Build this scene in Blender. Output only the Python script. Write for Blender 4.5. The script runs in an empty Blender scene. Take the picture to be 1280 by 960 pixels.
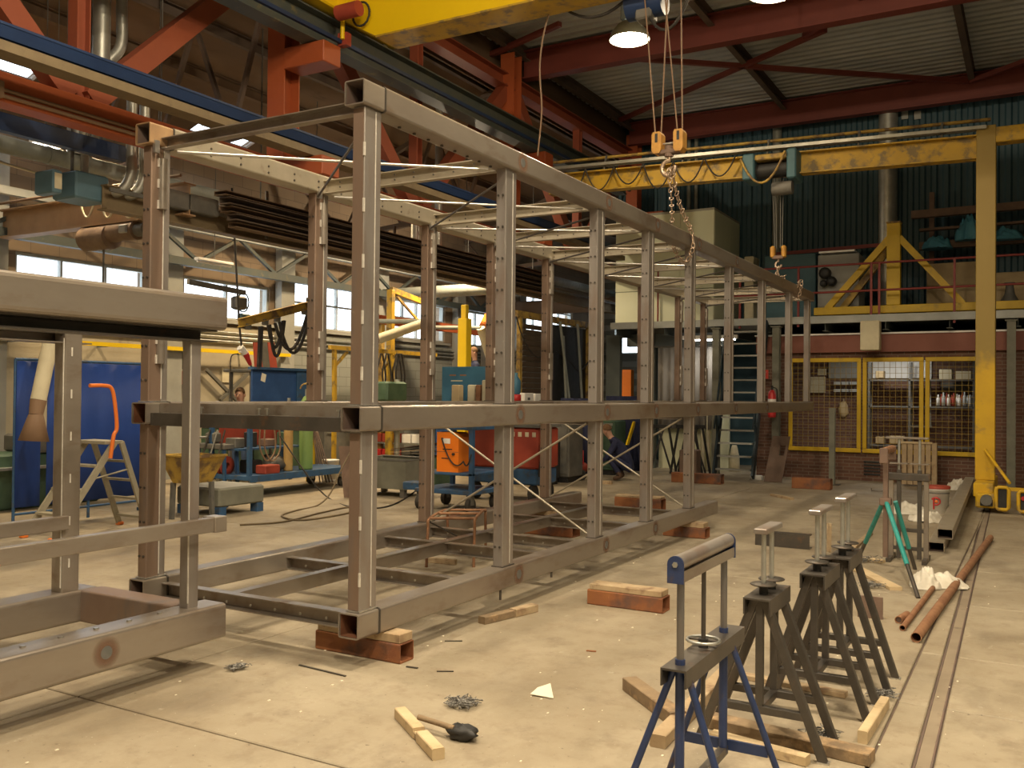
import bpy, bmesh, math, random
from mathutils import Vector, Matrix
random.seed(7)
V = Vector
S = bpy.context.scene
COL = S.collection

# ------------------------------------------------------------------ camera
YAW, PITCH, ROLL, FPX, CAMH = 0.5170707, 0.0114659, 0.0097308, 1153.926, 1.61
_f = V((-math.sin(YAW)*math.cos(PITCH), math.cos(YAW)*math.cos(PITCH), math.sin(PITCH)))
_r = V((math.cos(YAW), math.sin(YAW), 0)); _u = _r.cross(_f)
CR = _r*math.cos(ROLL) + _u*math.sin(ROLL); CU = -_r*math.sin(ROLL) + _u*math.cos(ROLL)
CAMO = V((0, 0, CAMH))
cd = bpy.data.cameras.new('camera'); cd.sensor_width = 36; cd.lens = FPX/1280*36; cd.clip_end = 300
co = bpy.data.objects.new('camera', cd); COL.objects.link(co)
co.matrix_world = Matrix(((CR.x, CU.x, -_f.x, 0), (CR.y, CU.y, -_f.y, 0), (CR.z, CU.z, -_f.z, CAMH), (0, 0, 0, 1)))
S.camera = co

# ------------------------------------------------------------------ world, exposure
S.view_settings.view_transform = 'Standard'; S.view_settings.look = 'None'
S.view_settings.gamma = 1; S.view_settings.use_curve_mapping = False
S.view_settings.exposure = 0.0
W = bpy.data.worlds.new('world'); S.world = W; W.use_nodes = True
W.node_tree.nodes['Background'].inputs[0].default_value = (0.86, 0.93, 1.0, 1)
W.node_tree.nodes['Background'].inputs[1].default_value = 4.0
LAMP_COL = (1.0, 0.815, 0.565); LAMP_W = 185

# ------------------------------------------------------------------ photo pixel -> point on a plane
def ray(px, py): return _f + CR*((px-640)/FPX) - CU*((py-480)/FPX)
def gp(px, py, ax, v):
    d = ray(px, py); return CAMO + d*((v-CAMO[ax])/d[ax])
def gx(px, py, v): return gp(px, py, 0, v)
def gy(px, py, v): return gp(px, py, 1, v)
def gz(px, py, v=0.0): return gp(px, py, 2, v)

# ------------------------------------------------------------------ materials
MATS = {}
def mat(name, c, c2=None, rough=.6, metal=0.0, scale=3.0, lo=.38, hi=.66, stretch=(1, 1, 1), bump=0.0, bscale=30.0, emit=None, es=0, c3=None, s3=11.0, lo3=.6, hi3=.72, spec=None):
    m = bpy.data.materials.new(name); m.use_nodes = True; MATS[name] = m
    nt = m.node_tree; N = nt.nodes; L = nt.links; b = N['Principled BSDF']
    b.inputs['Roughness'].default_value = rough; b.inputs['Metallic'].default_value = metal
    b.inputs['Base Color'].default_value = (*c, 1)
    if spec is not None: b.inputs['Specular IOR Level'].default_value = spec
    tc = N.new('ShaderNodeTexCoord'); mp = N.new('ShaderNodeMapping'); mp.inputs['Scale'].default_value = stretch
    L.new(tc.outputs['Object'], mp.inputs['Vector'])
    def noise(sc, lo, hi, det=6):
        n = N.new('ShaderNodeTexNoise'); n.inputs['Scale'].default_value = sc; n.inputs['Detail'].default_value = det; n.inputs['Roughness'].default_value = .62
        L.new(mp.outputs[0], n.inputs['Vector'])
        r = N.new('ShaderNodeMapRange'); r.inputs[1].default_value = lo; r.inputs[2].default_value = hi
        L.new(n.outputs['Fac'], r.inputs[0]); return r.outputs[0]
    if c2 is not None:
        mx = N.new('ShaderNodeMix'); mx.data_type = 'RGBA'
        mx.inputs[6].default_value = (*c, 1); mx.inputs[7].default_value = (*c2, 1)
        L.new(noise(scale, lo, hi), mx.inputs[0]); out = mx.outputs[2]
        if c3 is not None:
            m3 = N.new('ShaderNodeMix'); m3.data_type = 'RGBA'; L.new(out, m3.inputs[6]); m3.inputs[7].default_value = (*c3, 1)
            L.new(noise(s3, lo3, hi3), m3.inputs[0]); out = m3.outputs[2]
        L.new(out, b.inputs['Base Color'])
    if bump:
        n = N.new('ShaderNodeTexNoise'); n.inputs['Scale'].default_value = bscale; n.inputs['Detail'].default_value = 4
        L.new(mp.outputs[0], n.inputs['Vector'])
        bp = N.new('ShaderNodeBump'); bp.inputs['Strength'].default_value = bump; bp.inputs['Distance'].default_value = .01
        L.new(n.outputs['Fac'], bp.inputs['Height']); L.new(bp.outputs[0], b.inputs['Normal'])
    if emit:
        b.inputs['Emission Color'].default_value = (*emit, 1); b.inputs['Emission Strength'].default_value = es
    return m

mat('steel', (.38, .335, .28), (.29, .25, .21), rough=.29, metal=.5, scale=1.6, lo=.35, hi=.62, stretch=(1, .35, 1), c3=(.23, .17, .125), s3=6, lo3=.52, hi3=.72, bump=.05)
mat('seam', (.80, .77, .70), (.62, .58, .52), rough=.35, metal=.15, scale=14)
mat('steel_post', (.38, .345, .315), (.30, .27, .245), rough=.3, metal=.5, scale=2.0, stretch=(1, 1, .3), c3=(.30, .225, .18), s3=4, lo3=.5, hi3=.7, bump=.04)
mat('steel_blue', (.17, .175, .19), (.24, .22, .205), rough=.3, metal=.6, scale=5, stretch=(1, 1, .4))
mat('plug', (.15, .16, .155), (.20, .20, .19), rough=.5, metal=.3, scale=12)
mat('rail_fill', (.25, .20, .14), (.31, .25, .175), rough=.8, scale=3, c3=(.17, .13, .09), s3=8)
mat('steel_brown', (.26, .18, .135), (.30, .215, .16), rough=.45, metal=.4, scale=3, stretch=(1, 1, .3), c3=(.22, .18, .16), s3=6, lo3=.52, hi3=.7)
mat('steel_dark', (.085, .077, .068), (.12, .105, .09), rough=.42, metal=.5, scale=4, c3=(.20, .115, .07), s3=7, lo3=.6, hi3=.75)
mat('steel_pale', (.40, .355, .27), (.48, .425, .33), rough=.42, metal=.45, scale=3, c3=(.32, .26, .19), s3=8)
mat('steel_bright', (.62, .60, .56), (.5, .48, .44), rough=.28, metal=.85, scale=9)
mat('galv', (.42, .43, .41), (.56, .56, .52), rough=.36, metal=.75, scale=7)
mat('weld', (.75, .74, .70), (.5, .48, .45), rough=.3, metal=.8, scale=30)
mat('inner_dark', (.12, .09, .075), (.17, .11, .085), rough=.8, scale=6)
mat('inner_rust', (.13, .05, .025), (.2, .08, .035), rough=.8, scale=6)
mat('rust', (.32, .125, .045), (.23, .085, .038), rough=.75, scale=5, c3=(.10, .065, .055), s3=3.2, lo3=.52, hi3=.68, bump=.1)
mat('rust_dark', (.15, .10, .075), (.20, .13, .095), rough=.75, scale=5, bump=.1)
mat('steel_rusty', (.42, .27, .14), (.30, .185, .10), rough=.5, metal=.25, scale=6)
mat('filter_blue', (.10, .19, .25), (.085, .165, .215), rough=.55, scale=3)
mat('rust_pipe', (.33, .17, .085), (.22, .10, .05), rough=.75, scale=8, bump=.1)
mat('wood', (.50, .38, .235), (.40, .285, .165), rough=.8, scale=5, c3=(.26, .17, .10), s3=9, lo3=.54, hi3=.68, bump=.2, bscale=60)
mat('wood_fresh', (.66, .52, .32), (.56, .42, .24), rough=.75, scale=6, c3=(.36, .25, .15), s3=9, lo3=.6, hi3=.72, bump=.15, bscale=60)
mat('wood_old', (.30, .215, .125), (.20, .14, .085), rough=.85, scale=6, c3=(.45, .30, .16), s3=8, lo3=.55, hi3=.68, bump=.3, bscale=50)
mat('paper', (.86, .80, .64), rough=.8)
mat('cloth_white', (.80, .76, .66), (.66, .61, .50), rough=.9, scale=9, bump=.4, bscale=18)
mat('blue_paint', (.03, .05, .135), (.04, .065, .17), rough=.42, metal=.2, scale=6, c3=(.11, .07, .045), s3=7, lo3=.58, hi3=.7)
mat('teal_paint', (.03, .27, .25), (.035, .33, .30), rough=.45, scale=6, c3=(.03, .17, .18), s3=12)
mat('cart_blue', (.03, .085, .19), (.04, .115, .24), rough=.55, scale=4, c3=(.07, .065, .06), s3=6, lo3=.54, hi3=.68)
mat('cabinet_blue', (.018, .065, .20), (.03, .09, .26), rough=.6, scale=3)
mat('board_blue', (.035, .13, .22), (.045, .16, .26), rough=.6, scale=3)
mat('curtain_blue', (.012, .048, .24), (.018, .062, .30), rough=.55, scale=2, stretch=(1, 1, .3))
mat('navy', (.012, .016, .05), (.02, .026, .075), rough=.85, scale=5)
mat('crane_yellow', (.84, .58, .004), (.80, .54, .004), rough=.45, scale=2)
mat('gantry_yellow', (.52, .32, .018), (.42, .26, .025), rough=.55, scale=3, c3=(.20, .14, .05), s3=5, lo3=.5, hi3=.62)
mat('leg_yellow', (.66, .41, .012), (.58, .35, .014), rough=.55, scale=3, c3=(.30, .21, .07), s3=2.2, lo3=.56, hi3=.66)
mat('fence_yellow', (.64, .42, .012), (.57, .37, .012), rough=.5, scale=5, c3=(.42, .29, .04), s3=5, lo3=.58, hi3=.72)
mat('mesh_wire', (.32, .21, .03), rough=.6)
mat('old_yellow', (.50, .33, .06), (.36, .23, .05), rough=.6, scale=4, c3=(.16, .10, .05), s3=5, lo3=.46, hi3=.6)
mat('red_beam', (.19, .042, .03), (.165, .036, .026), rough=.6, scale=2)
mat('orange_beam', (.38, .085, .024), (.34, .075, .022), rough=.55, scale=2)
mat('truss_red', (.27, .065, .028), (.235, .055, .025), rough=.6, scale=2)
mat('runway_blue', (.008, .026, .085), (.011, .034, .105), rough=.5, scale=2)
mat('runway_cream', (.21, .158, .088), (.17, .125, .07), rough=.6, scale=4, c3=(.13, .09, .05), s3=6)
mat('runway_dark', (.055, .07, .07), (.08, .085, .07), rough=.6, scale=3, c3=(.2, .16, .07), s3=4, lo3=.6, hi3=.75)
mat('roof_deck', (.46, .48, .47), (.40, .42, .41), rough=.6, metal=.1, scale=1.2)
mat('roof_brown', (.155, .10, .06), (.115, .072, .042), rough=.85, scale=1.5, stretch=(1, .2, 1), c3=(.075, .048, .03), s3=3)
mat('purlin', (.10, .075, .06), (.14, .10, .075), rough=.8, scale=2)
mat('clad_blue', (.030, .075, .10), (.037, .09, .118), rough=.55, scale=.8)
mat('clad_grey', (.10, .12, .115), (.13, .145, .135), rough=.7, scale=1)
mat('conc_wall', (.47, .42, .31), (.40, .35, .255), rough=.85, scale=1.5, c3=(.30, .26, .2), s3=3, bump=.08)
mat('conc_grey', (.36, .36, .33), (.30, .30, .27), rough=.85, scale=2)
mat('cream_panel', (.74, .76, .56), (.70, .72, .52), rough=.7, scale=1)
mat('cream_side', (.40, .39, .32), (.34, .33, .27), rough=.75, scale=1)
mat('fascia_red', (.27, .105, .075), (.23, .085, .06), rough=.7, scale=2)
mat('grey_beam', (.44, .46, .44), (.36, .38, .36), rough=.6, scale=3)
mat('rail_red', (.24, .035, .03), rough=.55)
mat('col_grey', (.21, .21, .165), (.16, .16, .125), rough=.65, scale=4)
mat('curtain_grey', (.24, .225, .21), (.30, .28, .255), rough=.9, scale=2, stretch=(3, 3, .3))
mat('curtain_brown', (.075, .05, .032), (.10, .07, .045), rough=.85, scale=3)
mat('stair_blue', (.015, .035, .05), rough=.6)
mat('black', (.015, .015, .015), (.03, .028, .025), rough=.6, scale=8)
mat('rubber', (.02, .018, .016), (.05, .042, .035), rough=.75, scale=6)
mat('hose_brown', (.24, .15, .09), rough=.7)
mat('machine_grey', (.10, .10, .09), (.16, .15, .13), rough=.6, scale=4)
mat('machine_green', (.05, .10, .06), (.08, .14, .09), rough=.6, scale=4)
mat('hoist_brown', (.24, .16, .10), (.17, .11, .07), rough=.6, scale=5)
mat('girder_brown', (.42, .27, .15), (.35, .22, .12), rough=.65, scale=3)
mat('box_teal', (.06, .15, .18), (.05, .12, .15), rough=.55, scale=3)
mat('cream', (.66, .60, .42), (.58, .52, .36), rough=.7, scale=5)
mat('cardboard', (.47, .36, .20), (.40, .30, .17), rough=.85, scale=5)
mat('white_plastic', (.88, .87, .83), (.80, .78, .73), rough=.5, scale=5)
mat('red_plastic', (.55, .03, .03), (.45, .025, .025), rough=.45, scale=5)
mat('red_dull', (.38, .06, .03), (.30, .045, .026), rough=.65, scale=3)
mat('orange', (.85, .22, .012), (.78, .19, .012), rough=.45, scale=3)
mat('safety_orange', (.80, .20, .03), rough=.5)
mat('cyl_green', (.22, .36, .11), (.26, .40, .13), rough=.5, scale=4, c3=(.15, .22, .09), s3=6)
mat('cyl_tan', (.50, .33, .12), (.42, .26, .09), rough=.65, scale=5, c3=(.28, .15, .06), s3=6)
mat('alu', (.40, .37, .28), (.33, .30, .23), rough=.5, metal=.3, scale=6)
mat('chain', (.60, .46, .34), (.42, .30, .21), rough=.35, metal=.7, scale=40)
mat('hook_yellow', (.58, .30, .05), (.42, .20, .04), rough=.5, scale=14)
mat('bag_blue', (.09, .33, .50), (.12, .40, .58), rough=.4, scale=3)
mat('skin', (.60, .34, .24), rough=.6)
mat('hair', (.18, .10, .05), rough=.85)
mat('shirt_blue', (.06, .10, .20), rough=.85)
mat('boot', (.10, .055, .03), rough=.7)
mat('sign_red', (.60, .06, .04), rough=.5)
mat('dirt', (.10, .095, .085), (.5, .48, .44), rough=.7, metal=.4, scale=60)
mat('duct', (.46, .46, .42), (.36, .36, .32), rough=.42, metal=.6, scale=5)
mat('duct_dim', (.30, .32, .29), (.24, .25, .22), rough=.6, metal=.3, scale=4)
mat('bottle', (.55, .58, .58), rough=.25)
mat('letter_red', (.50, .03, .03), rough=.5)
mat('letter_orange', (.85, .22, .05), rough=.5)
mat('lamp_glow', (1, 1, 1), emit=(1.0, .93, .80), es=60)
mat('tube_glow', (1, 1, 1), emit=(1.0, .96, .88), es=14)
mat('small_glow', (1, 1, 1), emit=(.82, .88, 1.0), es=30)
mat('halo', (.26, .14, .085), rough=.7)
mat('brick', (.15, .085, .06), rough=.85)

def floor_mat():
    m = mat('concrete', (.46, .40, .30), rough=.62); nt = m.node_tree; N = nt.nodes; L = nt.links; b = N['Principled BSDF']
    g = N.new('ShaderNodeNewGeometry')
    def noise(sc, det=8, ro=.6, st=(1, 1, 1)):
        mp = N.new('ShaderNodeMapping'); mp.inputs['Scale'].default_value = st; L.new(g.outputs['Position'], mp.inputs[0])
        n = N.new('ShaderNodeTexNoise'); n.inputs['Scale'].default_value = sc; n.inputs['Detail'].default_value = det; n.inputs['Roughness'].default_value = ro
        L.new(mp.outputs[0], n.inputs['Vector']); return n.outputs['Fac']
    def mr(f, lo, hi):
        r = N.new('ShaderNodeMapRange'); r.inputs[1].default_value = lo; r.inputs[2].default_value = hi; L.new(f, r.inputs[0]); return r.outputs[0]
    def mix(f, a, c, amt=1.0):
        x = N.new('ShaderNodeMix'); x.data_type = 'RGBA'
        if amt != 1.0:
            k = N.new('ShaderNodeMath'); k.operation = 'MULTIPLY'; k.inputs[1].default_value = amt; L.new(f, k.inputs[0]); f = k.outputs[0]
        L.new(f, x.inputs[0])
        if isinstance(a, tuple): x.inputs[6].default_value = (*a, 1)
        else: L.new(a, x.inputs[6])
        x.inputs[7].default_value = (*c, 1); return x.outputs[2]
    o = mix(mr(noise(.55, 9, .65), .36, .64), (.415, .355, .255), (.30, .245, .165))
    o = mix(mr(noise(1.1, 8, .7, (1, .6, 1)), .50, .70), o, (.175, .14, .10), .75)
    o = mix(mr(noise(3.2, 9, .72), .54, .70), o, (.20, .155, .105), .6)
    o = mix(mr(noise(7, 8, .7), .50, .72), o, (.24, .18, .115), .55)
    o = mix(mr(noise(9, 6, .7, (1, .5, 1)), .64, .74), o, (.56, .51, .40), .6)
    o = mix(mr(noise(60, 3, .6), .70, .74), o, (.70, .66, .55), .8)
    o = mix(mr(noise(28, 4, .6), .67, .72), o, (.09, .07, .05), .75)
    L.new(o, b.inputs['Base Color'])
    r = mr(noise(2.5, 6), .3, .7); rr = N.new('ShaderNodeMapRange'); rr.inputs[3].default_value = .5; rr.inputs[4].default_value = .78; L.new(r, rr.inputs[0]); L.new(rr.outputs[0], b.inputs['Roughness'])
    bp = N.new('ShaderNodeBump'); bp.inputs['Strength'].default_value = .18; bp.inputs['Distance'].default_value = .01
    L.new(noise(30, 6), bp.inputs['Height']); L.new(bp.outputs[0], b.inputs['Normal'])
floor_mat()

def brick_mat(name, c1, c2, mortar, w, h, axis):
    m = mat(name, c1, rough=.88); nt = m.node_tree; N = nt.nodes; L = nt.links; b = N['Principled BSDF']
    g = N.new('ShaderNodeNewGeometry'); sp = N.new('ShaderNodeSeparateXYZ'); L.new(g.outputs['Position'], sp.inputs[0])
    cb = N.new('ShaderNodeCombineXYZ'); L.new(sp.outputs[axis], cb.inputs[0]); L.new(sp.outputs[2], cb.inputs[1])
    t = N.new('ShaderNodeTexBrick'); t.inputs['Scale'].default_value = 1; t.inputs['Brick Width'].default_value = w; t.inputs['Row Height'].default_value = h
    t.inputs['Mortar Size'].default_value = .006; t.inputs['Color1'].default_value = (*c1, 1); t.inputs['Color2'].default_value = (*c2, 1); t.inputs['Mortar'].default_value = (*mortar, 1)
    L.new(cb.outputs[0], t.inputs['Vector']); L.new(t.outputs['Color'], b.inputs['Base Color'])
    bp = N.new('ShaderNodeBump'); bp.inputs['Strength'].default_value = .4; bp.inputs['Distance'].default_value = .01; bp.invert = True
    L.new(t.outputs['Fac'], bp.inputs['Height']); L.new(bp.outputs[0], b.inputs['Normal'])
brick_mat('brick_back', (.17, .085, .055), (.12, .06, .042), (.22, .17, .13), .22, .066, 0)
brick_mat('brick_left', (.27, .20, .135), (.23, .17, .115), (.16, .12, .085), .5, .25, 1)
brick_mat('block_grey', (.30, .31, .28), (.26, .27, .24), (.17, .17, .15), .5, .22, 1)

def glass_mat():
    m = bpy.data.materials.new('glass'); m.use_nodes = True; MATS['glass'] = m; nt = m.node_tree; N = nt.nodes; L = nt.links
    o = N['Material Output']; N.remove(N['Principled BSDF'])
    t = N.new('ShaderNodeBsdfTransparent'); t.inputs[0].default_value = (.93, .95, .96, 1)
    g = N.new('ShaderNodeBsdfGlossy'); g.inputs['Roughness'].default_value = .05
    x = N.new('ShaderNodeMixShader'); x.inputs[0].default_value = .06
    L.new(t.outputs[0], x.inputs[1]); L.new(g.outputs[0], x.inputs[2]); L.new(x.outputs[0], o.inputs[0])
glass_mat()
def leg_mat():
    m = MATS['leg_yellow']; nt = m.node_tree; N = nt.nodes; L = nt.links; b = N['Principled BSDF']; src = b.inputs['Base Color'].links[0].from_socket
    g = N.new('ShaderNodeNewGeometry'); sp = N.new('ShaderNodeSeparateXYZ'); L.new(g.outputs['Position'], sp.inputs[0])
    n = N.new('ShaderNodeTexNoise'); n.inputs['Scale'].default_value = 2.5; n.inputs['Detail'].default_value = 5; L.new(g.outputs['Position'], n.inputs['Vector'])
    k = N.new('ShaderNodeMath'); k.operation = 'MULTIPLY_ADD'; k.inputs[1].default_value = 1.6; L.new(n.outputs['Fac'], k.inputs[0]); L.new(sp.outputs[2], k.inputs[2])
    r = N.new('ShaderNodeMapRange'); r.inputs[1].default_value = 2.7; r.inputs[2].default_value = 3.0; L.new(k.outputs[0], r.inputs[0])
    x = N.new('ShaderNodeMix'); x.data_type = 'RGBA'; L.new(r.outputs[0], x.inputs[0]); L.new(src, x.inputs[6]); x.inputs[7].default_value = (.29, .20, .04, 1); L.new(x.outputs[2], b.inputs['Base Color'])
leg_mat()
def halo_mat():
    m = MATS['halo']; nt = m.node_tree; N = nt.nodes; L = nt.links; b = N['Principled BSDF']
    tc = N.new('ShaderNodeTexCoord'); l = N.new('ShaderNodeVectorMath'); l.operation = 'LENGTH'; L.new(tc.outputs['Object'], l.inputs[0])
    r = N.new('ShaderNodeMapRange'); r.inputs[1].default_value = .085; r.inputs[2].default_value = .035; r.inputs[3].default_value = 0; r.inputs[4].default_value = .5
    L.new(l.outputs['Value'], r.inputs[0]); L.new(r.outputs[0], b.inputs['Alpha'])
halo_mat()

# ------------------------------------------------------------------ mesh builder
def frame_axes(d, up=V((0, 0, 1))):
    d = d.normalized()
    if abs(d.dot(up)) > .99: up = V((0, 1, 0)) if abs(d.y) < .9 else V((1, 0, 0))
    s = d.cross(up).normalized(); u = s.cross(d).normalized(); return s, u

class M:
    def __init__(s): s.v = []; s.f = []; s.sm = []; s.mi = []; s.cur = 0
    def _add(s, vs, fs, smooth=False):
        o = len(s.v); s.v += [tuple(x) for x in vs]
        for f in fs: s.f.append(tuple(o+i for i in f)); s.sm.append(smooth); s.mi.append(s.cur)
        return s
    def box(s, a, b):
        x0, x1 = sorted((a[0], b[0])); y0, y1 = sorted((a[1], b[1])); z0, z1 = sorted((a[2], b[2]))
        return s._add([(x0, y0, z0), (x1, y0, z0), (x1, y1, z0), (x0, y1, z0), (x0, y0, z1), (x1, y0, z1), (x1, y1, z1), (x0, y1, z1)],
                      [(3, 2, 1, 0), (4, 5, 6, 7), (0, 1, 5, 4), (1, 2, 6, 5), (2, 3, 7, 6), (3, 0, 4, 7)])
    def bbox(s, a, b, r=.01):     # box with chamfered edges
        x0, x1 = sorted((a[0], b[0])); y0, y1 = sorted((a[1], b[1])); z0, z1 = sorted((a[2], b[2])); r = min(r, (x1-x0)/3, (y1-y0)/3, (z1-z0)/3)
        pr = lambda i: [(x0+r+i, y0+i), (x1-r-i, y0+i), (x1-i, y0+r+i), (x1-i, y1-r-i), (x1-r-i, y1-i), (x0+r+i, y1-i), (x0+i, y1-r-i), (x0+i, y0+r+i)]
        rings = [[(x, y, z) for x, y in pr(i)] for i, z in ((r, z0), (0, z0+r), (0, z1-r), (r, z1))]
        vs = sum(rings, []); fs = [tuple(range(7, -1, -1)), tuple(range(24, 32))]
        for k in range(3):
            for i in range(8): j = (i+1) % 8; fs.append((k*8+i, k*8+j, k*8+8+j, k*8+8+i))
        return s._add(vs, fs)
    def prism(s, prof, p0, p1, up=V((0, 0, 1)), smooth=False, caps=True):
        p0 = V(p0); p1 = V(p1); a, u = frame_axes(p1-p0, V(up)); n = len(prof)
        vs = [p0+a*x+u*y for x, y in prof]+[p1+a*x+u*y for x, y in prof]
        fs = [(i, (i+1) % n, n+(i+1) % n, n+i) for i in range(n)]
        s._add(vs, fs, smooth)
        if caps: s._add(vs, [tuple(range(n-1, -1, -1)), tuple(range(n, 2*n))])
        return s
    def bar(s, p0, p1, w, h=None, up=V((0, 0, 1))):
        h = h or w; return s.prism([(-w/2, -h/2), (w/2, -h/2), (w/2, h/2), (-w/2, h/2)], p0, p1, up)
    def rhs(s, p0, p1, w, h, r=.012, up=V((0, 0, 1)), caps=True):
        return s.prism(rr(w, h, r), p0, p1, up, False, caps)
    def hollow(s, p0, p1, w, h, t=.008, r=.012, up=V((0, 0, 1)), depth=None):
        """open-ended hollow section: outer skin, end rings and an inner skin"""
        p0 = V(p0); p1 = V(p1); a, u = frame_axes(p1-p0, V(up)); o = rr(w, h, r); i = rr(w-2*t, h-2*t, max(r-t, .003)); n = len(o)
        L = lambda p, pr: [p+a*x+u*y for x, y in pr]
        s._add(L(p0, o)+L(p1, o)+L(p0, i)+L(p1, i),
               [(k, (k+1) % n, n+(k+1) % n, n+k) for k in range(n)]+[(2*n+(k+1) % n, 2*n+k, 3*n+k, 3*n+(k+1) % n) for k in range(n)] +
               [((k+1) % n, k, 2*n+k, 2*n+(k+1) % n) for k in range(n)]+[(n+k, n+(k+1) % n, 3*n+(k+1) % n, 3*n+k) for k in range(n)])
        return s
    def ibeam(s, p0, p1, w, h, tf=.015, tw=.01, up=V((0, 0, 1))):
        W, Hh, q = w/2, h/2, tw/2
        return s.prism([(-W, -Hh), (W, -Hh), (W, -Hh+tf), (q, -Hh+tf), (q, Hh-tf), (W, Hh-tf), (W, Hh), (-W, Hh), (-W, Hh-tf), (-q, Hh-tf), (-q, -Hh+tf), (-W, -Hh+tf)], p0, p1, up)
    def chan(s, p0, p1, w, h, t=.008, up=V((0, 0, 1)), flip=1):
        W, Hh = w/2, h/2; f = flip
        pr = [(-W*f, -Hh), (W*f, -Hh), (W*f, -Hh+t), ((-W+t)*f, -Hh+t), ((-W+t)*f, Hh-t), (W*f, Hh-t), (W*f, Hh), (-W*f, Hh)]
        if f < 0: pr = pr[::-1]
        return s.prism(pr, p0, p1, up)
    def cyl(s, p0, p1, r, n=12, r2=None, caps=True):
        p0 = V(p0); p1 = V(p1); r2 = r if r2 is None else r2; a, u = frame_axes(p1-p0)
        c = [(math.cos(2*math.pi*i/n), math.sin(2*math.pi*i/n)) for i in range(n)]
        vs = [p0+(a*x+u*y)*r for x, y in c]+[p1+(a*x+u*y)*r2 for x, y in c]
        s._add(vs, [(i, (i+1) % n, n+(i+1) % n, n+i) for i in range(n)], True)
        if caps: s._add(vs, [tuple(range(n-1, -1, -1)), tuple(range(n, 2*n))])
        return s
    def pipe(s, p0, p1, r, t=.004, n=14):
        p0 = V(p0); p1 = V(p1); a, u = frame_axes(p1-p0); c = [(math.cos(2*math.pi*i/n), math.sin(2*math.pi*i/n)) for i in range(n)]
        L = lambda p, q: [p+(a*x+u*y)*q for x, y in c]
        s._add(L(p0, r)+L(p1, r), [(k, (k+1) % n, n+(k+1) % n, n+k) for k in range(n)], True)
        s._add(L(p0, r-t)+L(p1, r-t), [((k+1) % n, k, n+k, n+(k+1) % n) for k in range(n)], True)
        s._add(L(p0, r)+L(p0, r-t), [((k+1) % n, k, n+k, n+(k+1) % n) for k in range(n)])
        s._add(L(p1, r)+L(p1, r-t), [(k, (k+1) % n, n+(k+1) % n, n+k) for k in range(n)]); return s
    def path(s, pts, r, n=8, closed=False):
        pts = [V(p) for p in pts]; k = len(pts); prev = None; vs = []
        for i, p in enumerate(pts):
            q = pts[(i+1) % k] if (closed or i < k-1) else p; o = pts[i-1] if (closed or i > 0) else p
            d = (q-o).normalized()
            if prev is None: a, u = frame_axes(d)
            else:
                a = (prev-d*prev.dot(d)); a = a.normalized() if a.length > 1e-6 else frame_axes(d)[0]; u = a.cross(d).normalized()
            prev = a
            vs += [p+(a*math.cos(2*math.pi*j/n)+u*math.sin(2*math.pi*j/n))*r for j in range(n)]
        fs = []
        for i in range(k if closed else k-1):
            o = i*n; q = ((i+1) % k)*n
            for j in range(n): fs.append((o+j, q+j, q+(j+1) % n, o+(j+1) % n))
        if not closed: s._add(vs, [tuple(range(n)), tuple(range(k*n-1, (k-1)*n-1, -1))])
        return s._add(vs, fs, True)
    def lathe(s, prof, c, n=20, smooth=True, ax=V((0, 0, 1))):
        c = V(c); ax = V(ax).normalized(); a, u = frame_axes(ax); vs = []
        for r, h in prof: vs += [c+ax*h+(a*math.cos(2*math.pi*i/n)+u*math.sin(2*math.pi*i/n))*max(r, 1e-4) for i in range(n)]
        fs = []
        for k in range(len(prof)-1):
            for i in range(n): fs.append((k*n+i, k*n+(i+1) % n, (k+1)*n+(i+1) % n, (k+1)*n+i))
        return s._add(vs, fs, smooth)
    def blob(s, c, rx, ry, rz, nu=12, nv=8, jit=0.0, seed=1):
        R = random.Random(seed); c = V(c); vs = []
        for j in range(nv+1):
            t = math.pi*j/nv
            for i in range(nu):
                a = 2*math.pi*i/nu; k = 1+R.uniform(-jit, jit)
                vs.append(c+V((rx*math.sin(t)*math.cos(a)*k, ry*math.sin(t)*math.sin(a)*k, -rz*math.cos(t)*k)))
        return s._add(vs, [(j*nu+i, j*nu+(i+1) % nu, (j+1)*nu+(i+1) % nu, (j+1)*nu+i) for j in range(nv) for i in range(nu)], True)
    def plate(s, pts, th):     # extruded planar polygon (thickness along its normal)
        pts = [V(p) for p in pts]; n = (pts[1]-pts[0]).cross(pts[2]-pts[0]).normalized()*th; k = len(pts)
        return s._add(pts+[p+n for p in pts], [tuple(range(k-1, -1, -1)), tuple(range(k, 2*k))]+[(i, (i+1) % k, k+(i+1) % k, k+i) for i in range(k)])
    def quad(s, a, b, c, d): return s._add([a, b, c, d], [(0, 1, 2, 3)])

def rr(w, h, r, seg=3):
    out = []
    for cx, cy, a0 in ((w/2-r, h/2-r, 0), (-w/2+r, h/2-r, 90), (-w/2+r, -h/2+r, 180), (w/2-r, -h/2+r, 270)):
        for k in range(seg+1):
            a = math.radians(a0+90*k/seg); out.append((cx+r*math.cos(a), cy+r*math.sin(a)))
    return out

def arc(p0, p1, sag, n=12):      # hanging curve
    p0 = V(p0); p1 = V(p1); return [p0.lerp(p1, t/n)-V((0, 0, sag*4*(t/n)*(1-t/n))) for t in range(n+1)]
def bez(pts, n=8):               # smooth curve through points (Catmull-Rom)
    P = [V(p) for p in pts]; P = [P[0]*2-P[1]]+P+[P[-1]*2-P[-2]]; out = []
    for i in range(1, len(P)-2):
        for k in range(n):
            t = k/n; a, b, c, d = P[i-1:i+3]
            out.append(.5*((2*b)+(c-a)*t+(2*a-5*b+4*c-d)*t*t+(3*b-a-3*c+d)*t**3))
    return out+[P[-2]]

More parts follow.
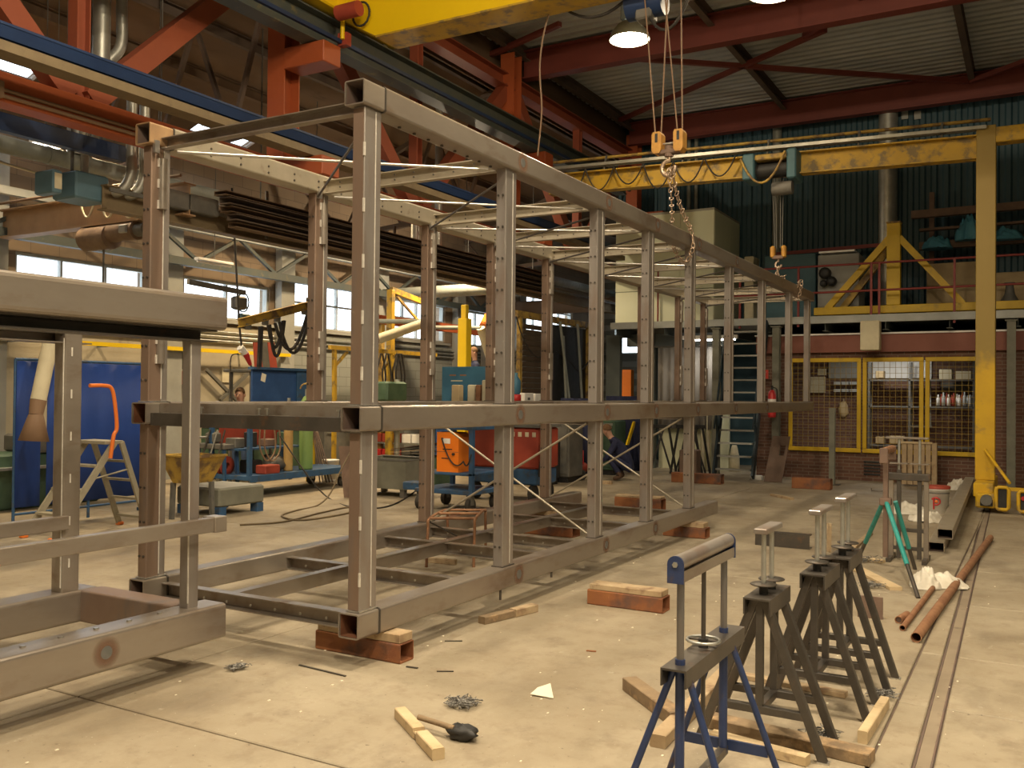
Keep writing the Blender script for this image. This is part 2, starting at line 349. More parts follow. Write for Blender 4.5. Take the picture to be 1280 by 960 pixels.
def tag(o, label, cat=None, group=None, kind=None):
    if label: o['label'] = label
    if cat: o['category'] = cat
    if group: o['group'] = group
    if kind: o['kind'] = kind
    return o
def T(name, loc, label, cat, group=None):
    o = bpy.data.objects.new(name, None); COL.objects.link(o); o.location = V(loc); o.empty_display_size = .2
    return tag(o, label, cat, group)
WORLD = {}                        # world position of every object's origin
def obj(name, m, material, parent=None, label=None, cat=None, group=None, kind=None, origin=None):
    vs = [V(x) for x in m.v]
    lo = V((min(v.x for v in vs), min(v.y for v in vs), min(v.z for v in vs))); hi = V((max(v.x for v in vs), max(v.y for v in vs), max(v.z for v in vs)))
    c = V(origin) if origin is not None else (V(((lo.x+hi.x)/2, (lo.y+hi.y)/2, lo.z)) if parent is None else (lo+hi)/2)
    me = bpy.data.meshes.new(name); me.from_pydata([tuple(v-c) for v in vs], [], m.f)
    me.polygons.foreach_set('use_smooth', m.sm)
    ml = material if isinstance(material, (list, tuple)) else [material]
    for x in ml: me.materials.append(MATS[x])
    if len(ml) > 1: me.polygons.foreach_set('material_index', m.mi)
    me.update()
    o = bpy.data.objects.new(name, me); COL.objects.link(o)
    if parent is not None:
        o.parent = parent; o.location = c-wpos(parent)
    else: o.location = c
    return tag(o, label, cat, group, kind)
def wpos(o):
    p = V(o.location)
    while o.parent is not None: o = o.parent; p += V(o.location)
    return p
def dup(root, d, label=None, group=None):
    r = root.copy(); COL.objects.link(r); r.location = V(root.location)+V(d)
    if label: r['label'] = label
    if group: r['group'] = group
    for ch in list(root.children):
        c = ch.copy(); COL.objects.link(c); c.parent = r
        for g in list(ch.children):
            e = g.copy(); COL.objects.link(e); e.parent = c
    return r
def lamp_light(name, loc, w, parent=None, size=.42, col=LAMP_COL, spread=160):
    l = bpy.data.lights.new(name, 'AREA'); l.shape = 'DISK'; l.size = size; l.energy = w; l.color = col; l.spread = math.radians(spread)
    o = bpy.data.objects.new(name, l); COL.objects.link(o)
    if parent is not None: o.parent = parent; o.location = V(loc)-wpos(parent)
    else: o.location = V(loc)
    return o
def lamp_point(name, loc, w, parent, col=None):
    l = bpy.data.lights.new(name, 'POINT'); l.energy = w; l.color = col or LAMP_COL; l.shadow_soft_size = .06
    o = bpy.data.objects.new(name, l); COL.objects.link(o); o.parent = parent; o.location = V(loc)-wpos(parent); return o
from mathutils import noise as mnoise
def crumple(name, c, rx, ry, h, label, cat, material='cloth_white', seed=1, rz=0.0, parent=None):
    """crumpled sheet heap: ridged noise height field over an irregular patch"""
    n = 30; vs = []; fs = []; c = V(c); ca, sa = math.cos(rz), math.sin(rz)
    for j in range(n+1):
        for i in range(n+1):
            u = i/n*2-1; v = j/n*2-1; r = math.sqrt(u*u+v*v)+.22*mnoise.noise(V((u*2.1+seed, v*2.1, seed*.7)))
            q = V((u*2.3+seed*3.1, v*2.3, seed)); e = max(0.0, 1-r*r)
            z = h*e**.8*(.30+.5*(1-abs(mnoise.noise(q)))+.28*mnoise.noise(q*1.7)+.10*mnoise.noise(q*4)) if e > 0 else 0
            k = 1 if r < 1 else 1/r
            x_, y_ = u*k*rx, v*k*ry; vs.append(c+V((x_*ca-y_*sa, x_*sa+y_*ca, max(.004, z))))
    for j in range(n):
        for i in range(n): a = j*(n+1)+i; fs.append((a, a+1, a+n+2, a+n+1))
    k = len(vs); vs += [V((v.x, v.y, c.z)) for v in vs]; fs += [(f[3]+k, f[2]+k, f[1]+k, f[0]+k) for f in fs]
    mm = M()._add(vs, fs, True); return obj(name, mm, material, parent, label=label, cat=cat)
# ================================================================== SETTING
Z0 = V((0, 0, 1))
XW, XT, YB, YF, XE = -14.0, -9.0, 22.2, -8.0, 7.0        # left wall, truss line, back wall, front wall, right wall
YEND = 31.0
# ---- floor: base and slabs with open joints
m = M().box((XW-.3, YF, -.25), (XE, YEND, -.012)); FLOOR = obj('floor', m, 'dirt', kind='structure'); FLOOR.data.materials[0] = MATS['purlin']
def rail_x(y): return -.405-.0180*(y-3)
def slab(x0, x1, y0, y1):
    g = .007; mm = M(); a = [x0(y0)+g, x1(y0)-g, x1(y1)-g, x0(y1)+g]; ys = [y0+g, y0+g, y1-g, y1-g]; b = .006
    vs = [(a[i], ys[i], -.10) for i in range(4)]+[(a[i], ys[i], -.005) for i in range(4)]
    sx = (1, -1, -1, 1); sy = (1, 1, -1, -1); vs += [(a[i]+b*sx[i], ys[i]+b*sy[i], 0) for i in range(4)]
    fs = [(3, 2, 1, 0), (8, 9, 10, 11)]
    for k in (0, 4):
        for i in range(4): j = (i+1) % 4; fs.append((k+i, k+j, k+4+j, k+4+i))
    mm._add(vs, fs); return obj('slab', mm, 'concrete', FLOOR)
K = lambda v: (lambda y: v)
big = [-8, -1.95, 3.12, 8.2, 13.3, 18.6, 24, 31]
for i in range(len(big)-1):
    for xa, xb in ((-14, -9.43), (-9.43, -4.39), (-4.39, -.64)): slab(K(xa), K(xb), big[i], big[i+1])
ys = [-8, -5, -2, .5, 2.1, 3.75, 5.3, 6.4, 8.03, 9.66, 11.3, 12.9, 14.5, 16.1, 18.6]
for i in range(len(ys)-1):
    slab(K(-.64), lambda y: rail_x(y)-.038, ys[i], ys[i+1])
    slab(lambda y: rail_x(y)+.038, K(2.6), ys[i], ys[i+1])
    slab(K(2.6), K(7), ys[i], ys[i+1])
slab(K(-.64), K(7), 18.6, 31)
m = M()
for dx in (-.033, .033): m.bar((rail_x(-8)+dx, -8, -.021), (rail_x(18.55)+dx, 18.55, -.021), .008, .034)
obj('groove_fill', M().bar((rail_x(-8), -8, -.022), (rail_x(18.55), 18.55, -.022), .056, .03), 'rail_fill', FLOOR)
obj('crane_floor_rail', m, 'inner_dark', label='steel gantry rail sunk in a groove of the concrete floor', cat='rail')

# ---- left wall with window openings
WIN = [(8.75, 11.25, 3.04, 3.80, 3), (12.05, 14.3, 3.04, 3.80, 2), (14.95, 17.3, 3.02, 4.05, 3), (18.45, 20.9, 3.0, 4.0, 4), (21.9, 24.6, 2.98, 3.98, 4), (25.2, 28.8, 3.6, 5.0, 4)]
m = M(); y = YF
for a, b, z0, z1, n in WIN:
    m.box((XW-.3, y, 0), (XW, a, 6.3)); m.box((XW-.3, a, 0), (XW, b, z0)); m.box((XW-.3, a, z1), (XW, b, 6.3)); y = b
m.box((XW-.3, y, 0), (XW, YEND, 6.3)); obj('wall_left', m, 'brick_left', kind='structure')
m = M()
for a, b in ((YF, 14.6), (14.6, 24.9)): m.box((XW, a+.01, 0), (XW+.04, b-.01, 2.9))
obj('trim_1', m, 'conc_wall', kind='structure')
m = M().box((XW, 14.7, 0.02), (XW+.045, 30.5, 2.9)); obj('trim_2', m, 'block_grey', kind='structure')
for i, (a, b, z0, z1, n) in enumerate(WIN):
    w = T('window_%d' % (i+1), (XW-.1, (a+b)/2, z0), None, None); w['kind'] = 'structure'
    m = M(); t = .05
    m.box((XW-.16, a, z0), (XW-.04, b, z0+t)); m.box((XW-.16, a, z1-t), (XW-.04, b, z1))
    m.box((XW-.16, a, z0+t), (XW-.04, a+t, z1-t)); m.box((XW-.16, b-t, z0+t), (XW-.04, b, z1-t)); obj('window_frame', m, 'grey_beam', w)
    for k in range(1, n):
        yy = a+(b-a)*k/n; obj('mullion', M().box((XW-.14, yy-.02, z0+t), (XW-.06, yy+.02, z1-t)), 'grey_beam', w)
    if z1-z0 > .9: obj('transom', M().box((XW-.135, a+t, z0+(z1-z0)*.55-.02), (XW-.065, b-t, z0+(z1-z0)*.55+.02)), 'grey_beam', w)
    for k in range(n):
        ya = a+(b-a)*k/n+.03; yb = a+(b-a)*(k+1)/n-.03; obj('pane', M().box((XW-.105, ya, z0+t), (XW-.095, yb, z1-t)), 'glass', w)
    obj('window_sill', M().box((XW-.05, a-.1, z0-.08), (XW+.12, b+.1, z0-.02)), 'conc_grey', w)
# pilasters between the windows
m = M()
for yy in (8.3, 11.65, 14.62, 17.9, 21.4, 24.9): m.box((XW+.04, yy-.2, 0), (XW+.22, yy+.2, 5.5))
obj('trim_3', m, 'conc_grey', kind='structure')
# ---- other walls
def corr(name, x0, x1, z0, z1, y, pitch, dep, material, ax=0, kind='structure', face=-1):
    mm = M(); n = int((x1-x0)/pitch); vs = []
    for i in range(n+1):
        for fx, d in ((0, 0), (.35, 0), (.5, dep), (.85, dep)):
            t = x0+(i+fx)*pitch
            if t > x1: break
            vs.append((t, y+face*d))
    k = len(vs)
    if ax == 0: pts = [(a, b, z0) for a, b in vs]+[(a, b, z1) for a, b in vs]
    else: pts = [(b, a, z0) for a, b in vs]+[(b, a, z1) for a, b in vs]
    mm._add(pts, [(i, i+1, k+i+1, k+i) for i in range(k-1)]); return obj(name, mm, material, kind=kind)
corr('wall_back', -8.62, XE, 0, 8.66, YB, .24, .04, 'clad_blue')
corr('wall_back_upper', -9.5, -8.3, 5.9, 8.66, YB+.03, .24, .04, 'clad_blue')
ex0, ex1 = gy(768, 430, YEND).x, gy(803, 430, YEND).x; ez0, ez1 = gy(785, 441, YEND).z, gy(785, 411, YEND).z
m = M(); m.box((XW-.3, YEND, 0), (ex0, YEND+.2, 9)); m.box((ex1, YEND, 0), (-8.6, YEND+.2, 9)); m.box((ex0, YEND, 0), (ex1, YEND+.2, ez0)); m.box((ex0, YEND, ez1), (ex1, YEND+.2, 9)); obj('wall_end', m, 'block_grey', kind='structure')
w = T('window_20', ((ex0+ex1)/2, YEND+.1, ez0), None, None); w['kind'] = 'structure'
obj('pane', M().box((ex0, YEND+.09, ez0), (ex1, YEND+.1, ez1)), 'glass', w); obj('transom', M().box((ex0, YEND+.06, ez0+(ez1-ez0)*.62), (ex1, YEND+.12, ez0+(ez1-ez0)*.72)), 'grey_beam', w)
m = M().box((-8.7, YB+.2, 0), (-8.6, YEND+.2, 9)); obj('wall_partition', m, 'clad_grey', kind='structure')
m = M().box((XE, YF, 0), (XE+.2, YB+.1, 8.6)); obj('wall_right', m, 'clad_grey', kind='structure')
m = M().box((XW-.3, YF-.2, 0), (XE+.2, YF, 9)); obj('wall_front', m, 'clad_grey', kind='structure')
# ---- main roof: corrugated deck with ribs across the hall
m = M(); vs = []; y = YF; P_ = .25
while y < YB+.1:
    for fy, d in ((0, 0), (.45, 0), (.6, .06), (.85, .06)): vs.append((y+fy*P_, 8.52+d))
    y += P_
k = len(vs); m._add([(XT-.45, a, z) for a, z in vs]+[(XE, a, z) for a, z in vs], [(i, k+i, k+i+1, i+1) for i in range(k-1)])
CEIL = obj('ceiling', m, 'roof_deck', kind='structure')
m = M().box((XT-.6, YF, 8.66), (XE, YB+.3, 8.8)); obj('roof_cover', m, 'purlin', CEIL)
# ---- lower left bay roof, sloping down to the wall, with skylights
def roofz(x): return 6.12+(x-XW)*.37
SKY = [(5.0, 8.6), (11.6, 13.0)]
m = M(); y = YF
def rpan(mm, xa, xb, ya, yb): mm.plate([(xa, ya, roofz(xa)), (xb, ya, roofz(xb)), (xb, yb, roofz(xb)), (xa, yb, roofz(xa))], .12)
xa, xb = -13.75, -12.75
rpan(m, XW-.3, xa, YF, YEND); rpan(m, xb, XT-.2, YF, YEND)
for a, b in SKY: rpan(m, xa, xb, y, a); y = b
rpan(m, xa, xb, y, YEND); obj('ceiling_side', m, 'roof_brown', kind='structure')
m = M().box((XT-.35, YF, 7.6), (XT-.3, YB+.3, 8.7)); obj('wall_clerestory', m, 'roof_brown', kind='structure')
for i, (a, b) in enumerate(SKY):
    w = T('window_%d' % (7+i), ((xa+xb)/2, (a+b)/2, roofz(xa)), None, None); w['kind'] = 'structure'
    mm = M(); rpan(mm, xa+.02, xb-.02, a+.02, b-.02); mm.v = [(v[0], v[1], v[2]+(.03 if j < 4 else -.06)) for j, v in enumerate(mm.v)]; obj('pane', mm, 'glass', w)
    for k in range(0, 4):
        x = xa+.03+(xb-xa-.06)*k/3; obj('glazing_bar', M().bar((x, a+.02, roofz(x)-.01), (x, b-.02, roofz(x)-.01), .05, .07), 'purlin', w)
# side bay purlins and hung services
for i, x in enumerate((-13.85, -12.65, -11.9, -10.95, -10.2, -9.5)):
    obj('side_roof_purlin', M().chan((x, YF+.1, roofz(x)-.1), (x, YEND-.1, roofz(x)-.1), .09, .18, .01), 'purlin' if i % 2 else 'roof_brown',
        label='brown steel purlin under the sloping roof of the window bay, number %s from the wall' % ('one', 'two', 'three', 'four', 'five', 'six')[i], cat='beam', group='purlins of the window bay')
for i, y in enumerate((3.2, 9.4, 15.6, 21.8)):
    t = T('side_roof_truss', (-11.5, y, roofz(XW)-.6), 'dark lattice roof truss across the window bay, %s' % ('above the blue welding curtain', 'above the blue tool cart', 'above the yellow column', 'furthest along the window wall')[i], 'truss', 'lattice trusses of the window bay')
    obj('top_chord', M().bar((XW+.05, y, roofz(XW)-.28), (XT-.1, y, roofz(XT)-.28), .1, .1), 'purlin', t)
    obj('bottom_chord', M().bar((XW+.05, y, 4.95), (XT-.1, y, 5.3), .1, .1), 'purlin', t)
    n = 6
    for k in range(n):
        xa_ = XW+.1+(XT-XW-.3)*k/n; xb_ = XW+.1+(XT-XW-.3)*(k+1)/n
        lo = lambda x: 4.95+.35*(x-XW)/5; obj('web_bar', M().bar((xa_, y, lo(xa_) if k % 2 else roofz(xa_)-.3), (xb_, y, roofz(xb_)-.3 if k % 2 else lo(xb_)), .06, .06), 'purlin', t)
# ---- roof steel of the main hall
for i, y in enumerate((-.4, 5.1, 10.6, 16.1, 21.6)):
    obj('roof_rafter', M().ibeam((XT+.05, y, 8.18), (XE-.05, y, 8.18), .24, .56, .025, .014), 'red_beam',
        label='deep dark red roof beam %s' % ('behind the viewer', 'over the foreground floor', 'right above the yellow bridge crane', 'with a cross brace fixed behind it', 'close to the dark cladding wall')[i], cat='beam', group='red roof beams')
for i, x in enumerate((-8.85, -5.1, -1.2, 2.7)):
    obj('roof_purlin', M().chan((x, YF+.1, 8.38), (x, YB-.1, 8.38), .12, .24, .012), 'purlin',
        label='dark roof purlin below the ribbed deck, %s' % ('beside the red lattice girder', 'where the thin red braces cross', 'above the gantry leg', 'above the right side aisle')[i], cat='beam', group='purlins of the main hall')
for i, (q0, q1) in enumerate((((789, 73), (1212, 102)), ((775, 150), (1032, 37)), ((1212, 102), (1380, 40)), ((560, 92), (700, 30)), ((1005, 45), (1120, -30)))):
    a = gz(*q0, 8.25); b = gz(*q1, 8.25)
    obj('roof_brace', M().bar(a, b, .09, .09), 'red_beam', label='thin dark red diagonal roof brace, %s' % ('long one crossing the ribbed deck towards the wall', 'crossing the long brace under the deck', 'over the gantry leg', 'above the yellow bridge crane end', 'above the second lamp')[i], cat='brace', group='roof braces')
# ---- red lattice girder between the bays
t = T('lattice_girder', (XT, 9, 4.45), 'orange red lattice girder with V diagonals dividing the two bays', 'truss')
obj('bottom_chord', M().bbox((XT-.12, YF+.2, 4.45), (XT+.13, YB-.3, 4.75), .008), 'orange_beam', t)
obj('top_chord', M().ibeam((XT, YF+.2, 7.68), (XT, YB-.3, 7.68), .26, .26, .02, .012), 'truss_red', t)
nodes = [-6.1, .1, 6.3, 12.5, 18.7]
for y in nodes:
    obj('vertical', M().ibeam((XT, y, 4.76), (XT, y, 7.55), .16, .16, .014, .01, up=V((0, 1, 0))), 'truss_red', t)
    for s in (-1, 1):
        if YF < y+s*3.1 < YB-.2: obj('diagonal', M().bar((XT, y+s*.12, 4.75), (XT, y+s*3.0, 7.6), .20, .24), 'truss_red', t)
for y in (-3.0, 3.2, 9.3, 15.5, 21.8):
    p = obj('column', M().ibeam((XT+.1, y, 4.45), (XT+.1, y, 8.2), .3, .3, .02, .012, up=V((0, 1, 0))), 'orange_beam', t)
    obj('corbel', M().bbox((XT+.26, y-.17, 5.92), (XT+.95, y+.17, 6.2), .01), 'orange_beam', p)
    obj('corbel', M().bbox((XT+.26, y-.17, 4.45), (XT+.95, y+.17, 4.70), .01), 'orange_beam', p)
for dz in (4.56, 4.50): obj('conduit', M().cyl((XT+.155, YF+.3, dz), (XT+.155, 8.6, dz), .02, 8), 'hose_brown', t)
for y in (5.3, 7.0, 3.4): obj('clip', M().box((XT+.13, y, 4.47), (XT+.2, y+.06, 4.63)), 'hose_brown', t)
t = T('crane_runway', (-8.3, 8, 4.71), 'blue crane runway beam with a cream bottom flange', 'beam')
obj('web', M().box((-8.36, YF+.2, 4.76), (-8.30, 19.6, 4.95)), 'runway_blue', t)
obj('top_flange', M().box((-8.45, YF+.2, 4.95), (-8.21, 19.6, 4.975)), 'runway_blue', t)
obj('face_plate', M().plate([(-8.215, YF+.2, 4.955), (-8.215, 19.6, 4.955), (-8.25, 19.6, 4.84), (-8.25, YF+.2, 4.84)], .01), 'runway_blue', t)
obj('bottom_flange', M().box((-8.44, YF+.2, 4.705), (-8.2, 19.6, 4.80)), 'runway_cream', t)
t = T('upper_crane_runway', (-8.3, 8, 6.2), 'dark crane runway beam carrying the end truck of the bridge crane', 'beam')
obj('beam', M().ibeam((-8.3, YF+.2, 6.41), (-8.3, 19.6, 6.41), .26, .40, .022, .014), 'runway_dark', t)
obj('rail', M().box((-8.33, YF+.2, 6.61), (-8.27, 19.6, 6.66)), 'runway_dark', t)
obj('busbar', M().bar((-8.1, YF+.2, 6.3), (-8.1, 19.6, 6.3), .05, .05), 'runway_blue', t)

# ================================================================== BACK OF THE HALL
# ---- gallery (mezzanine) with brick workshop under it
YM = 18.6
XG = gy(764, 400, YM).x
m = M().box((XG, YM+.02, 3.10), (XE, YB-.05, 3.2)); obj('gallery_floor', m, 'conc_grey', kind='structure')
m = M().chan((XG, YM, 3.125), (XE, YM, 3.125), .08, .14, .012, flip=-1); obj('gallery_edge_beam', m, 'grey_beam', label='long grey steel edge beam of the gallery floor', cat='beam')
for i in range(13):
    x = XG+.1+i*1.1; obj('gallery_joist', M().ibeam((x, YM+.06, 3.0), (x, YB-.1, 3.0), .1, .18, .01, .008), 'clad_grey', label='small steel joist under the gallery floor', cat='beam', group='joists under the gallery')
YW = 18.98
def bw(x): return gy(x, 500, YW).x
ox0, ox1, oz0, oz1 = bw(986), bw(1226), .58, 2.36
m = M(); m.box((-5.0, YW, 0), (XE, YW+.22, oz0)); m.box((-5.0, YW, oz1), (XE, YW+.22, 2.5)); m.box((-5.0, YW, oz0), (ox0, YW+.22, oz1)); m.box((ox1, YW, oz0), (XE, YW+.22, oz1))
obj('wall_workshop', m, 'brick_back', kind='structure')
m = M().box((-5.0, YW-.1, 2.5), (XE, YW+.25, 2.84)); obj('trim_4', m, 'fascia_red', kind='structure')
m = M().box((-5.02, YW-.14, 2.84), (XE, YW+.3, 2.87)); obj('trim_5', m, 'white_plastic', kind='structure')
m = M().box((-5.0, 21.6, 0), (XE, 21.7, 2.9)); obj('wall_store', m, 'brick_back', kind='structure')
# yellow mesh panels in the opening
fx = [986, 1078, 1156, 1226]
for i in range(3):
    xa_, xb_ = bw(fx[i])+.015, bw(fx[i+1])-.015; yy = YW-.05
    t = T('mesh_panel', ((xa_+xb_)/2, yy, oz0), 'yellow framed wire mesh panel %s' % ('next to the red fire extinguisher', 'in front of the white board', 'next to the yellow gantry leg')[i], 'fence panel', 'yellow mesh panels')
    for nm, a, b in (('bottom_rail', (xa_, oz0-.03), (xb_, oz0+.05)), ('top_rail', (xa_, oz1-.05), (xb_, oz1+.03)), ('stile', (xa_, oz0+.05), (xa_+.075, oz1-.05)), ('stile', (xb_-.075, oz0+.05), (xb_, oz1-.05))):
        obj(nm, M().bbox((a[0], yy-.04, a[1]), (b[0], yy, b[1]), .006), 'fence_yellow', t)
    m = M(); n = int((xb_-xa_-.15)/.10)
    for k in range(1, n): x = xa_+.075+(xb_-xa_-.15)*k/n; m.bar((x, yy-.02, oz0+.05), (x, yy-.02, oz1-.05), .007)
    n = 15
    for k in range(1, n): z = oz0+.05+(oz1-oz0-.1)*k/n; m.bar((xa_+.075, yy-.027, z), (xb_-.075, yy-.027, z), .007)
    obj('wire_grid', m, 'mesh_wire', t, kind='stuff')
# things inside the mesh store
YS = 21.598
def sx(x, y): return gy(x, y, YS)
def panel(name, x0, y0, x1, y1, material, label, cat, d=.05, Yp=YS, group=None):
    a = gy(x0, y1, Yp); b = gy(x1, y0, Yp); return obj(name, M().bbox((a.x, Yp-d, a.z), (b.x, Yp, b.z), .006), material, label=label, cat=cat, group=group)
panel('notice_board', 1036, 452, 1074, 473, 'conc_grey', 'wide grey board on the brick wall behind the first mesh panel', 'board')
panel('white_board', 1086, 450, 1165, 473, 'white_plastic', 'long white board on the wall behind the mesh panels', 'board')
t = T('picture_frame', sx(1130, 535), 'pale steel frame standing behind the mesh panels', 'frame')
for a, b in (((1162, 455), (1162, 534)), ((1135, 533), (1165, 533))): obj('bar', M().bar(gy(*a, 21.3), gy(*b, 21.3), .06, .04), 'grey_beam', t)
panel('switch_box', 1014, 471, 1032, 491, 'cream', 'cream electric switch box on the wall of the mesh store', 'switch box', .1)
panel('paper_note', 1022, 461, 1033, 469, 'cream', 'small pale note above the cream switch box', 'note', .01)
for i, (x0, y0, x1, y1, c) in enumerate(((1175, 462, 1191, 475, 'cream'), (1195, 464, 1215, 475, 'cream'), (1096, 546, 1107, 554, 'cardboard'), (1113, 545, 1131, 554, 'cardboard'), (1096, 464, 1106, 473, 'cardboard'))):
    a = gy(x0, y1, 21.2); b = gy(x1, y0, 21.2)
    obj('storage_box', M().bbox((a.x, 21.0, a.z), (b.x, 21.3, b.z), .01), c, label='%s box on the steel rack behind the mesh' % ('squarish cream', 'wide cream', 'small low cardboard', 'broad low cardboard', 'small high cardboard')[i], cat='box', group='boxes in the mesh store')
t = T('steel_rack', gy(1130, 560, 21.2), 'dark steel shelving rack standing inside the mesh store', 'rack')
for py in (474.6, 507, 555): a = gy(1088, py, 21.2); b = gy(1218, py, 21.2); obj('shelf', M().box((a.x, 20.95, a.z-.03), (b.x, 21.35, a.z)), 'machine_grey', t)
a = gy(1088, 555, 21.2); b = gy(1218, 470, 21.2)
for x in (a.x, (a.x+b.x)/2-.2, b.x):
    for y in (20.97, 21.33): obj('upright', M().box((x-.02, y-.02, 0), (x+.02, y+.02, b.z+.3)), 'machine_grey', t)
R = random.Random(3)
bx_, bz_ = gy(1172, 507, 21.2), gy(1218, 507, 21.2)
for k in range(14):
    x = bx_.x+(bz_.x-bx_.x)*(k+.5)/14; h = R.uniform(.2, .32); y = 21.05+.14*(k % 2)
    obj('bottle', M().lathe([(0, 0), (.036, 0), (.036, h*.65), (.014, h*.8), (.014, h), (0, h)], (x, y, bx_.z), 10), R.choice(['bottle', 'white_plastic', 'machine_grey', 'red_dull']), label='bottle in the row on the rack shelf behind the mesh', cat='bottle', group='bottles on the rack shelf')
for k, (px, py) in enumerate(((1048, 487), (1058, 487), (1068, 487), (1048, 478), (1058, 478), (1068, 478))):
    c = sx(px, py); obj('parts_bin', M().plate([(c.x-.07, YS-.16, c.z-.05), (c.x+.07, YS-.16, c.z-.05), (c.x+.07, YS-.02, c.z-.05), (c.x-.07, YS-.02, c.z-.05)], .06), 'bottle', label='small pale parts bin hung on the store wall', cat='bin', group='parts bins on the store wall')
c = gy(1054, 505, 21.5); m = M(); m.blob((c.x, 21.54, c.z-.12), .11, .056, .18, 12, 8, .12, 4); m.bar((c.x, 21.55, c.z+.0), (c.x, 21.55, c.z+.12), .02, .02); obj('apron', m, 'cardboard', label='pale work apron hanging behind the mesh panel', cat='apron')
panel('tool_board', 1176, 478, 1220, 490, 'machine_grey', 'dark panel with tools above the row of bottles', 'panel', .03)
t = T('added_store_light', (-2.6, 20.2, 2.9), 'added fluorescent strip light brightening the mesh store', 'lamp')  # unseen strip light, added to brighten the inside of the store
obj('housing', M().bbox((-3.3, 20.15, 2.82), (-1.9, 20.27, 2.871), .01), 'white_plastic', t); obj('tube', M().cyl((-3.25, 20.21, 2.80), (-1.95, 20.21, 2.80), .015, 8), 'tube_glow', t)
lamp_light('lamp_light', (-2.6, 20.21, 2.79), 26, t, .5, (1, .95, .85)); obj('store_ceiling', M().box((-5.0, YW+.25, 2.872), (XE, 21.6, 2.90)), 'clad_grey', t)
# vent, extinguisher and sign, columns
c = gy(1090, 604, YW); m = M()
for k in range(5): m.box((c.x-.15, YW-.02, .12+k*.06), (c.x+.15, YW-.003, .15+k*.06))
obj('air_vent', m, 'black', label='small black slotted vent low in the brick wall', cat='vent')
c = gy(956, 468, YW); obj('fire_sign', M().box((c.x-.075, YW-.02, c.z-.09), (c.x+.075, YW-.008, c.z+.09)), 'sign_red', label='red fire extinguisher sign on the brick wall', cat='sign')
fs = bpy.data.objects['fire_sign']; obj('symbol', M().bar((c.x-.02, YW-.022, c.z-.05), (c.x+.03, YW-.022, c.z+.05), .02, .004), 'white_plastic', fs)
c = gy(965, 495, 18.3); t = T('fire_extinguisher', (c.x, 18.3, c.z-.55), 'red fire extinguisher hung on the grey gallery column', 'fire extinguisher')
obj('tank', M().lathe([(0, -.42), (.075, -.42), (.08, -.38), (.08, .02), (.06, .09), (.025, .12), (0, .12)], (c.x, 18.3, c.z), 14), 'red_plastic', t)
obj('valve', M().cyl((c.x, 18.3, c.z+.1), (c.x, 18.3, c.z+.2), .022, 8), 'black', t)
obj('hose', M().path(bez([(c.x, 18.28, c.z+.17), (c.x+.1, 18.26, c.z+.13), (c.x+.11, 18.26, c.z-.1), (c.x+.09, 18.26, c.z-.3)], 5), .012, 6), 'rubber', t)
obj('label_band', M().lathe([(.081, -.16), (.081, -.06)], (c.x, 18.3, c.z), 14), 'white_plastic', t)
obj('bracket', M().box((c.x-.05, 18.36, c.z-.3), (c.x+.05, 18.52, c.z-.26)), 'black', t)
for i, (px, nm) in enumerate(((970, 'with the fire extinguisher hung on it'), (1264, 'beyond the yellow gantry leg'), (895, 'beside the blue stairs'))):
    c = gy(px, 500, YM-.02); t = T('gallery_column', (c.x, YM, 0), 'grey green steel column under the gallery edge %s' % nm, 'column', 'columns of the gallery')
    obj('shaft', M().ibeam((c.x, YM, .015), (c.x, YM, 3.02), .14, .14, .012, .009, up=V((0, 1, 0))), 'col_grey', t)
    obj('base_plate', M().box((c.x-.12, YM-.12, 0), (c.x+.12, YM+.12, .015)), 'col_grey', t)
    obj('head_plate', M().box((c.x-.1, YM-.1, 3.0), (c.x+.1, YM+.1, 3.022)), 'col_grey', t)
c = gy(1089, 405, YM-.12); obj('junction_cabinet', M().bbox((c.x-.17, YM-.3, c.z-.5), (c.x+.17, YM-.04, 3.06), .012), 'cream', label='mottled pale metal cabinet hung below the gallery edge', cat='cabinet')
c = gz(1040, 606); t = T('steel_stanchion', c, 'free standing grey steel post in front of the mesh panels', 'post')
obj('shaft', M().ibeam((c.x, c.y, .012), (c.x, c.y, 1.42), .10, .10, .01, .008, up=V((0, 1, 0))), 'col_grey', t); obj('foot_plate', M().box((c.x-.14, c.y-.12, 0), (c.x+.14, c.y+.12, .012)), 'steel_dark', t)
# railing of the gallery
YR = YM+.03
t = T('gallery_railing', (-2, YR, 3.2), 'thin dark red tube railing along the gallery edge', 'railing')
xl, xr = gy(905, 400, YR).x, XE-.2
for nm, z in (('top_rail', 4.18), ('mid_rail', 3.66)): obj(nm, M().cyl((xl, YR, z), (xr, YR, z), .021, 8), 'rail_red', t)
for px in (925, 998, 1089, 1099, 1193, 1222): c = gy(px, 380, YR); obj('post', M().bar((c.x, YR, 3.0), (c.x, YR, 4.18), .04, .04), 'rail_red', t)
for x in (0.4, 1.6, 2.8, 4.0, 5.2, 6.4): obj('post', M().bar((x, YR, 3.0), (x, YR, 4.18), .04, .04), 'rail_red', t)
obj('back_rail', M().bar((-5.3, YB-.45, 4.95), (-3.0, YB-.45, 5.0), .05, .08), 'rail_red', t)
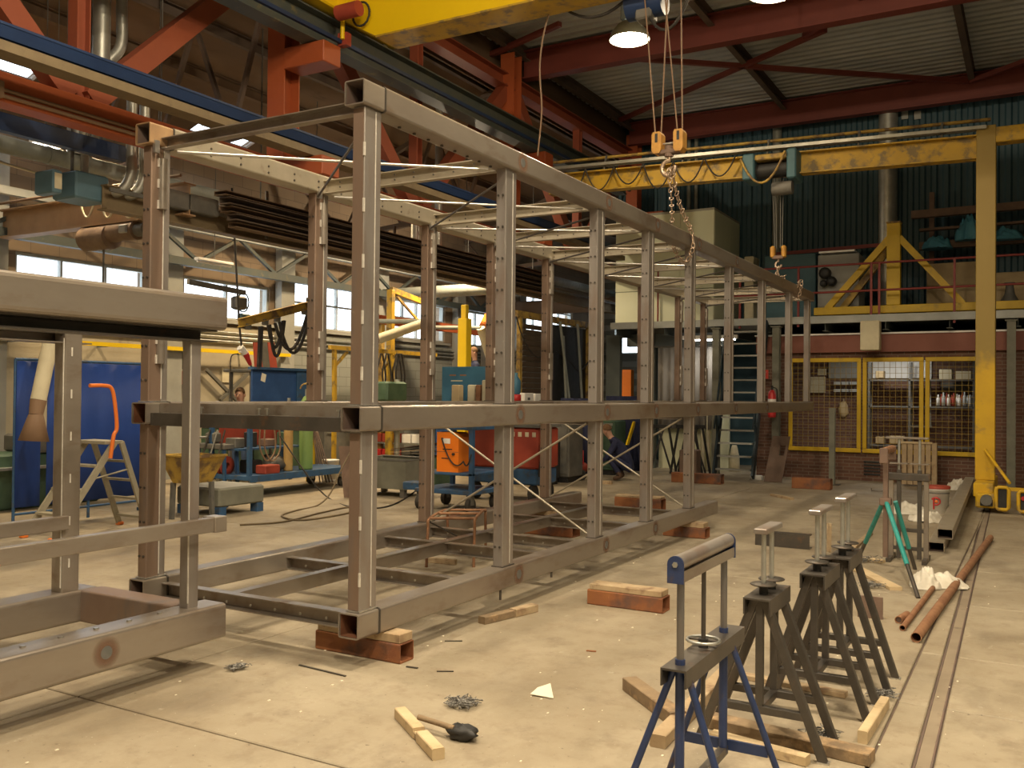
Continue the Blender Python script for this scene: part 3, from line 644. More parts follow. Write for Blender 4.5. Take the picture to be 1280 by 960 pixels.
# yellow triangular lifting frame on the gallery
YA = YM+.42
t = T('lifting_frame', gy(1120, 385, YA), 'yellow triangular steel lifting frame lying on the gallery', 'lifting frame')
a = gy(1018, 379, YA); b = gy(1300, 370, YA); zb = 3.25
obj('base_beam', M().bbox((a.x, YA-.06, zb), (b.x, YA+.1, zb+.15), .008), 'fence_yellow', t)
c0 = gy(1109, 280, YA); c1 = gy(1126, 280, YA); obj('mast', M().bbox((c0.x, YA-.07, zb+.15), (c1.x, YA+.11, c0.z), .008), 'fence_yellow', t)
obj('diagonal', M().bar((gy(1112, 298, YA).x, YA, c0.z-.28), (gy(1034, 370, YA).x, YA, zb+.12), .12, .12), 'fence_yellow', t)
obj('diagonal', M().bar((gy(1112, 298, YA).x, YA+.35, c0.z-.36), (gy(1048, 370, YA).x, YA+.35, zb+.12), .12, .12), 'old_yellow', t)
obj('diagonal', M().bar((gy(1124, 300, YA).x, YA, c0.z-.28), (gy(1204, 368, YA).x, YA, zb+.12), .12, .12), 'fence_yellow', t)
obj('top_plate', M().bbox((c0.x-.01, YA-.09, c0.z), (c1.x+.01, YA+.13, c0.z+.03), .005), 'old_yellow', t)
# stored goods on the gallery
def crate(name, x0, y0, x1, y1, yp, d, material, label, cat): a = gy(x0, y1, yp); b = gy(x1, y0, yp); return obj(name, M().bbox((a.x, yp, 3.2), (b.x, yp+d, b.z), .015), material, label=label, cat=cat)
k = crate('machine_housing', 1022, 316, 1074, 372, 19.6, .7, 'conc_grey', 'pale machine housing standing on the gallery behind the railing', 'machine')
a = gy(1024, 317, 19.6); obj('lid', M().box((a.x, 19.56, a.z), (a.x+.7, 20.2, a.z+.035)), 'white_plastic', k)
for (px, py, r) in ((1032, 342, .12), (1040, 352, .1), (1030, 355, .07)): c = gy(px, py, 19.5); obj('fan_housing', M().lathe([(0, 0), (r, 0), (r, .1), (r*.5, .14), (0, .14)], c, 12, ax=V((0, -1, 0))), 'black', k)
crate('green_cabinet', 955, 316, 1020, 380, 20.6, .6, 'box_teal', 'wide dark teal cabinet on the gallery near the chain', 'cabinet')
crate('plywood_stack', 1158, 326, 1228, 374, 20.4, .8, 'cardboard', 'pale wooden crate behind the railing on the gallery', 'crate')
crate('wooden_crate', 1238, 338, 1300, 374, 20.5, .7, 'cardboard', 'wooden crate on the gallery beyond the gantry leg', 'crate')
c = gy(1262, 375, 20.0); m = M().lathe([(0, 0), (.30, 0), (.30, .03), (.09, .42), (.06, .62), (.1, .64), (0, .64)], (c.x, 20.0, 3.2), 16); obj('steel_funnel', m, 'machine_grey', label='dark steel cone stood upside down on the gallery', cat='funnel')
t = T('cantilever_rack', (-1.2, 21.4, 3.2), 'rusty cantilever rack with long steel sections on the gallery wall', 'rack')
for (px0, py0) in ((1140, 270), (1150, 309), (1150, 289)):
    c = gy(px0, py0, 21.6); obj('rack_arm', M().bar((c.x, 21.5, c.z), (XE-.3, 21.5, c.z+.05), .16, .16 if py0 != 289 else .05), 'rust_dark', t)
for x in (gy(1150, 300, 21.6).x+.2, .5, 3): obj('upright', M().bar((x, 21.95, 3.2), (x, 21.95, 6.1), .1, .1), 'rust_dark', t)
for i, (px, py, rx, rz, sd) in enumerate(((1172, 311, .30, .36, 3), (1211, 301, .26, .62, 5), (1252, 301, .42, .34, 8))):
    c = gy(px, py, 21.35); o = crumple('plastic_bag', (c.x, 21.4, c.z), rx, .26, rz, '%s blue plastic bag on the gallery rack' % ('drooping', 'pointed upright', 'wide low')[i], 'bag', 'bag_blue', sd); o['group'] = 'blue bags on the gallery'
c = gy(1110, 300, 21.95); obj('vent_duct', M().cyl((c.x, 21.9, 3.2), (c.x, 21.9, 8.45), .20, 18), 'duct', label='thick vertical galvanised duct in front of the dark cladding', cat='duct')
for i, px in enumerate((861, 870, 971)): c = gy(px, 250, 22.06); obj('vent_pipe', M().cyl((c.x, 22.06, 3.2), (c.x, 22.06, 8.2), .05 if i < 2 else .11, 10), 'duct_dim', label='slim grey vertical pipe behind the cream cabin' if i < 2 else 'grey vertical pipe behind the hoist of the gantry', cat='pipe', group='slim pipes behind the cream cabin' if i < 2 else None)
for k, px in enumerate((1115, 1131, 1147)): c = gy(px, 144, YB-.06); obj('number_plate', M().box((c.x-.07, YB-.075, c.z-.09), (c.x+.07, YB-.06, c.z+.09)), 'grey_beam', label='small pale square plate high on the dark cladding', cat='plate', group='three small plates on the cladding')
# cream cabin on the gallery
c0 = gy(716, 392, 20.0); c1 = gy(893, 262, 20.0)
t = T('cream_cabin', ((c0.x+c1.x)/2, 21, 3.2), 'large pale cream panelled cabin standing on the gallery', 'cabin')
c0 = gy(769, 392, 20.0); xs = [c0.x+(c1.x-c0.x)*i/3 for i in range(4)]
for i in range(3):
    for z0, z1 in ((3.2, 4.02), (4.035, c1.z)): obj('wall_panel', M().box((xs[i]+.006, 20.0, z0), (xs[i+1]-.006, 20.05, z1)), 'cream_panel', t)
for ya, yb in ((20.05, 21.2), (21.215, 22.0)): obj('side_panel', M().box((c1.x-.05, ya, 3.2), (c1.x, yb, c1.z)), 'cream_panel', t)
obj('cabin_roof', M().box((c0.x, 20.0, c1.z), (c1.x, 22.0, c1.z+.05)), 'cream_side', t)
obj('plinth', M().box((c0.x, 19.97, 3.2), (c1.x+.01, 20.0, 3.28)), 'clad_grey', t)
obj('wall_conduit', M().cyl((gy(823, 300, 19.95).x, 19.95, 3.2), (gy(823, 300, 19.95).x, 19.95, 4.5), .02, 8), 'rail_red', t)
crate('small_cabinet', 930, 320, 942, 372, 20.6, .5, 'cream', 'small cream cabinet next to the cabin on the gallery', 'cabinet')
# ---- wall and curtains below the gallery, left of the stairs
YC = 19.4
def cx(px): return gy(px, 500, YC).x
m = M(); m.box((cx(798), YC+.1, 0), (cx(816), YC+.25, 3.0)); m.box((cx(755), YC+.1, 0), (cx(772), YC+.25, 3.0)); m.box((XG, YC+.1, 2.72), (cx(905), YC+.25, 3.0)); 
obj('wall_passage', m, 'clad_grey', kind='structure')
m = M(); m.box((cx(818), YC+.3, 0), (cx(906), YC+.4, 1.35)); obj('wall_low', m, 'cream_panel', kind='structure')
t = T('passage_light', (-6.0, 18.95, 2.8), 'fluorescent strip light under the gallery near the grey curtain', 'lamp'); obj('housing', M().bbox((-6.6, 18.9, 2.82), (-5.4, 19.0, 2.9), .01), 'white_plastic', t); obj('tube', M().cyl((-6.55, 18.95, 2.8), (-5.45, 18.95, 2.8), .015, 8), 'tube_glow', t); lamp_light('lamp_light', (-6.0, 18.95, 2.77), 8, t, .5, (1, .93, .80))
m = M(); m.box((cx(800), YC+2.3, 0), (-4.9, YC+2.4, 3.0)); obj('wall_shade_backing', m, 'clad_blue', kind='structure')  # dark backing behind the stairs, its colour stands for shade under the gallery
def curtain(name, p0, p1, z0, z1, material, label, waves=9, amp=.03):
    p0 = V(p0); p1 = V(p1); d = p1-p0; nrm = V((-d.y, d.x, 0)).normalized(); n = waves*6; mm = M(); th = .008; vs = []
    for z, k in ((z0, 1.3), (z0+(z1-z0)*.5, 1.0), (z1, .6)):
        for i in range(n+1): vs.append(p0+d*(i/n)+nrm*amp*k*(math.sin(i/n*waves*2*math.pi)+.4*math.sin(i/n*waves*3.3+z))+V((0, 0, z)))
    m_ = len(vs); vs += [v+nrm*th for v in vs]; w = n+1; fs = []
    for r in range(2):
        for i in range(n):
            a = r*w+i; fs.append((a, a+1, a+w+1, a+w)); fs.append((m_+a+1, m_+a, m_+a+w, m_+a+w+1))
    for i in range(n): fs.append((i+1, i, m_+i, m_+i+1)); a = 2*w+i; fs.append((a, a+1, m_+a+1, m_+a))
    mm._add(vs, fs, True); return obj(name, mm, material, label=label, cat='curtain')
curtain('grey_curtain', (cx(822), YC, 0), (cx(890), YC, 0), .9, 2.68, 'curtain_grey', 'long grey fabric curtain hanging below the gallery', 7)
for i, px in enumerate((878, 885, 893)): c = gy(px, 560, YC+.02); obj('wall_pipe', M().cyl((c.x, YC+.04, .03), (c.x, YC+.04, 1.3), .045, 10), 'cream', label='pale vertical pipe standing against the cream wall', cat='pipe', group='pale pipes at the cream wall')
obj('curtain_rail', M().cyl((cx(800), YC, 2.7), (cx(905), YC, 2.7), .02, 8), 'machine_grey', label='grey rail the fabric curtain hangs from', cat='rail')
# what shows through the doorway
c = gy(785, 425, 30.5); a = gy(774, 440, 30.6); b = gy(797, 412, 30.6)
# ---- stairs up to the gallery
t = T('gallery_stairs', gz(915, 598), 'steep dark blue steel stairs with pale treads up to the gallery', 'stairs')
for i in range(12):
    f = i/11; px = 915+f*18; z = .24+i*.245; y = 17.35+f*1.15
    c = gy(917+f*18, 500, y); obj('tread', M().box((c.x-.34, y-.07, z-.03), (c.x+.34, y+.08, z)), 'conc_grey', t)
for s in (-1, 1):
    a = gy(917, 500, 17.25); b = gy(935, 500, 18.5); obj('stringer', M().bar((a.x+s*.37, 17.25, .1), (b.x+s*.37, 18.52, 3.1), .04, .2), 'stair_blue', t)
    for f in (.15, .85): c = a.lerp(b, f); obj('baluster', M().cyl((c.x+s*.37, 17.25+1.27*f, .1+3*f), (c.x+s*.37, 17.25+1.27*f, 1.0+3*f), .017, 8), 'stair_blue', t)
    obj('handrail', M().cyl((a.x+s*.37, 17.25, 1.0), (b.x+s*.37, 18.52, 4.0), .02, 8), 'stair_blue', t)
# ================================================================== MAIN STEEL FRAME
XR, XL, SS, Y0 = -3.405, -5.402, .151, 4.218
ZT, ZM, ZBt = 3.449, 1.534, .327
YT, YBm = 16.70, 11.13
FR = T('steel_skeleton', ((XR+XL)/2, 8, .16), 'long two level welded steel frame of square tubes and posts', 'steel frame')
def tube(xc, zc, y0, y1, material='steel', st=.20, inner='inner_dark'):
    g = .003
    p = obj('main_tube', M().rhs((xc, y0+st, zc), (xc, y1, zc), SS+.004, SS+.004, .016), material, FR)
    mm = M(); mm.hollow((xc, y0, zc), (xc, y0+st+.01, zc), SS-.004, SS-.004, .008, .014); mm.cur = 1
    mm.box((xc-SS/2+.01, y0+st-.02, zc-SS/2+.01), (xc+SS/2-.01, y0+st-.015, zc+SS/2-.01))
    obj('end_stub', mm, ['steel_rusty' if zc > 3 and xc < -4 else 'steel', inner], p)
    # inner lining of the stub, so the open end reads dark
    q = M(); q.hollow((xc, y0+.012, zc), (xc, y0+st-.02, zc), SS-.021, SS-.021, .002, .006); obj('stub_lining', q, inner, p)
    w = M(); w.hollow((xc, y0+st-.006, zc), (xc, y0+st+.006, zc), SS+.008, SS+.008, .006, .018); obj('weld_seam', w, 'steel_dark', p)
    return p
xr, xlc = XR-SS/2, XL+SS/2
tb = {}
for nm, xc, zt, ye in (('RT', xr, ZT, YT), ('RM', xr, ZM, YT), ('RB', xr, ZBt, YBm), ('LT', xlc, ZT, YT), ('LM', xlc, ZM, YT), ('LB', xlc, ZBt, YBm)):
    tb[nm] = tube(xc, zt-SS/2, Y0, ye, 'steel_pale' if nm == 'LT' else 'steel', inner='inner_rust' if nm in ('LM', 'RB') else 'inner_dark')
ROW = [4.34, 6.0, 7.65, 8.91, 10.24, 11.79, 13.42, 15.1, 16.47]
def post(xc, y, z0, z1, side, lower):
    near = y < 4.5
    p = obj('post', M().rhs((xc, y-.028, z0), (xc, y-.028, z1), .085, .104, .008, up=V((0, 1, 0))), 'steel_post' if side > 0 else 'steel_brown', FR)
    if near and side > 0: obj('web_plate', M().box((xc-.04, y-.084, z0+.01), (xc+.036, y-.0805, z1-.01)), 'steel_brown', p)
    obj('post_channel', M().rhs((xc, y+.052, z0), (xc, y+.052, z1), .085, .052, .006, up=V((0, 1, 0))), 'steel_post', p)
    obj('bright_seam', M().box((xc+.036, y+.0215, z0+.02), (xc+.0436, y+.0285, z1-.02)), 'seam', p)
    m = M(); z = z0+.15
    if y < 12:
        while z < z1-.05:
            if side > 0 and near:
                m.box((xc+.036, y-.086, z), (xc+.047, y-.075, z+.08)); z += .33
            else:
                for dx in (-.022, .018): m.cyl((xc+dx, y-.0795, z), (xc+dx, y-.0875, z), .009, 6)
                z += .235
        obj('weld_row' if (side > 0 and near) else 'bolt_row', m, 'seam' if (side > 0 and near) else 'steel_dark', p, kind='stuff')
    obj('foot_weld', M().box((xc-.05, y-.088, z0), (xc+.05, y+.086, z0+.008)), 'weld' if near else 'steel_dark', p)
    if side < 0 and not lower:
        for a, b in ((2.87, 3.22), (1.80, 2.13)):
            q2 = M(); q2.cyl((xc+.048, y+.01, a), (xc+.048, y+.01, b), .032, 12); c = obj('half_tube', q2, 'steel', p)
            k = M()
            for z in (a, (a+b)/2-.03, b-.06): k.box((xc+.042, y-.029, z), (xc+.055, y-.021, z+.06))
            obj('weld_row', k, 'seam', p, kind='stuff')
    return p
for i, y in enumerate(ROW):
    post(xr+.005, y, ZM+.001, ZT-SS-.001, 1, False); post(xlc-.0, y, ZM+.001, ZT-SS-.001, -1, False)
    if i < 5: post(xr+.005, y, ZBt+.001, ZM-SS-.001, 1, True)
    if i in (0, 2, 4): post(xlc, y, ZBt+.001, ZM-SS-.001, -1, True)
xi0, xi1 = XL+SS, XR-SS                                  # inner faces
for i, y in enumerate(ROW):
    zc = ZT-SS+.052
    p = obj('cross_beam', M().chan((xi0, y, zc if i else zc-.03), (xi1, y, zc if i else zc-.03), .06, .11 if i else .075, .007, flip=1), 'steel_pale' if i else 'steel', FR)
    if i:
        m = M()
        for k in range(1, 9):
            x = xi0+(xi1-xi0)*k/9
            for dz in (-.02, .02): m.cyl((x, y-.031, zc+dz), (x, y-.038, zc+dz), .008, 6)
        obj('bolt_row', m, 'steel_dark', p, kind='stuff')
    if i < 8:
        zr = ZT-SS-.012; yn = ROW[i+1]
        obj('tie_rod', M().cyl((xi0+.01, y+.1, zr), (xi1-.01, yn-.12, zr), .011, 8), 'steel_bright', FR)
        obj('tie_rod', M().cyl((xi1-.01, y+.1, zr-.03), (xi0+.01, yn-.1, zr-.03), .010, 8), 'steel_dark', FR)
    obj('rod_lug', M().box((xi0-.012, y-.09, ZT-SS-.055), (xi0+.012, y-.05, ZT-SS+.03)), 'steel_bright', FR)
# weld spots with rust halo on the outer faces
def spot(y, z, par, r=.036):
    p = obj('plug_weld', M().cyl((XR+.002, y, z), (XR+.0035, y, z), r, 18), 'plug', par)
    obj('heat_stain', M().cyl((XR+.0022, y, z), (XR+.0028, y, z), .085, 20), 'halo', p)
for y in (6.12, 7.75, 9.0, 10.35, 11.9): spot(y, ZT-SS/2, tb['RT'])
for y in (6.12, 7.75, 9.0, 10.35, 11.9, 13.5): spot(y, ZM-SS/2, tb['RM'])
for y in (6.12, 7.75, 9.0): spot(y, ZBt-SS/2, tb['RB'])
# bolts under the top tube and on the left tube face
m = M()
for k in range(8): m.cyl((xr-.03, 4.7+k*.16, ZT-SS-.002), (xr-.03, 4.7+k*.16, ZT-SS-.012), .012, 6)
obj('bolt_row', m, 'steel_dark', tb['RT'], kind='stuff')
m = M()
for k in range(22):
    y = 4.75+k*.29
    for dz in (-.03, .02): m.cyl((XL+SS+.002, y, ZT-SS/2+dz-.01), (XL+SS+.008, y, ZT-SS/2+dz-.01), .009, 6)
obj('bolt_row', m, 'steel_dark', tb['LT'], kind='stuff')
# middle level cross members
for i in (0, 2, 4, 6, 8):
    y = ROW[i]-.06 if i == 0 else ROW[i]
    p = obj('cross_beam', M().box((xi0, y+.05, ZM-.07), (xi1, y+.06, ZM-.005)), 'steel', FR)
    obj('ledge_angle', M().chan((xi0, y+.02, ZM-.115), (xi1, y+.02, ZM-.115), .09, .085, .008, flip=-1), 'steel_dark', p)
    if i == 0:
        for x in (-4.85, -4.79, -4.27, -4.20, -3.62):
            b = M(); b.cyl((x, y-.0, ZM-.07), (x, y-.0, ZM-.035), .008, 8); b.cyl((x, y-.0, ZM-.035), (x, y-.0, ZM-.024), .016, 8); obj('bolt', b, 'steel_bright', p)
# bottom level cross members and stringer
for y in (4.40, 5.62, 6.9, 7.65, 8.95, 10.24): 
    p = obj('cross_beam', M().chan((xi0, y, .235), (xi1, y, .235), .07, .10, .007, flip=1), 'steel', FR)
    m = M()
    for k in range(1, 8): m.cyl((xi0+(xi1-xi0)*k/8, y-.036, .235), (xi0+(xi1-xi0)*k/8, y-.043, .235), .009, 6)
    obj('bolt_row', m, 'steel_bright', p, kind='stuff')
obj('stringer', M().chan((-4.62, 4.44, .235), (-4.62, 10.2, .235), .07, .098, .007, flip=-1), 'steel', FR)
obj('top_flat', M().box((-4.66, 5.66, .287), (-4.58, 10.2, .293)), 'steel_bright', FR)
# transverse X bracing below
for i in (2, 4):
    y = ROW[i]
    obj('brace_rod', M().cyl((xi0, y+.02, ZM-SS-.03), (xi1, y+.02, ZBt+.02), .011, 8), 'steel_pale', FR)
    obj('brace_rod', M().cyl((xi0, y-.02, ZBt+.02), (xi1, y-.02, ZM-SS-.03), .011, 8), 'steel_pale', FR)
    obj('lower_head', M().chan((xi0, y, ZM-SS-.02), (xi1, y, ZM-SS-.02), .05, .04, .005), 'steel', FR)
for y, z in ((6.18, .1), (7.0, .13)): obj('stud', M().cyl((XR-.02, y-.3, z), (XR-.02, y-.3, .18), .01, 6), 'steel_dark', FR)
# ---- supports of the frame
def rust_block(x0, x1, y0, y1, h, label, shim=None, rz=0, wood='wood', material='rust'):
    c = V(((x0+x1)/2, (y0+y1)/2, 0)); t = T('support_block', c, label, 'support block', 'rusty box section supports')
    o = obj('box_section', M().hollow((x0, (y0+y1)/2, h/2), (x1, (y0+y1)/2, h/2), y1-y0, h, .008, .01), material, t)
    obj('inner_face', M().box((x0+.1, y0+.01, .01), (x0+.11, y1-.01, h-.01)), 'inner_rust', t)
    if shim:
        s = obj('wood_shim', M().bbox((shim[0], y0+.005, h+.001), (shim[1], y1-.005, h+.001+shim[2]), .004), wood, t)
    t.rotation_euler.z = rz; return t
bz = ZBt-SS-.002-.002
rust_block(-3.94, -3.285, 4.46, 4.60, .118, 'rust orange box section with wooden shim carrying the near end of the long frame', (-3.93, -3.29, bz-.118))
rust_block(-3.75, -3.25, 10.15, 10.33, .118, 'rusty box section with wood under the far end of the lower tube', (-3.73, -3.27, bz-.118))
rust_block(-5.55, -5.1, 4.46, 4.60, .118, 'rusty box section below the near left corner of the long frame', (-5.53, -5.12, bz-.118))
rust_block(-5.6, -5.1, 10.15, 10.33, .118, 'rusty box section below the far left corner of the long frame', (-5.58, -5.12, bz-.118))
a = gz(741, 752); b = gz(838, 764)
rust_block(-3.01, -2.40, 6.50, 6.66, .115, 'loose rusty box section with a wooden board on top lying before the long frame', (-2.995, -2.41, .045))
c = gz(1015, 611); rust_block(c.x-.33, c.x+.33, c.y-.1, c.y+.1, .19, 'rusty box section lying before the mesh panels', None, 0, 'wood', 'rust')
c = gz(880, 604); rust_block(c.x-.6, c.x+.35, c.y-.1, c.y+.1, .18, 'rusty box section lying near the stairs', None)
c = gz(800, 640); rust_block(c.x-.34, c.x+.34, c.y-.1, c.y+.1, .20, 'rusty box section on the floor behind the long frame', (c.x-.33, c.x+.33, .03))
c = gz(686, 668); rust_block(c.x-.3, c.x+.35, c.y-.1, c.y+.1, .12, 'low rusty box section on the floor inside the long frame', None)
# ================================================================== SECOND FRAME (left foreground)
X2, S2, YE2 = -4.135, .20, 3.90
F2 = T('small_steel_skeleton', (-4.7, 2, .17), 'smaller welded steel frame with a rounded top tube, near the long frame', 'steel frame')
x2 = X2-S2/2; x2l = -5.26
YS2 = -1.2
def tub2(nm, x, zc, w, h, y1, r=.02, material='steel', y0=YS2): return obj(nm, M().rhs((x, y0, zc), (x, y1, zc), w, h, r), material, F2)
br = tub2('bottom_tube', x2, .27, S2, .20, YE2)
p = obj('plug_weld', M().cyl((X2+.001, 3.10, .27), (X2+.0025, 3.10, .27), .034, 18), 'plug', br); obj('heat_stain', M().cyl((X2+.0012, 3.10, .27), (X2+.002, 3.10, .27), .085, 20), 'halo', p)
m = M()
for k in range(9): m.cyl((X2-.11, 3.72-k*.2, .37), (X2-.11, 3.72-k*.2, .378), .014, 6)
obj('bolt_row', m, 'steel_bright', br, kind='stuff')
tub2('bottom_tube', x2l, .27, S2, .20, 3.80)
obj('end_cross_tube', M().rhs((x2l+.1, 3.76, .27), (x2-.1, 3.76, .27), .16, .198, .012), 'steel_brown', F2)
tp = tub2('top_tube', x2, 2.068, S2, .195, YE2-.02, .03)
obj('lower_flange', M().chan((x2-.02, YS2, 1.935), (x2-.02, YE2-.05, 1.935), .15, .07, .008, flip=1), 'steel_dark', tp)
tub2('top_tube', x2l, 2.068, S2, .195, 3.78, .03)
obj('lower_flange', M().chan((x2l, YS2, 1.935), (x2l, 3.75, 1.935), .15, .07, .008, flip=1), 'steel', tp)
p = obj('post', M().rhs((x2-.01, 3.72, .37), (x2-.01, 3.72, 1.90), .075, .075, .008, up=V((0, 1, 0))), 'steel_post', F2); obj('bright_seam', M().box((x2+.022, 3.679, .4), (x2+.030, 3.683, 1.88)), 'seam', p)
p = obj('post', M().rhs((x2l+.03, 3.62, .37), (x2l+.03, 3.62, 1.97), .11, .12, .012, up=V((0, 1, 0))), 'steel', F2); obj('bright_seam', M().box((x2l+.07, 3.555, .4), (x2l+.078, 3.5595, 1.93)), 'seam', p)
m = M()
for k in range(6): m.box((x2l+.086, 3.60, .52+k*.26), (x2l+.0885, 3.61, .575+k*.26))
obj('weld_row', m, 'seam', p, kind='stuff')
for y in (2.2, .6):
    obj('post', M().rhs((x2-.01, y, .37), (x2-.01, y, 1.90), .075, .075, .008, up=V((0, 1, 0))), 'steel_post', F2) if y < 1 else None
    obj('cross_tube', M().rhs((x2l+.1, y, .29), (x2-.1, y, .29), .12, .15, .01), 'steel', F2)
r = tub2('guard_rail', X2+.005, .845, .055, .082, 3.83, .006); obj('end_cap', M().bbox((X2-.06, 3.77, .80), (X2+.045, 3.86, .89), .004), 'steel', r)
tub2('guard_rail', -5.17, .80, .055, .085, 3.58, .006)
for i, (x, y) in enumerate(((x2, 1.6), (x2l, 1.6), (x2, -.6), (x2l, -.6))):
    t = T('timber_block', (x, y, 0), 'pair of timber offcuts packed below the smaller frame, %s' % ('window side near end', 'wall side near end', 'hidden front corner', 'hidden rear corner')[i] if i > 1 else 'timber packing below the smaller frame, %s' % ('aisle side', 'window side')[i], 'timber', 'timber packing of the smaller frame')
    for k in range(2): obj('timber', M().bbox((x-.16, y-.05, k*.0848), (x+.16, y+.05, k*.0848+.084), .005), 'wood_old', t)
# ================================================================== CRANES
# ---- yellow bridge crane overhead
t = T('bridge_crane', (-2, 9.8, 6.3), 'big yellow box girder of the overhead bridge crane', 'crane')
gy0, gy1, gz0 = 9.62, 9.98, 6.30
m = M(); prof = [(-7.55, gz0), (6.7, gz0), (6.7, gz0+.85), (-7.95, gz0+.85), (-7.95, gz0+.22)]
obj('box_girder', M().plate([(x, gy1, z) for x, z in prof][::1], gy1-gy0), 'crane_yellow', t)
obj('bottom_flange', M().box((-7.55, gy0-.06, gz0-.025), (6.7, gy1+.06, gz0)), 'gantry_yellow', t)
e = obj('end_truck', M().bbox((-8.42, 8.7, 6.68), (-8.05, 10.9, 7.0), .02), 'crane_yellow', t)
obj('truck_plate', M().box((-8.1, 9.4, 6.6), (-7.9, 10.2, 7.0)), 'crane_yellow', t)
for y in (8.9, 10.7): obj('wheel', M().cyl((-8.34, y, 6.74), (-8.26, y, 6.74), .085, 16), 'machine_grey', e)
obj('drive_motor', M().cyl((-8.0, 9.35, 6.6), (-7.65, 9.35, 6.6), .10, 14), 'red_dull', e)
obj('buffer', M().cyl((-8.05, 9.5, 6.32), (-8.05, 9.5, 6.75), .03, 8), 'crane_yellow', e)
obj('current_collector', M().box((-8.15, 9.52, 6.25), (-8.0, 9.62, 6.42)), 'red_dull', e)
obj('cable_coil', M().path([(-7.78+.14*math.cos(a*.5), 9.55, 6.62+.16*math.sin(a*.5)) for a in range(24)], .014, 6), 'rubber', e)
obj('rear_rail', M().bar((-7.9, 10.75, 6.95), (6.7, 10.75, 6.95), .2, .4), 'crane_yellow', t)
hx, hy = -3.48, 9.77
tr = obj('trolley', M().bbox((hx-.55, 10.05, 6.42), (hx+.9, 10.7, 6.75), .02), 'machine_grey', t)
obj('rope_drum', M().cyl((hx-.2, 10.1, 6.30), (hx+.7, 10.1, 6.30), .16, 16), 'machine_grey', tr)
obj('hoist_motor', M().cyl((hx-.75, 10.15, 6.22), (hx-.3, 10.15, 6.22), .17, 16), 'runway_blue', tr)
obj('hoist_gearbox', M().bbox((hx-.62, 10.02, 6.0), (hx-.42, 10.25, 6.2), .02), 'machine_grey', tr)
obj('limit_switch', M().bbox((hx+.75, 9.95, 6.02), (hx+.85, 10.1, 6.3), .015), 'rust_dark', tr)
obj('festoon', M().path(arc((-5.2, 10.05, 6.5), (hx-.6, 10.05, 6.4), .3)+arc((hx-.6, 10.05, 6.4), (hx+.1, 10.05, 6.35), .55), .018, 6), 'rubber', t)
# hook block with its ropes
zc = gy(838, 178, hy).z
t = T('hook_block', (hx, hy, zc-.2), 'twin sheave hook block hanging on four wire ropes', 'hook block')
for s, px in ((-1, 823), (1, 850)):
    x = gy(px, 175, hy).x; q = obj('sheave_housing', M().prism([(a*.055, b*.12) for a, b in ((-1, -.7), (-.6, -1), (.6, -1), (1, -.7), (1, .75), (.7, 1), (-.7, 1), (-1, .75))], (x-.0, hy-.07, zc), (x, hy+.07, zc)), 'hook_yellow', t)
    obj('slot', M().box((x-.016, hy-.0725, zc+.0), (x+.016, hy-.0705, zc+.10)), 'black', q)
xa_, xb_ = gy(823, 175, hy).x, gy(850, 175, hy).x; xm = (xa_+xb_)/2
obj('spreader_rod', M().cyl((xa_, hy, zc-.01), (xb_, hy, zc-.01), .012, 8), 'steel_bright', t)
obj('cross_head', M().bbox((xa_, hy-.05, zc-.13), (xb_, hy+.05, zc-.08), .01), 'rust_dark', t)
obj('swivel', M().cyl((xm, hy, zc-.16), (xm, hy, zc-.04), .05, 12), 'rust_dark', t)
pts = [(xm, hy, zc-.13), (xm+.005, hy, zc-.19)]+[(xm-.005+.078*math.cos(a), hy, zc-.285+.085*math.sin(a)) for a in [math.radians(q) for q in (80, 110, 140, 170, 200, 230, 260, 290, 320, 350, 372)]]
obj('hook', M().path(pts, .024, 10), 'chain', t)
for a, b in (((803, -40), 819), ((836, -40), 826.5), ((828, -40), 847), ((851, -40), 853)):
    p0 = gy(b, 166, hy+(.03 if a[0] in (836, 851) else -.02)); p1 = gy(*a, hy+.25); obj('wire_rope', M().cyl(p0, p1, .009, 6), 'hose_brown', t)
# chain sling round the top tube
LINK = None
def chain(name, pts, label, step=.052, r=.0075):
    global LINK
    t = T(name, pts[-1], label, 'chain'); P = bez(pts, 16); d = 0; out = []
    L_ = [0]
    for i in range(1, len(P)): L_.append(L_[-1]+(P[i]-P[i-1]).length)
    n = int(L_[-1]/step); j = 0
    for k in range(n):
        s = (k+.5)*step
        while j < len(L_)-2 and L_[j+1] < s: j += 1
        f = (s-L_[j])/max(1e-6, L_[j+1]-L_[j]); p = P[j].lerp(P[j+1], f); dr = (P[j+1]-P[j]).normalized()
        if LINK is None:
            q = [(.021*math.cos(a), 0, .035*math.sin(a)) for a in [2*math.pi*i/10 for i in range(10)]]
            mm = M().path(q, r, 5, True); LINK = bpy.data.meshes.new('link'); LINK.from_pydata(mm.v, [], mm.f); LINK.polygons.foreach_set('use_smooth', mm.sm); LINK.materials.append(MATS['chain'])
        o = bpy.data.objects.new('link', LINK); COL.objects.link(o); o.parent = t; o.location = p-t.location
        a, u = frame_axes(dr); 
        if k % 2: a, u = u, -a
        o.rotation_euler = Matrix(((a.x, u.x, dr.x), (a.y, u.y, dr.y), (a.z, u.z, dr.z))).to_euler()
    return t
zk = zc-.37; xs_ = XR-SS/2
q = lambda px, py, X_: gx(px, py, X_)
chain('chain_sling', [q(836.5, 208, -3.48), q(841, 218, -3.47), q(845, 238, -3.47), q(852, 262, -3.44), q(864, 289, -3.37), q(866.5, 302, -3.35), q(865, 314, -3.36), q(857, 327, -3.44), q(848, 322, -3.56), q(843, 311, -3.60), q(840.5, 296, -3.60), q(840, 270, -3.56), q(839, 245, -3.49), q(837, 224, -3.48), q(835.5, 208, -3.48)], 'loose chain sling looped round the top tube from the crane hook')
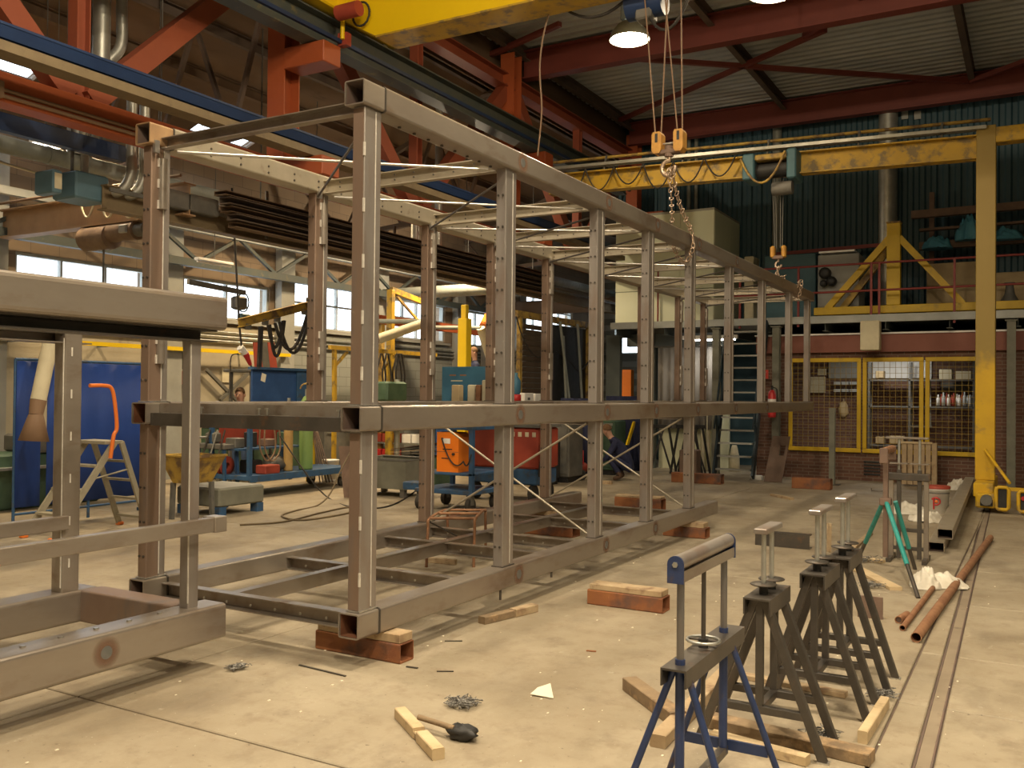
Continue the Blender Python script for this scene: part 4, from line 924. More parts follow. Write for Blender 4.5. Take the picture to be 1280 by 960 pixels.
# ---- yellow semi gantry at the back
ga, gb = V((-.72, 15.62, 0)), V((-7.7, 14.9, 0))
t = T('gantry_crane', (-.66, 15.62, 0), 'old yellow semi gantry crane with one leg running on the floor rail', 'crane')
g = obj('main_beam', M().ibeam(ga+V((0, 0, 5.42)), gb+V((0, 0, 5.42)), .22, .36, .02, .012), 'gantry_yellow', t)
obj('upper_tube', M().cyl(ga+V((.1, .1, 5.86)), gb+V((0, .1, 5.86)), .028, 8), 'old_yellow', t)
for k, dy in enumerate((0, .1)): obj('cable_tray', M().bar(ga+V((.05, -.14+dy, 5.69)), gb+V((0, -.14+dy, 5.69)), .06, .05), 'duct', t)
for f in (.08, .25, .45, .65, .85): c = ga.lerp(gb, f); obj('tray_bracket', M().bar(c+V((0, -.1, 5.6)), c+V((0, 0, 5.86)), .03, .03), 'machine_grey', g)
lx = -.665
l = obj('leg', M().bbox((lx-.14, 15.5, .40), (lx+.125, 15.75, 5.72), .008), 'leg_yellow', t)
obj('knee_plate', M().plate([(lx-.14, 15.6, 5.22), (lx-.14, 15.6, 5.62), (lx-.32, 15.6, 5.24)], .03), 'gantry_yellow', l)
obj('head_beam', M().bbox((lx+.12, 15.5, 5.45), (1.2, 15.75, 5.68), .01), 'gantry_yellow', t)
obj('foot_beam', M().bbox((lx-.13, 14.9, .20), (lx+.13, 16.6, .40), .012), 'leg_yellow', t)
Yt = 14.68; L_ = lambda px, py: gy(px, py, Yt)
a_, b_ = L_(1219, 641), L_(1245, 618)
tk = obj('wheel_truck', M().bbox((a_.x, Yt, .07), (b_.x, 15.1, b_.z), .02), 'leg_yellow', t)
obj('truck_recess', M().box((L_(1225, 640).x, Yt-.004, .10), (L_(1241, 640).x, Yt+.002, b_.z-.08)), 'black', tk)
obj('gear_motor', M().cyl((L_(1233, 630).x, Yt-.10, .19), (L_(1233, 630).x, Yt, .19), .075, 14), 'machine_grey', tk)
obj('wheel', M().cyl((rail_x(14.9)-.03, 14.9, .09), (rail_x(14.9)+.03, 14.9, .09), .09, 16), 'machine_grey', tk)
obj('rear_wheel', M().cyl((rail_x(16.4)-.03, 16.4, .10), (rail_x(16.4)+.03, 16.4, .10), .10, 16), 'machine_grey', t)
obj('rear_bracket', M().box((lx-.08, 16.3, .1), (lx+.08, 16.5, .22)), 'leg_yellow', t)
for k, (pa, pb, za, zb_) in enumerate(((1243, 1263, 639, 607), (1271, 1292, 645, 612))):
    x0_, x1_ = L_(pa, za).x+.02, L_(pb, za).x-.02; z0_, z1_ = max(.05, L_(pa, za).z+.03), L_(pa, zb_).z-.02; r_ = .03
    ring = [(x0_+r_, z0_), (x1_-r_, z0_), (x1_, z0_+r_), (x1_, z1_-r_), (x1_-r_, z1_), (x0_+r_, z1_), (x0_, z1_-r_), (x0_, z0_+r_)]
    obj('guard_hoop', M().path([(x, Yt, z) for x, z in ring], .026, 8, True), 'leg_yellow', t)
    obj('guard_panel', M().box((x0_+.01, Yt+.01, z0_+.01), (x1_-.01, Yt+.05, z1_-.01)), 'black', t)
    if k: obj('lamp_lens', M().cyl((x0_+.06, Yt-.02, z1_-.1), (x0_+.06, Yt+.01, z1_-.1), .03, 10), 'red_plastic', t)
obj('guard_arm', M().bar((L_(1243, 620).x, Yt+.06, .35), (L_(1292, 620).x, Yt+.06, .35), .05, .05), 'leg_yellow', t)
obj('guard_brace', M().cyl((L_(1262, 607).x, Yt, .44), (lx, 15.48, .85), .022, 8), 'leg_yellow', t)
# hoist on the gantry
c = ga.lerp(gb, .46); hc = gy(962, 205, c.y); hxx = hc.x
t = T('gantry_hoist', (hxx, c.y, 4.7), 'grey green electric hoist hanging on the back gantry beam', 'hoist')
f_ = lambda px: gy(px, 210, c.y-.2).x
obj('drum_frame', M().bbox((f_(930), c.y-.32, 5.16), (f_(945), c.y+.2, 5.58), .02), 'box_teal', t)
obj('gear_end', M().bbox((f_(985), c.y-.32, 5.12), (f_(997), c.y+.2, 5.6), .02), 'box_teal', t)
obj('drum', M().cyl((f_(940), c.y-.1, 5.32), (f_(990), c.y-.1, 5.32), .13, 16), 'black', t)
obj('cover', M().bbox((f_(945), c.y-.30, 5.46), (f_(985), c.y+.1, 5.55), .015), 'old_yellow', t)
obj('motor', M().cyl((f_(965), c.y-.15, 5.0), (f_(990), c.y-.15, 5.0), .11, 14), 'machine_grey', t)
obj('cable_loop', M().path(arc((f_(929), c.y-.36, 5.5), (f_(984), c.y-.36, 5.55), .45), .02, 6), 'old_yellow', t)
hb = gy(973, 318, c.y)
for dx in (-.06, -.03, .03, .06): obj('wire_rope', M().cyl((hb.x+dx, c.y, hb.z+.1), (hb.x+dx*1.4, c.y-.05, 5.2), .008, 6), 'machine_grey', t)
for s in (-1, 1): obj('sheave_housing', M().bbox((hb.x+s*.09-.035, c.y-.06, hb.z-.06), (hb.x+s*.09+.035, c.y+.06, hb.z+.14), .02), 'hook_yellow', t)
obj('cross_head', M().bbox((hb.x-.09, c.y-.05, hb.z-.08), (hb.x+.09, c.y+.05, hb.z-.02), .01), 'rust_dark', t)
obj('hook', M().path([(hb.x+.0, c.y, hb.z-.05)]+[(hb.x+.05*math.cos(a), c.y, hb.z-.17+.055*math.sin(a)) for a in [math.radians(q) for q in (90, 130, 170, 210, 250, 290, 330, 360)]], .018, 8), 'chain', t)
e_ = gy(990, 352, YT-.9)
hq = hb.z-.2
chain('short_chain_sling', [(hb.x, c.y, hq), (hb.x+.01, c.y, hq-.2), (hb.x*.5+XR*.5+.05, c.y+.05, hq-.42), (XR+.05, c.y+.12, ZT+.06), (XR+.04, c.y+.14, ZT-.1), (XR+.0, c.y+.13, ZT-.21), (XR-.08, c.y+.1, ZT-.23), (XR-.18, c.y+.06, ZT-.16), (XR-.195, c.y+.03, ZT-.02), (XR-.19, c.y+.02, ZT+.14), (hb.x-.02, c.y+.01, hq-.2), (hb.x-.01, c.y, hq)], 'short chain sling dropping from the gantry hoist to the frame end', .055)
# festoon cable along the gantry
for k in range(6):
    a = ga.lerp(gb, .52+k*.075)+V((0, -.17, 5.62)); b = ga.lerp(gb, .52+(k+1)*.075)+V((0, -.17, 5.62))
    obj('festoon_cable', M().path(arc(a, b, .33+.06*(k % 3)), .013, 5), 'rubber', label='black festoon cable loop hanging along the gantry beam', cat='cable', group='festoon loops on the gantry')
# long control cable dropping from the bridge crane
obj('pendant_cable', M().path(bez([gy(690, 5, 10.0), gy(680, 40, 10.0), gy(675, 75, 10.0), gy(675, 100, 10.0), gy(677, 140, 10.0), gy(672, 195, 10.0)], 6), .010, 6), 'hose_brown', label='thin pendant cable hanging behind the top tube', cat='cable')
# ================================================================== SCREW JACK TRESTLES
def trestle(xc, ya, yb, xf, zt, zbar, idx, label):
    """four splayed legs in two A pairs, channel top, two threaded rods with hand wheels and a flat bar on top"""
    t = T('jack_trestle', (xc, (ya+yb)/2, 0), label, 'trestle', 'screw jack trestles'); hs = xf-xc
    obj('top_channel', M().prism([(-.062, -.075), (-.054, -.075), (-.054, -.008), (.054, -.008), (.054, -.075), (.062, -.075), (.062, 0), (-.062, 0)], (xc, ya-.06, zt), (xc, yb+.06, zt)), 'steel_dark', t)
    for y in (ya, yb):
        for s in (-1, 1):
            l = obj('leg', M().rhs((xc+s*.022, y, zt-.012), (xc+s*hs, y, .0), .038, .038, .004, up=V((0, 1, 0))), 'steel_dark', t)
            obj('weld_foot', M().box((xc+s*hs-.026, y-.022, 0), (xc+s*hs+.026, y+.022, .008)), 'weld' if s > 0 else 'steel_dark', l)
        obj('stay', M().rhs((xc-hs*.74, y, zt*.27), (xc+hs*.74, y, zt*.27), .036, .036, .004), 'steel_dark', t)
        obj('centre_strut', M().rhs((xc, y, zt-.01), (xc, y, zt*.27), .034, .034, .004, up=V((0, 1, 0))), 'steel_dark', t)
    obj('long_stay', M().rhs((xc, ya, zt*.27), (xc, yb, zt*.27), .036, .036, .004), 'steel_dark', t)
    y1, y2 = ya+.06, yb-.06
    for y in (y1, y2):
        obj('nut', M().cyl((xc, y, zt), (xc, y, zt+.035), .021, 6), 'black', t)
        obj('threaded_rod', M().cyl((xc, y, zt-.1), (xc, y, zbar-.02), .0115, 10), 'galv', t)
        obj('hand_wheel', M().lathe([(.014, 0), (.058, .002), (.062, .006), (.058, .010), (.014, .012)], (xc, y, zt+.04), 18), 'steel_dark', t)
    obj('head_bar', M().bbox((xc-.032, y1-.065, zbar-.022), (xc+.032, y2+.085, zbar+.003), .004), 'steel_post', t)
    return t
trestle(-1.095, 4.235, 4.50, -.812, .70, 1.005, 0, 'dark steel screw jack trestle right behind the blue roller stand')
trestle(-.985, 4.88, 5.17, -.725, .715, 1.03, 1, 'dark steel screw jack trestle second in the row behind the blue roller stand')
trestle(-.955, 5.42, 5.72, -.70, .72, 1.045, 2, 'dark steel screw jack trestle last in the row, near the small rusty plate')
# ---- blue roller stand
xb, ya, yb, zt = -1.05, 3.02, 3.52, .70
t = T('roller_stand', (xb, 3.27, 0), 'blue painted roller stand with a steel roller and hand wheel', 'roller stand')
obj('top_channel', M().prism([(-.045, -.06), (-.039, -.06), (-.039, -.007), (.039, -.007), (.039, -.06), (.045, -.06), (.045, 0), (-.045, 0)], (xb, ya-.07, zt), (xb, yb+.13, zt)), 'steel_dark', t)
for y, yo in ((ya, -.05), (yb, .05)):
    for s in (-1, 1): obj('leg', M().cyl((xb+s*.02, y, zt-.012), (xb+s*.27, y+yo, 0), .0125, 12), 'blue_paint', t)
    g = obj('guide_sleeve', M().cyl((xb, y, zt-.008), (xb, y, .24), .0165, 14), 'blue_paint', t)
    obj('collar', M().cyl((xb, y, zt), (xb, y, zt+.018), .0175, 14), 'blue_paint', g)
    obj('slide_post', M().cyl((xb, y, zt), (xb, y, .985), .0130, 14), 'steel_blue', t)
    obj('stay', M().bar((xb-.165, y+yo*.6, .26), (xb+.165, y+yo*.6, .26), .010, .04), 'blue_paint', t)
obj('long_stay', M().bar((xb, ya-.02, .245), (xb, yb+.02, .245), .03, .03), 'steel_dark', t)
obj('threaded_rod', M().cyl((xb, 3.27, .45), (xb, 3.27, .99), .0085, 12), 'steel_dark', t)
obj('hand_wheel', M().path([(xb+.058*math.cos(a), 3.27+.058*math.sin(a), zt+.026) for a in [2*math.pi*i/24 for i in range(24)]], .006, 8, True), 'galv', t)
obj('wheel_hub', M().cyl((xb, 3.27, zt), (xb, 3.27, zt+.032), .018, 12), 'black', t)
obj('wheel_spoke', M().bar((xb-.055, 3.27, zt+.026), (xb+.055, 3.27, zt+.026), .012, .006), 'steel_dark', t)
zr_ = 1.022
c = obj('roller_cradle', M().prism([(-.026, -.036), (.026, -.036), (.026, 0), (.021, 0), (.021, -.031), (-.021, -.031), (-.021, 0), (-.026, 0)], (xb, ya-.05, zr_), (xb, yb+.05, zr_)), 'steel', t)
for y in (ya-.056, yb+.05):
    pr = [(-.029, -.04), (.029, -.04)]+[(.029*math.cos(a), .024+.029*math.sin(a)) for a in [math.pi*i/10 for i in range(11)]]
    e = obj('end_plate', M().prism(pr, (xb, y, zr_), (xb, y+.006, zr_)), 'blue_paint', t)
    obj('axle_bolt', M().cyl((xb, y-.006, zr_+.024), (xb, y+.008, zr_+.024), .010, 6), 'galv', e)
obj('roller', M().cyl((xb, ya-.045, zr_+.026), (xb, yb+.045, zr_+.026), .0265, 24), 'steel_post', t)
# ---- teal roller tripod and dark jack stand beyond
c = V((-1.20, 9.05, 0)); hz = .66
t = T('teal_tripod', c, 'teal legged tripod with a rusty roller head', 'roller stand')
for f, of in ((gz(1072, 700), V((-.02, 0, 0))), (gz(1148, 748), V((.01, -.03, 0))), (gz(1144, 712), V((.07, .10, 0)))):
    h0 = c+of+V((0, 0, hz)); d = h0.lerp(f, .68); l = obj('leg', M().cyl(h0, d, .021, 12), 'teal_paint', t); obj('leg_extension', M().cyl(d, f, .018, 10), 'steel_dark', l)
obj('head_block', M().bbox((c.x-.05, c.y-.05, hz-.03), (c.x+.05, c.y+.05, hz+.04), .008), 'rust_dark', t)
obj('slide_post', M().rhs((c.x, c.y, .16), (c.x, c.y, 1.06), .044, .044, .006, up=V((0, 1, 0))), 'rust_dark', t)
obj('crank', M().path([(c.x+.02, c.y, hz+.1), (c.x-.12, c.y-.02, hz+.1), (c.x-.12, c.y-.02, hz+.12)], .008, 6), 'steel_dark', t)
obj('roller', M().cyl((c.x, c.y-.12, 1.13), (c.x, c.y+.42, 1.13), .034, 18), 'rust_pipe', t)
for y in (c.y-.14, c.y+.42): obj('roller_bracket', M().bbox((c.x-.036, y-.01, 1.02), (c.x+.036, y+.012, 1.16), .006), 'rust_dark', t)
xa_, xb_ = gy(1114, 620, 9.95).x, gy(1158, 620, 9.95).x; c = V(((xa_+xb_)/2, 9.95, 0)); sx_ = (xb_-xa_)/2
t = T('jack_stand', c, 'tall dark steel jack stand in front of the white bucket', 'jack stand')
for x in (c.x-sx_, c.x+sx_):
    obj('upright', M().rhs((x, c.y, 0), (x, c.y, .83), .045, .045, .005, up=V((0, 1, 0))), 'steel', t)
for x in (c.x-.09, c.x+.10):
    obj('strut', M().rhs((x, c.y-.0, .02), (x, c.y, .90), .04, .04, .005, up=V((0, 1, 0))), 'steel_dark', t)
    obj('threaded_rod', M().cyl((x, c.y, .85), (x, c.y, 1.21), .013, 10), 'galv', t); obj('wing_plate', M().box((x-.085, c.y-.05, .955), (x+.085, c.y+.05, .965)), 'steel', t)
obj('cross_beam', M().rhs((c.x-sx_-.03, c.y, .83), (c.x+sx_+.03, c.y, .83), .07, .07, .006), 'steel_dark', t)
obj('head_bar', M().bbox((c.x-sx_-.05, c.y-.03, 1.205), (c.x+sx_+.02, c.y+.03, 1.225), .004), 'steel', t)
for z in (.12, .30): obj('stay', M().rhs((c.x-sx_, c.y, z), (c.x+sx_, c.y, z), .036, .036, .004), 'steel_dark', t)
for x in (c.x-sx_, c.x+sx_): obj('foot_bar', M().bar((x, c.y-.22, .02), (x, c.y+.22, .02), .04, .04), 'steel_dark', t)
# ================================================================== THINGS ON THE FLOOR
def timber(p0, p1, w, h, material, label, z=0.0, name='timber', zt=0.0, group=None):
    p0 = V((p0[0], p0[1], z+h/2)); p1 = V((p1[0], p1[1], z+h/2+zt)); d = (p1-p0).normalized(); mm = M().prism(rr(w, h, .004, 1), p0, p1)
    return obj(name, mm, material, label=label, cat='timber', group=group)
a = gz(500, 897); b = gz(548, 950)
t = T('notched_timber', (a+b)/2, 'pale notched timber lying by itself on the open floor', 'timber'); q = a.lerp(b, .52); r = a.lerp(b, .60)
u = V((0, 0, .026)); obj('beam_half', M().prism(rr(.058, .052, .004, 1), a+u, q+u), 'wood_fresh', t); obj('beam_half', M().prism(rr(.058, .052, .004, 1), r+u, b+u), 'wood_fresh', t); obj('notch', M().prism(rr(.05, .034, .004, 1), q-V((0, 0, -.018)), r+V((0, 0, .018))), 'wood', t)
a = gz(523, 912); b = gz(572, 925)
t = T('brush_head', b, 'dark brush with a short handle lying against the notched timber', 'brush')
obj('handle', M().path([a+V((0, 0, .06)), a.lerp(b, .5)+V((0, 0, .055)), b+V((-.02, 0, .05))], .014, 8), 'wood_old', t)
m = M(); m.blob(b+V((.01, .02, .033)), .085, .05, .034, 14, 8, .22, 5); obj('bristles', m, 'black', t)
a = gz(787, 862); b = gz(848, 908); timber(a, b, .085, .07, 'wood_old', 'dark weathered timber slanting away from the blue roller stand')
a = gz(822, 935); b = gz(915, 840); timber(a, b, .075, .06, 'wood', 'timber wedged below the blue roller stand with a pale end')
a = gz(880, 905); b = gz(1090, 955); timber(a, b, .10, .055, 'wood_old', 'long weathered plank under the feet of the trestles')
a = gz(890, 925); b = gz(1010, 957); timber(a, b, .055, .045, 'wood_fresh', 'pale batten beside the long weathered plank')
a = gz(1078, 930); b = gz(1106, 885); t = timber(a, b, .045, .06, 'wood_fresh', 'broken pale lath upright on the end of the long plank', .0)
a = gz(930, 848); b = gz(1058, 872); timber(a, b, .06, .03, 'wood', 'thin batten lying under the middle trestle')
a = gz(602, 780); b = gz(668, 764)
t = T('spliced_timber', (a+b)/2, 'two timber offcuts end to end below the long frame', 'timber')
q = a.lerp(b, .55); obj('offcut', M().prism(rr(.07, .052, .004, 1), a+u, q+u), 'wood_old', t); obj('offcut', M().prism(rr(.075, .056, .004, 1), q+V((.005, .005, .028)), b+V((0, 0, .028))), 'wood', t)
a = gz(1062, 708); b = gz(1120, 738); timber(a, b, .11, .03, 'wood_fresh', 'short pale board lying below the teal tripod')
a = gz(1062, 690); b = gz(1088, 668); timber(a, b, .06, .03, 'wood', 'reddish lath on the floor left of the teal tripod', 0, 'lath')
a = gz(1035, 690); timber((a.x, a.y), (a.x+.02, a.y+.02), .04, .30, 'wood', 'short upright wooden stake behind the trestle heads', 0, 'stake')
a = gz(1080, 700); b = gz(1104, 704); timber(a, b, .08, .03, 'wood_fresh', 'small pale wooden offcut behind the last trestle')
a = gz(965, 620); b = gz(990, 625); timber(a, b, .07, .04, 'wood', 'little timber offcut on the floor before the rusty leaning plate')
# paper, swarf, rags
a, b, c, d = gz(663, 870), gz(692, 874), gz(688, 862), gz(672, 866)
m = M(); m._add([a+V((0, 0, .012)), b+V((0, 0, .006)), c+V((0, 0, .035)), d+V((0, 0, .03)), a+V((0, 0, .009)), b+V((0, 0, .003)), c+V((0, 0, .032)), d+V((0, 0, .027))], [(0, 1, 2, 3), (7, 6, 5, 4), (0, 4, 5, 1), (1, 5, 6, 2), (2, 6, 7, 3), (3, 7, 4, 0)])
obj('paper_scrap', m, 'paper', label='crumpled white paper scrap on the open floor', cat='paper')
def swarf(px, py, n, r, label):
    c = gz(px, py); R = random.Random(int(px)); mm = M()
    for k in range(n):
        q = c+V((R.gauss(0, r), R.gauss(0, r), .008+abs(R.gauss(0, r*.25)))); pts = [q+V((R.uniform(-.03, .03), R.uniform(-.03, .03), R.uniform(0, .02))) for _ in range(4)]; mm.path(pts, .0025, 4)
    return obj('metal_swarf', mm, 'dirt', label=label, cat='swarf', kind='stuff')
swarf(577, 883, 90, .035, 'tangle of shiny metal swarf on the open floor'); swarf(297, 837, 40, .022, 'small dark swarf heap before the smaller frame')
swarf(1030, 925, 60, .04, 'swarf swept against the trestle feet'); swarf(1105, 872, 50, .035, 'swarf beside the last trestle foot'); swarf(1085, 702, 70, .06, 'metal offcuts heap behind the last trestle'); swarf(1090, 735, 50, .05, 'coiled metal turnings below the teal tripod')
R = random.Random(11); m = M()
for k in range(150):
    x = R.uniform(-4.2, -.3); y = R.uniform(2.2, 9); s = R.uniform(.002, .0055)
    m.box((x-s, y-s*1.6, 0), (x+s, y+s*1.6, s*.7))
obj('floor_grit', m, 'paper', label='scattered pale chips and grit on the concrete floor', cat='grit', kind='stuff')
for i, (q0, q1, w) in enumerate((((374, 832), (432, 846), .012), ((508, 834), (522, 836), .014), ((546, 840), (567, 840), .006), ((556, 802), (578, 802), .008), ((733, 814), (745, 815), .016))):
    a = gz(*q0); b = gz(*q1); obj('scrap_strip', M().bar((a.x, a.y, .004), (b.x, b.y, .004), w, .006), 'steel_dark' if i != 4 else 'rust', label='thin scrap strip on the floor, %s' % ('long one near the rust block', 'short dark one beside the rust block', 'pale one in the open', 'one below the long frame', 'rusty stub in the open')[i], cat='scrap', group='scrap strips')
def rag(pts, label, seed, cat='rag', material='cloth_white'):
    mm = M()
    for i, (c, rx, ry, rz) in enumerate(pts): mm.blob(c+V((0, 0, rz*.9)), rx, ry, rz, 16, 9, .13, seed+i)
    return obj('rag', mm, material, label=label, cat=cat)
c = gz(1158, 734); crumple('plastic_sheeting', c+V((-.01, 0, 0)), .13, .16, .21, 'crumpled white plastic sheeting heap at the pipes near the teal tripod', 'sheeting', 'cloth_white', 2)
c = gz(1178, 732); crumple('plastic_sheeting', c, .21, .17, .13, 'flat spread white plastic sheeting lying over the long rusty pipe', 'sheeting', 'cloth_white', 5)
c = gz(1131, 640); crumple('rag', c, .33, .35, .17, 'white cloth heap beside the bucket', 'rag', 'cloth_white', 8)
c = gz(1158, 650); crumple('rag', c, .22, .35, .16, 'white cloth spread before the bucket', 'rag', 'cloth_white', 11)
c = gz(1198, 612); crumple('rag', c, .20, .25, .24, 'small white bundle on the floor near the gantry leg', 'rag', 'cloth_white', 14)
# bucket with the red P mark
c = (gz(1163, 643)+gz(1187, 643))/2; c.y += .12; c.x -= .045
t = T('paint_bucket', c, 'white plastic bucket with a red letter P and a dark red lid', 'bucket')
obj('body', M().lathe([(0, 0), (.135, 0), (.158, .33), (.165, .33), (.165, .36), (.158, .36)], c, 24), 'white_plastic', t)
obj('lid', M().lathe([(.17, .35), (.17, .385), (.15, .39), (0, .385)], c, 24), 'red_dull', t)
obj('rim_band', M().lathe([(.1565, .285), (.1585, .285), (.1592, .30), (.1575, .30)], c, 24), 'machine_grey', t)
d = (V((0, 0, 0))-c); d.z = 0; d.normalize(); s_ = V((-d.y, d.x, 0)); ctr = c+d*.152
def pm(u, z): q = .152; ang = u/q; return c+(d*math.cos(ang)+s_*math.sin(ang))*(.148+z*.03+.004)+V((0, 0, z))
P1 = [pm(-.045, .07+.03*k) for k in range(6)]; P2 = [pm(-.045+.05*(math.sin(a)), .185-.045*math.cos(a)+0) if False else pm(-.02+.055*math.sin(a), .18+.05*math.cos(a)) for a in [math.radians(q) for q in range(-60, 215, 20)]]
obj('letter', M().path(P1, .011, 6), 'letter_red', t); obj('letter', M().path(P2, .011, 6), 'letter_red', t); obj('letter_dot', M().lathe([(0, 0), (.022, 0), (.022, .006), (0, .006)], pm(-.012, .18)-d*.003, 14, ax=d), 'letter_orange', t)
# pallet standing on edge
p0 = gz(1127, 607); p1 = gz(1174, 607); yy = p0.y; W_ = p1.x-p0.x; hp = .80
t = T('wooden_pallet', (p0+p1)/2, 'wooden pallet stood on edge in front of the brick wall', 'pallet')
for k in range(6): x = p0.x+(W_-.09)*k/5; obj('slat', M().bbox((x, yy-.02, .03), (x+.085, yy, hp), .003), 'wood', t)
for z in (.03, .38, .72):
    obj('bearer', M().bbox((p0.x, yy, z), (p1.x, yy+.09, z+.075), .003), 'wood_old', t)
obj('top_batten', M().bbox((p0.x-.01, yy-.045, hp-.02), (p1.x-.08, yy-.02, hp+.02), .003), 'wood_fresh', t)
for k in (0, 2, 5): x = p0.x+(W_-.09)*k/5; obj('slat', M().bbox((x, yy+.09, .03), (x+.085, yy+.11, hp), .003), 'wood', t)
# rectangular tubes and pipes along the rail
a0 = V((-.865, 10.75, 0)); a1 = V((-1.05, 18.3, 0))
for i, (dz, dx, y0) in enumerate(((.055, -.05, 10.62), (.17, .02, 10.85))):
    f = (y0-10.75)/(18.3-10.75); s = a0.lerp(a1, f)+V((dx, 0, dz)); e = a1+V((dx, 0, dz))
    t = T('rectangular_tube', (s.x, s.y, dz-.055), 'long rectangular steel tube beside the gantry rail, %s' % ('lower one', 'upper one')[i], 'steel tube', 'stacked rectangular tubes')
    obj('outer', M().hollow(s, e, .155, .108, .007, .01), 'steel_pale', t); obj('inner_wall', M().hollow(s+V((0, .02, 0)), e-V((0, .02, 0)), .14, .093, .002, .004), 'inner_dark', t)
for i, (q0, q1, r) in enumerate((((1145, 797), (1238, 672), .034), ((1128, 785), (1166, 735), .021), ((1123, 775), (1134, 768), .026))):
    a = gz(*q0, r); b = gz(*q1, r); t = T('rusty_pipe', (a.x, a.y, 0), 'rusty steel pipe on the floor, %s' % ('long thick one running along the gantry rail', 'thin one beside the thick pipe', 'short offcut next to the pipes')[i], 'pipe', 'rusty pipes')
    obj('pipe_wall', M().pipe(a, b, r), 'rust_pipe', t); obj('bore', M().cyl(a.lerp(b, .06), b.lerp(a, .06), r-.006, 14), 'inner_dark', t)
c = gz(1088, 773); obj('small_plate', M().bbox((c.x-.09, c.y, 0), (c.x+.085, c.y+.012, .16), .002), 'rust_dark', label='small square rusty plate propped behind the last trestle', cat='plate')
a = gz(1072, 690); 
c = gz(978, 683); t = T('steel_channel', c, 'dark steel channel lying on the floor behind the trestles', 'steel section')
obj('channel', M().chan((gz(940, 683).x, c.y, .075), (gz(1018, 683).x, c.y, .075), .12, .15, .01, flip=-1), 'steel_dark', t)
a = gz(966, 603); b = gz(990, 603); q = gz(967, 602)
t = T('leaning_plate', q, 'dull red steel plate with a square hole leaning at the wall', 'plate')
m = M(); P_ = lambda px, py, d: (lambda c: V((c.x, c.y, c.z)))(gp(px, py, 1, 17.75+d))
pl = [gz(955, 602), gz(981, 602)]; y0 = pl[0].y; zt_ = .86
def lp(u, v): return V((pl[0].x+(pl[1].x-pl[0].x)*u+.10*v, y0+.25*v, .0+zt_*v))
for (u0, v0, u1, v1) in ((0, 0, 1, .58), (0, .80, 1, 1), (0, .58, .55, .80), (.85, .58, 1, .80)): m.plate([lp(u0, v0), lp(u1, v0), lp(u1, v1), lp(u0, v1)], .02)
obj('sheet', m, 'rust_dark', t)
c = gz(945, 600); obj('white_box', M().bbox((c.x-.11, c.y-.05, 0), (c.x+.11, c.y+.08, .09), .01), 'white_plastic', label='small white box at the foot of the stairs', cat='box')
# small rusty step stool inside the frame
c = gz(572, 712); t = T('step_stool', c, 'low rusty tube stool standing inside the long frame', 'stool')
a0, a1, b0, b1 = gz(533, 709), gz(592, 709), gz(560, 690), gz(607, 690)
def hoop(p, q, h, ins): 
    d = (q-p); return bez([p, p+d*.05+V((0, 0, h*.8)), p+d*.12+V((0, 0, h)), q-d*.12+V((0, 0, h)), q-d*.05+V((0, 0, h*.8)), q], 5)
hh = .44
for p, q in ((a0, b0), (a1, b1)): obj('side_hoop', M().path(hoop(p, q, hh, 0), .014, 8), 'rust_pipe', t)
for f, z in ((.12, hh), (.5, hh+.005), (.88, hh), (.05, .17), (.95, .17)): obj('cross_tube', M().cyl(a0.lerp(b0, f)+V((0, 0, z)), a1.lerp(b1, f)+V((0, 0, z)), .013, 8), 'rust_pipe', t)
obj('brace', M().cyl(a0.lerp(b0, .1)+V((0, 0, hh-.03)), a1.lerp(b1, .9)+V((0, 0, .03)), .008, 6), 'steel_dark', t)
a = gz(536, 703); b = gz(570, 706); timber(a, b, .05, .05, 'wood', 'orange toned timber offcut under the rusty stool')
# ================================================================== WINDOW BAY (left)
# ---- overhead services
def duct(name, pts, r, label, material='duct', n=14, cat='duct'): return obj(name, M().path(pts, r, n), material, label=label, cat=cat)
a = gx(0, 187, -10.6); b = gx(215, 226, -10.6); z = (a.z+b.z)/2
t = T('main_duct', (-10.6, 10, z-.1), 'long grey ventilation duct running along the window bay', 'duct')
obj('duct_run', M().cyl((-10.6, YF+.2, z), (-10.6, 26, z), .105, 18), 'duct_dim', t)
for y in [4+1.5*k for k in range(14)]: obj('joint_ring', M().cyl((-10.6, y, z), (-10.6, y+.04, z), .112, 18), 'duct_dim', t)
for y in [4.6+3*k for k in range(6)]: obj('hanger', M().cyl((-10.6, y, z+.1), (-10.6, y, roofz(-10.6)-.05), .012, 6), 'machine_grey', t)
obj('slack_cable', M().path(arc((-10.45, 5, z-.05), (-10.45, 9.2, z-.1), .22), .015, 6), 'cream', t)
for i, (px, y1, r, bend) in enumerate(((127, 58, .10, 0), (152, 40, .065, 1))):
    a = gx(px, 30, -9.5); pts = [(a.x, a.y, 7.2), (a.x, a.y, 5.0)] if not bend else bez([(a.x, a.y, 7.2), (a.x, a.y, 6.2), (a.x, a.y, 5.75), (a.x-.03, a.y-.1, 5.55), (a.x-.1, a.y-.25, 5.4)], 6)
    duct('galvanised_riser', pts, r, 'shiny galvanised riser duct above the blue runway, %s' % ('thick straight one', 'thin bent one')[i])
for i, px in enumerate((165, 181)): a = gx(px, 130, -9.6); duct('flexible_duct', bez([(a.x, a.y, 5.3), (a.x, a.y, 4.6), (a.x, a.y, 4.25), (a.x-.1, a.y-.1, 4.02), (a.x-.4, a.y-.3, 3.98)], 6), .062, 'flexible silver duct beside the near top corner of the frame, %s' % ('first', 'second')[i], 'duct')
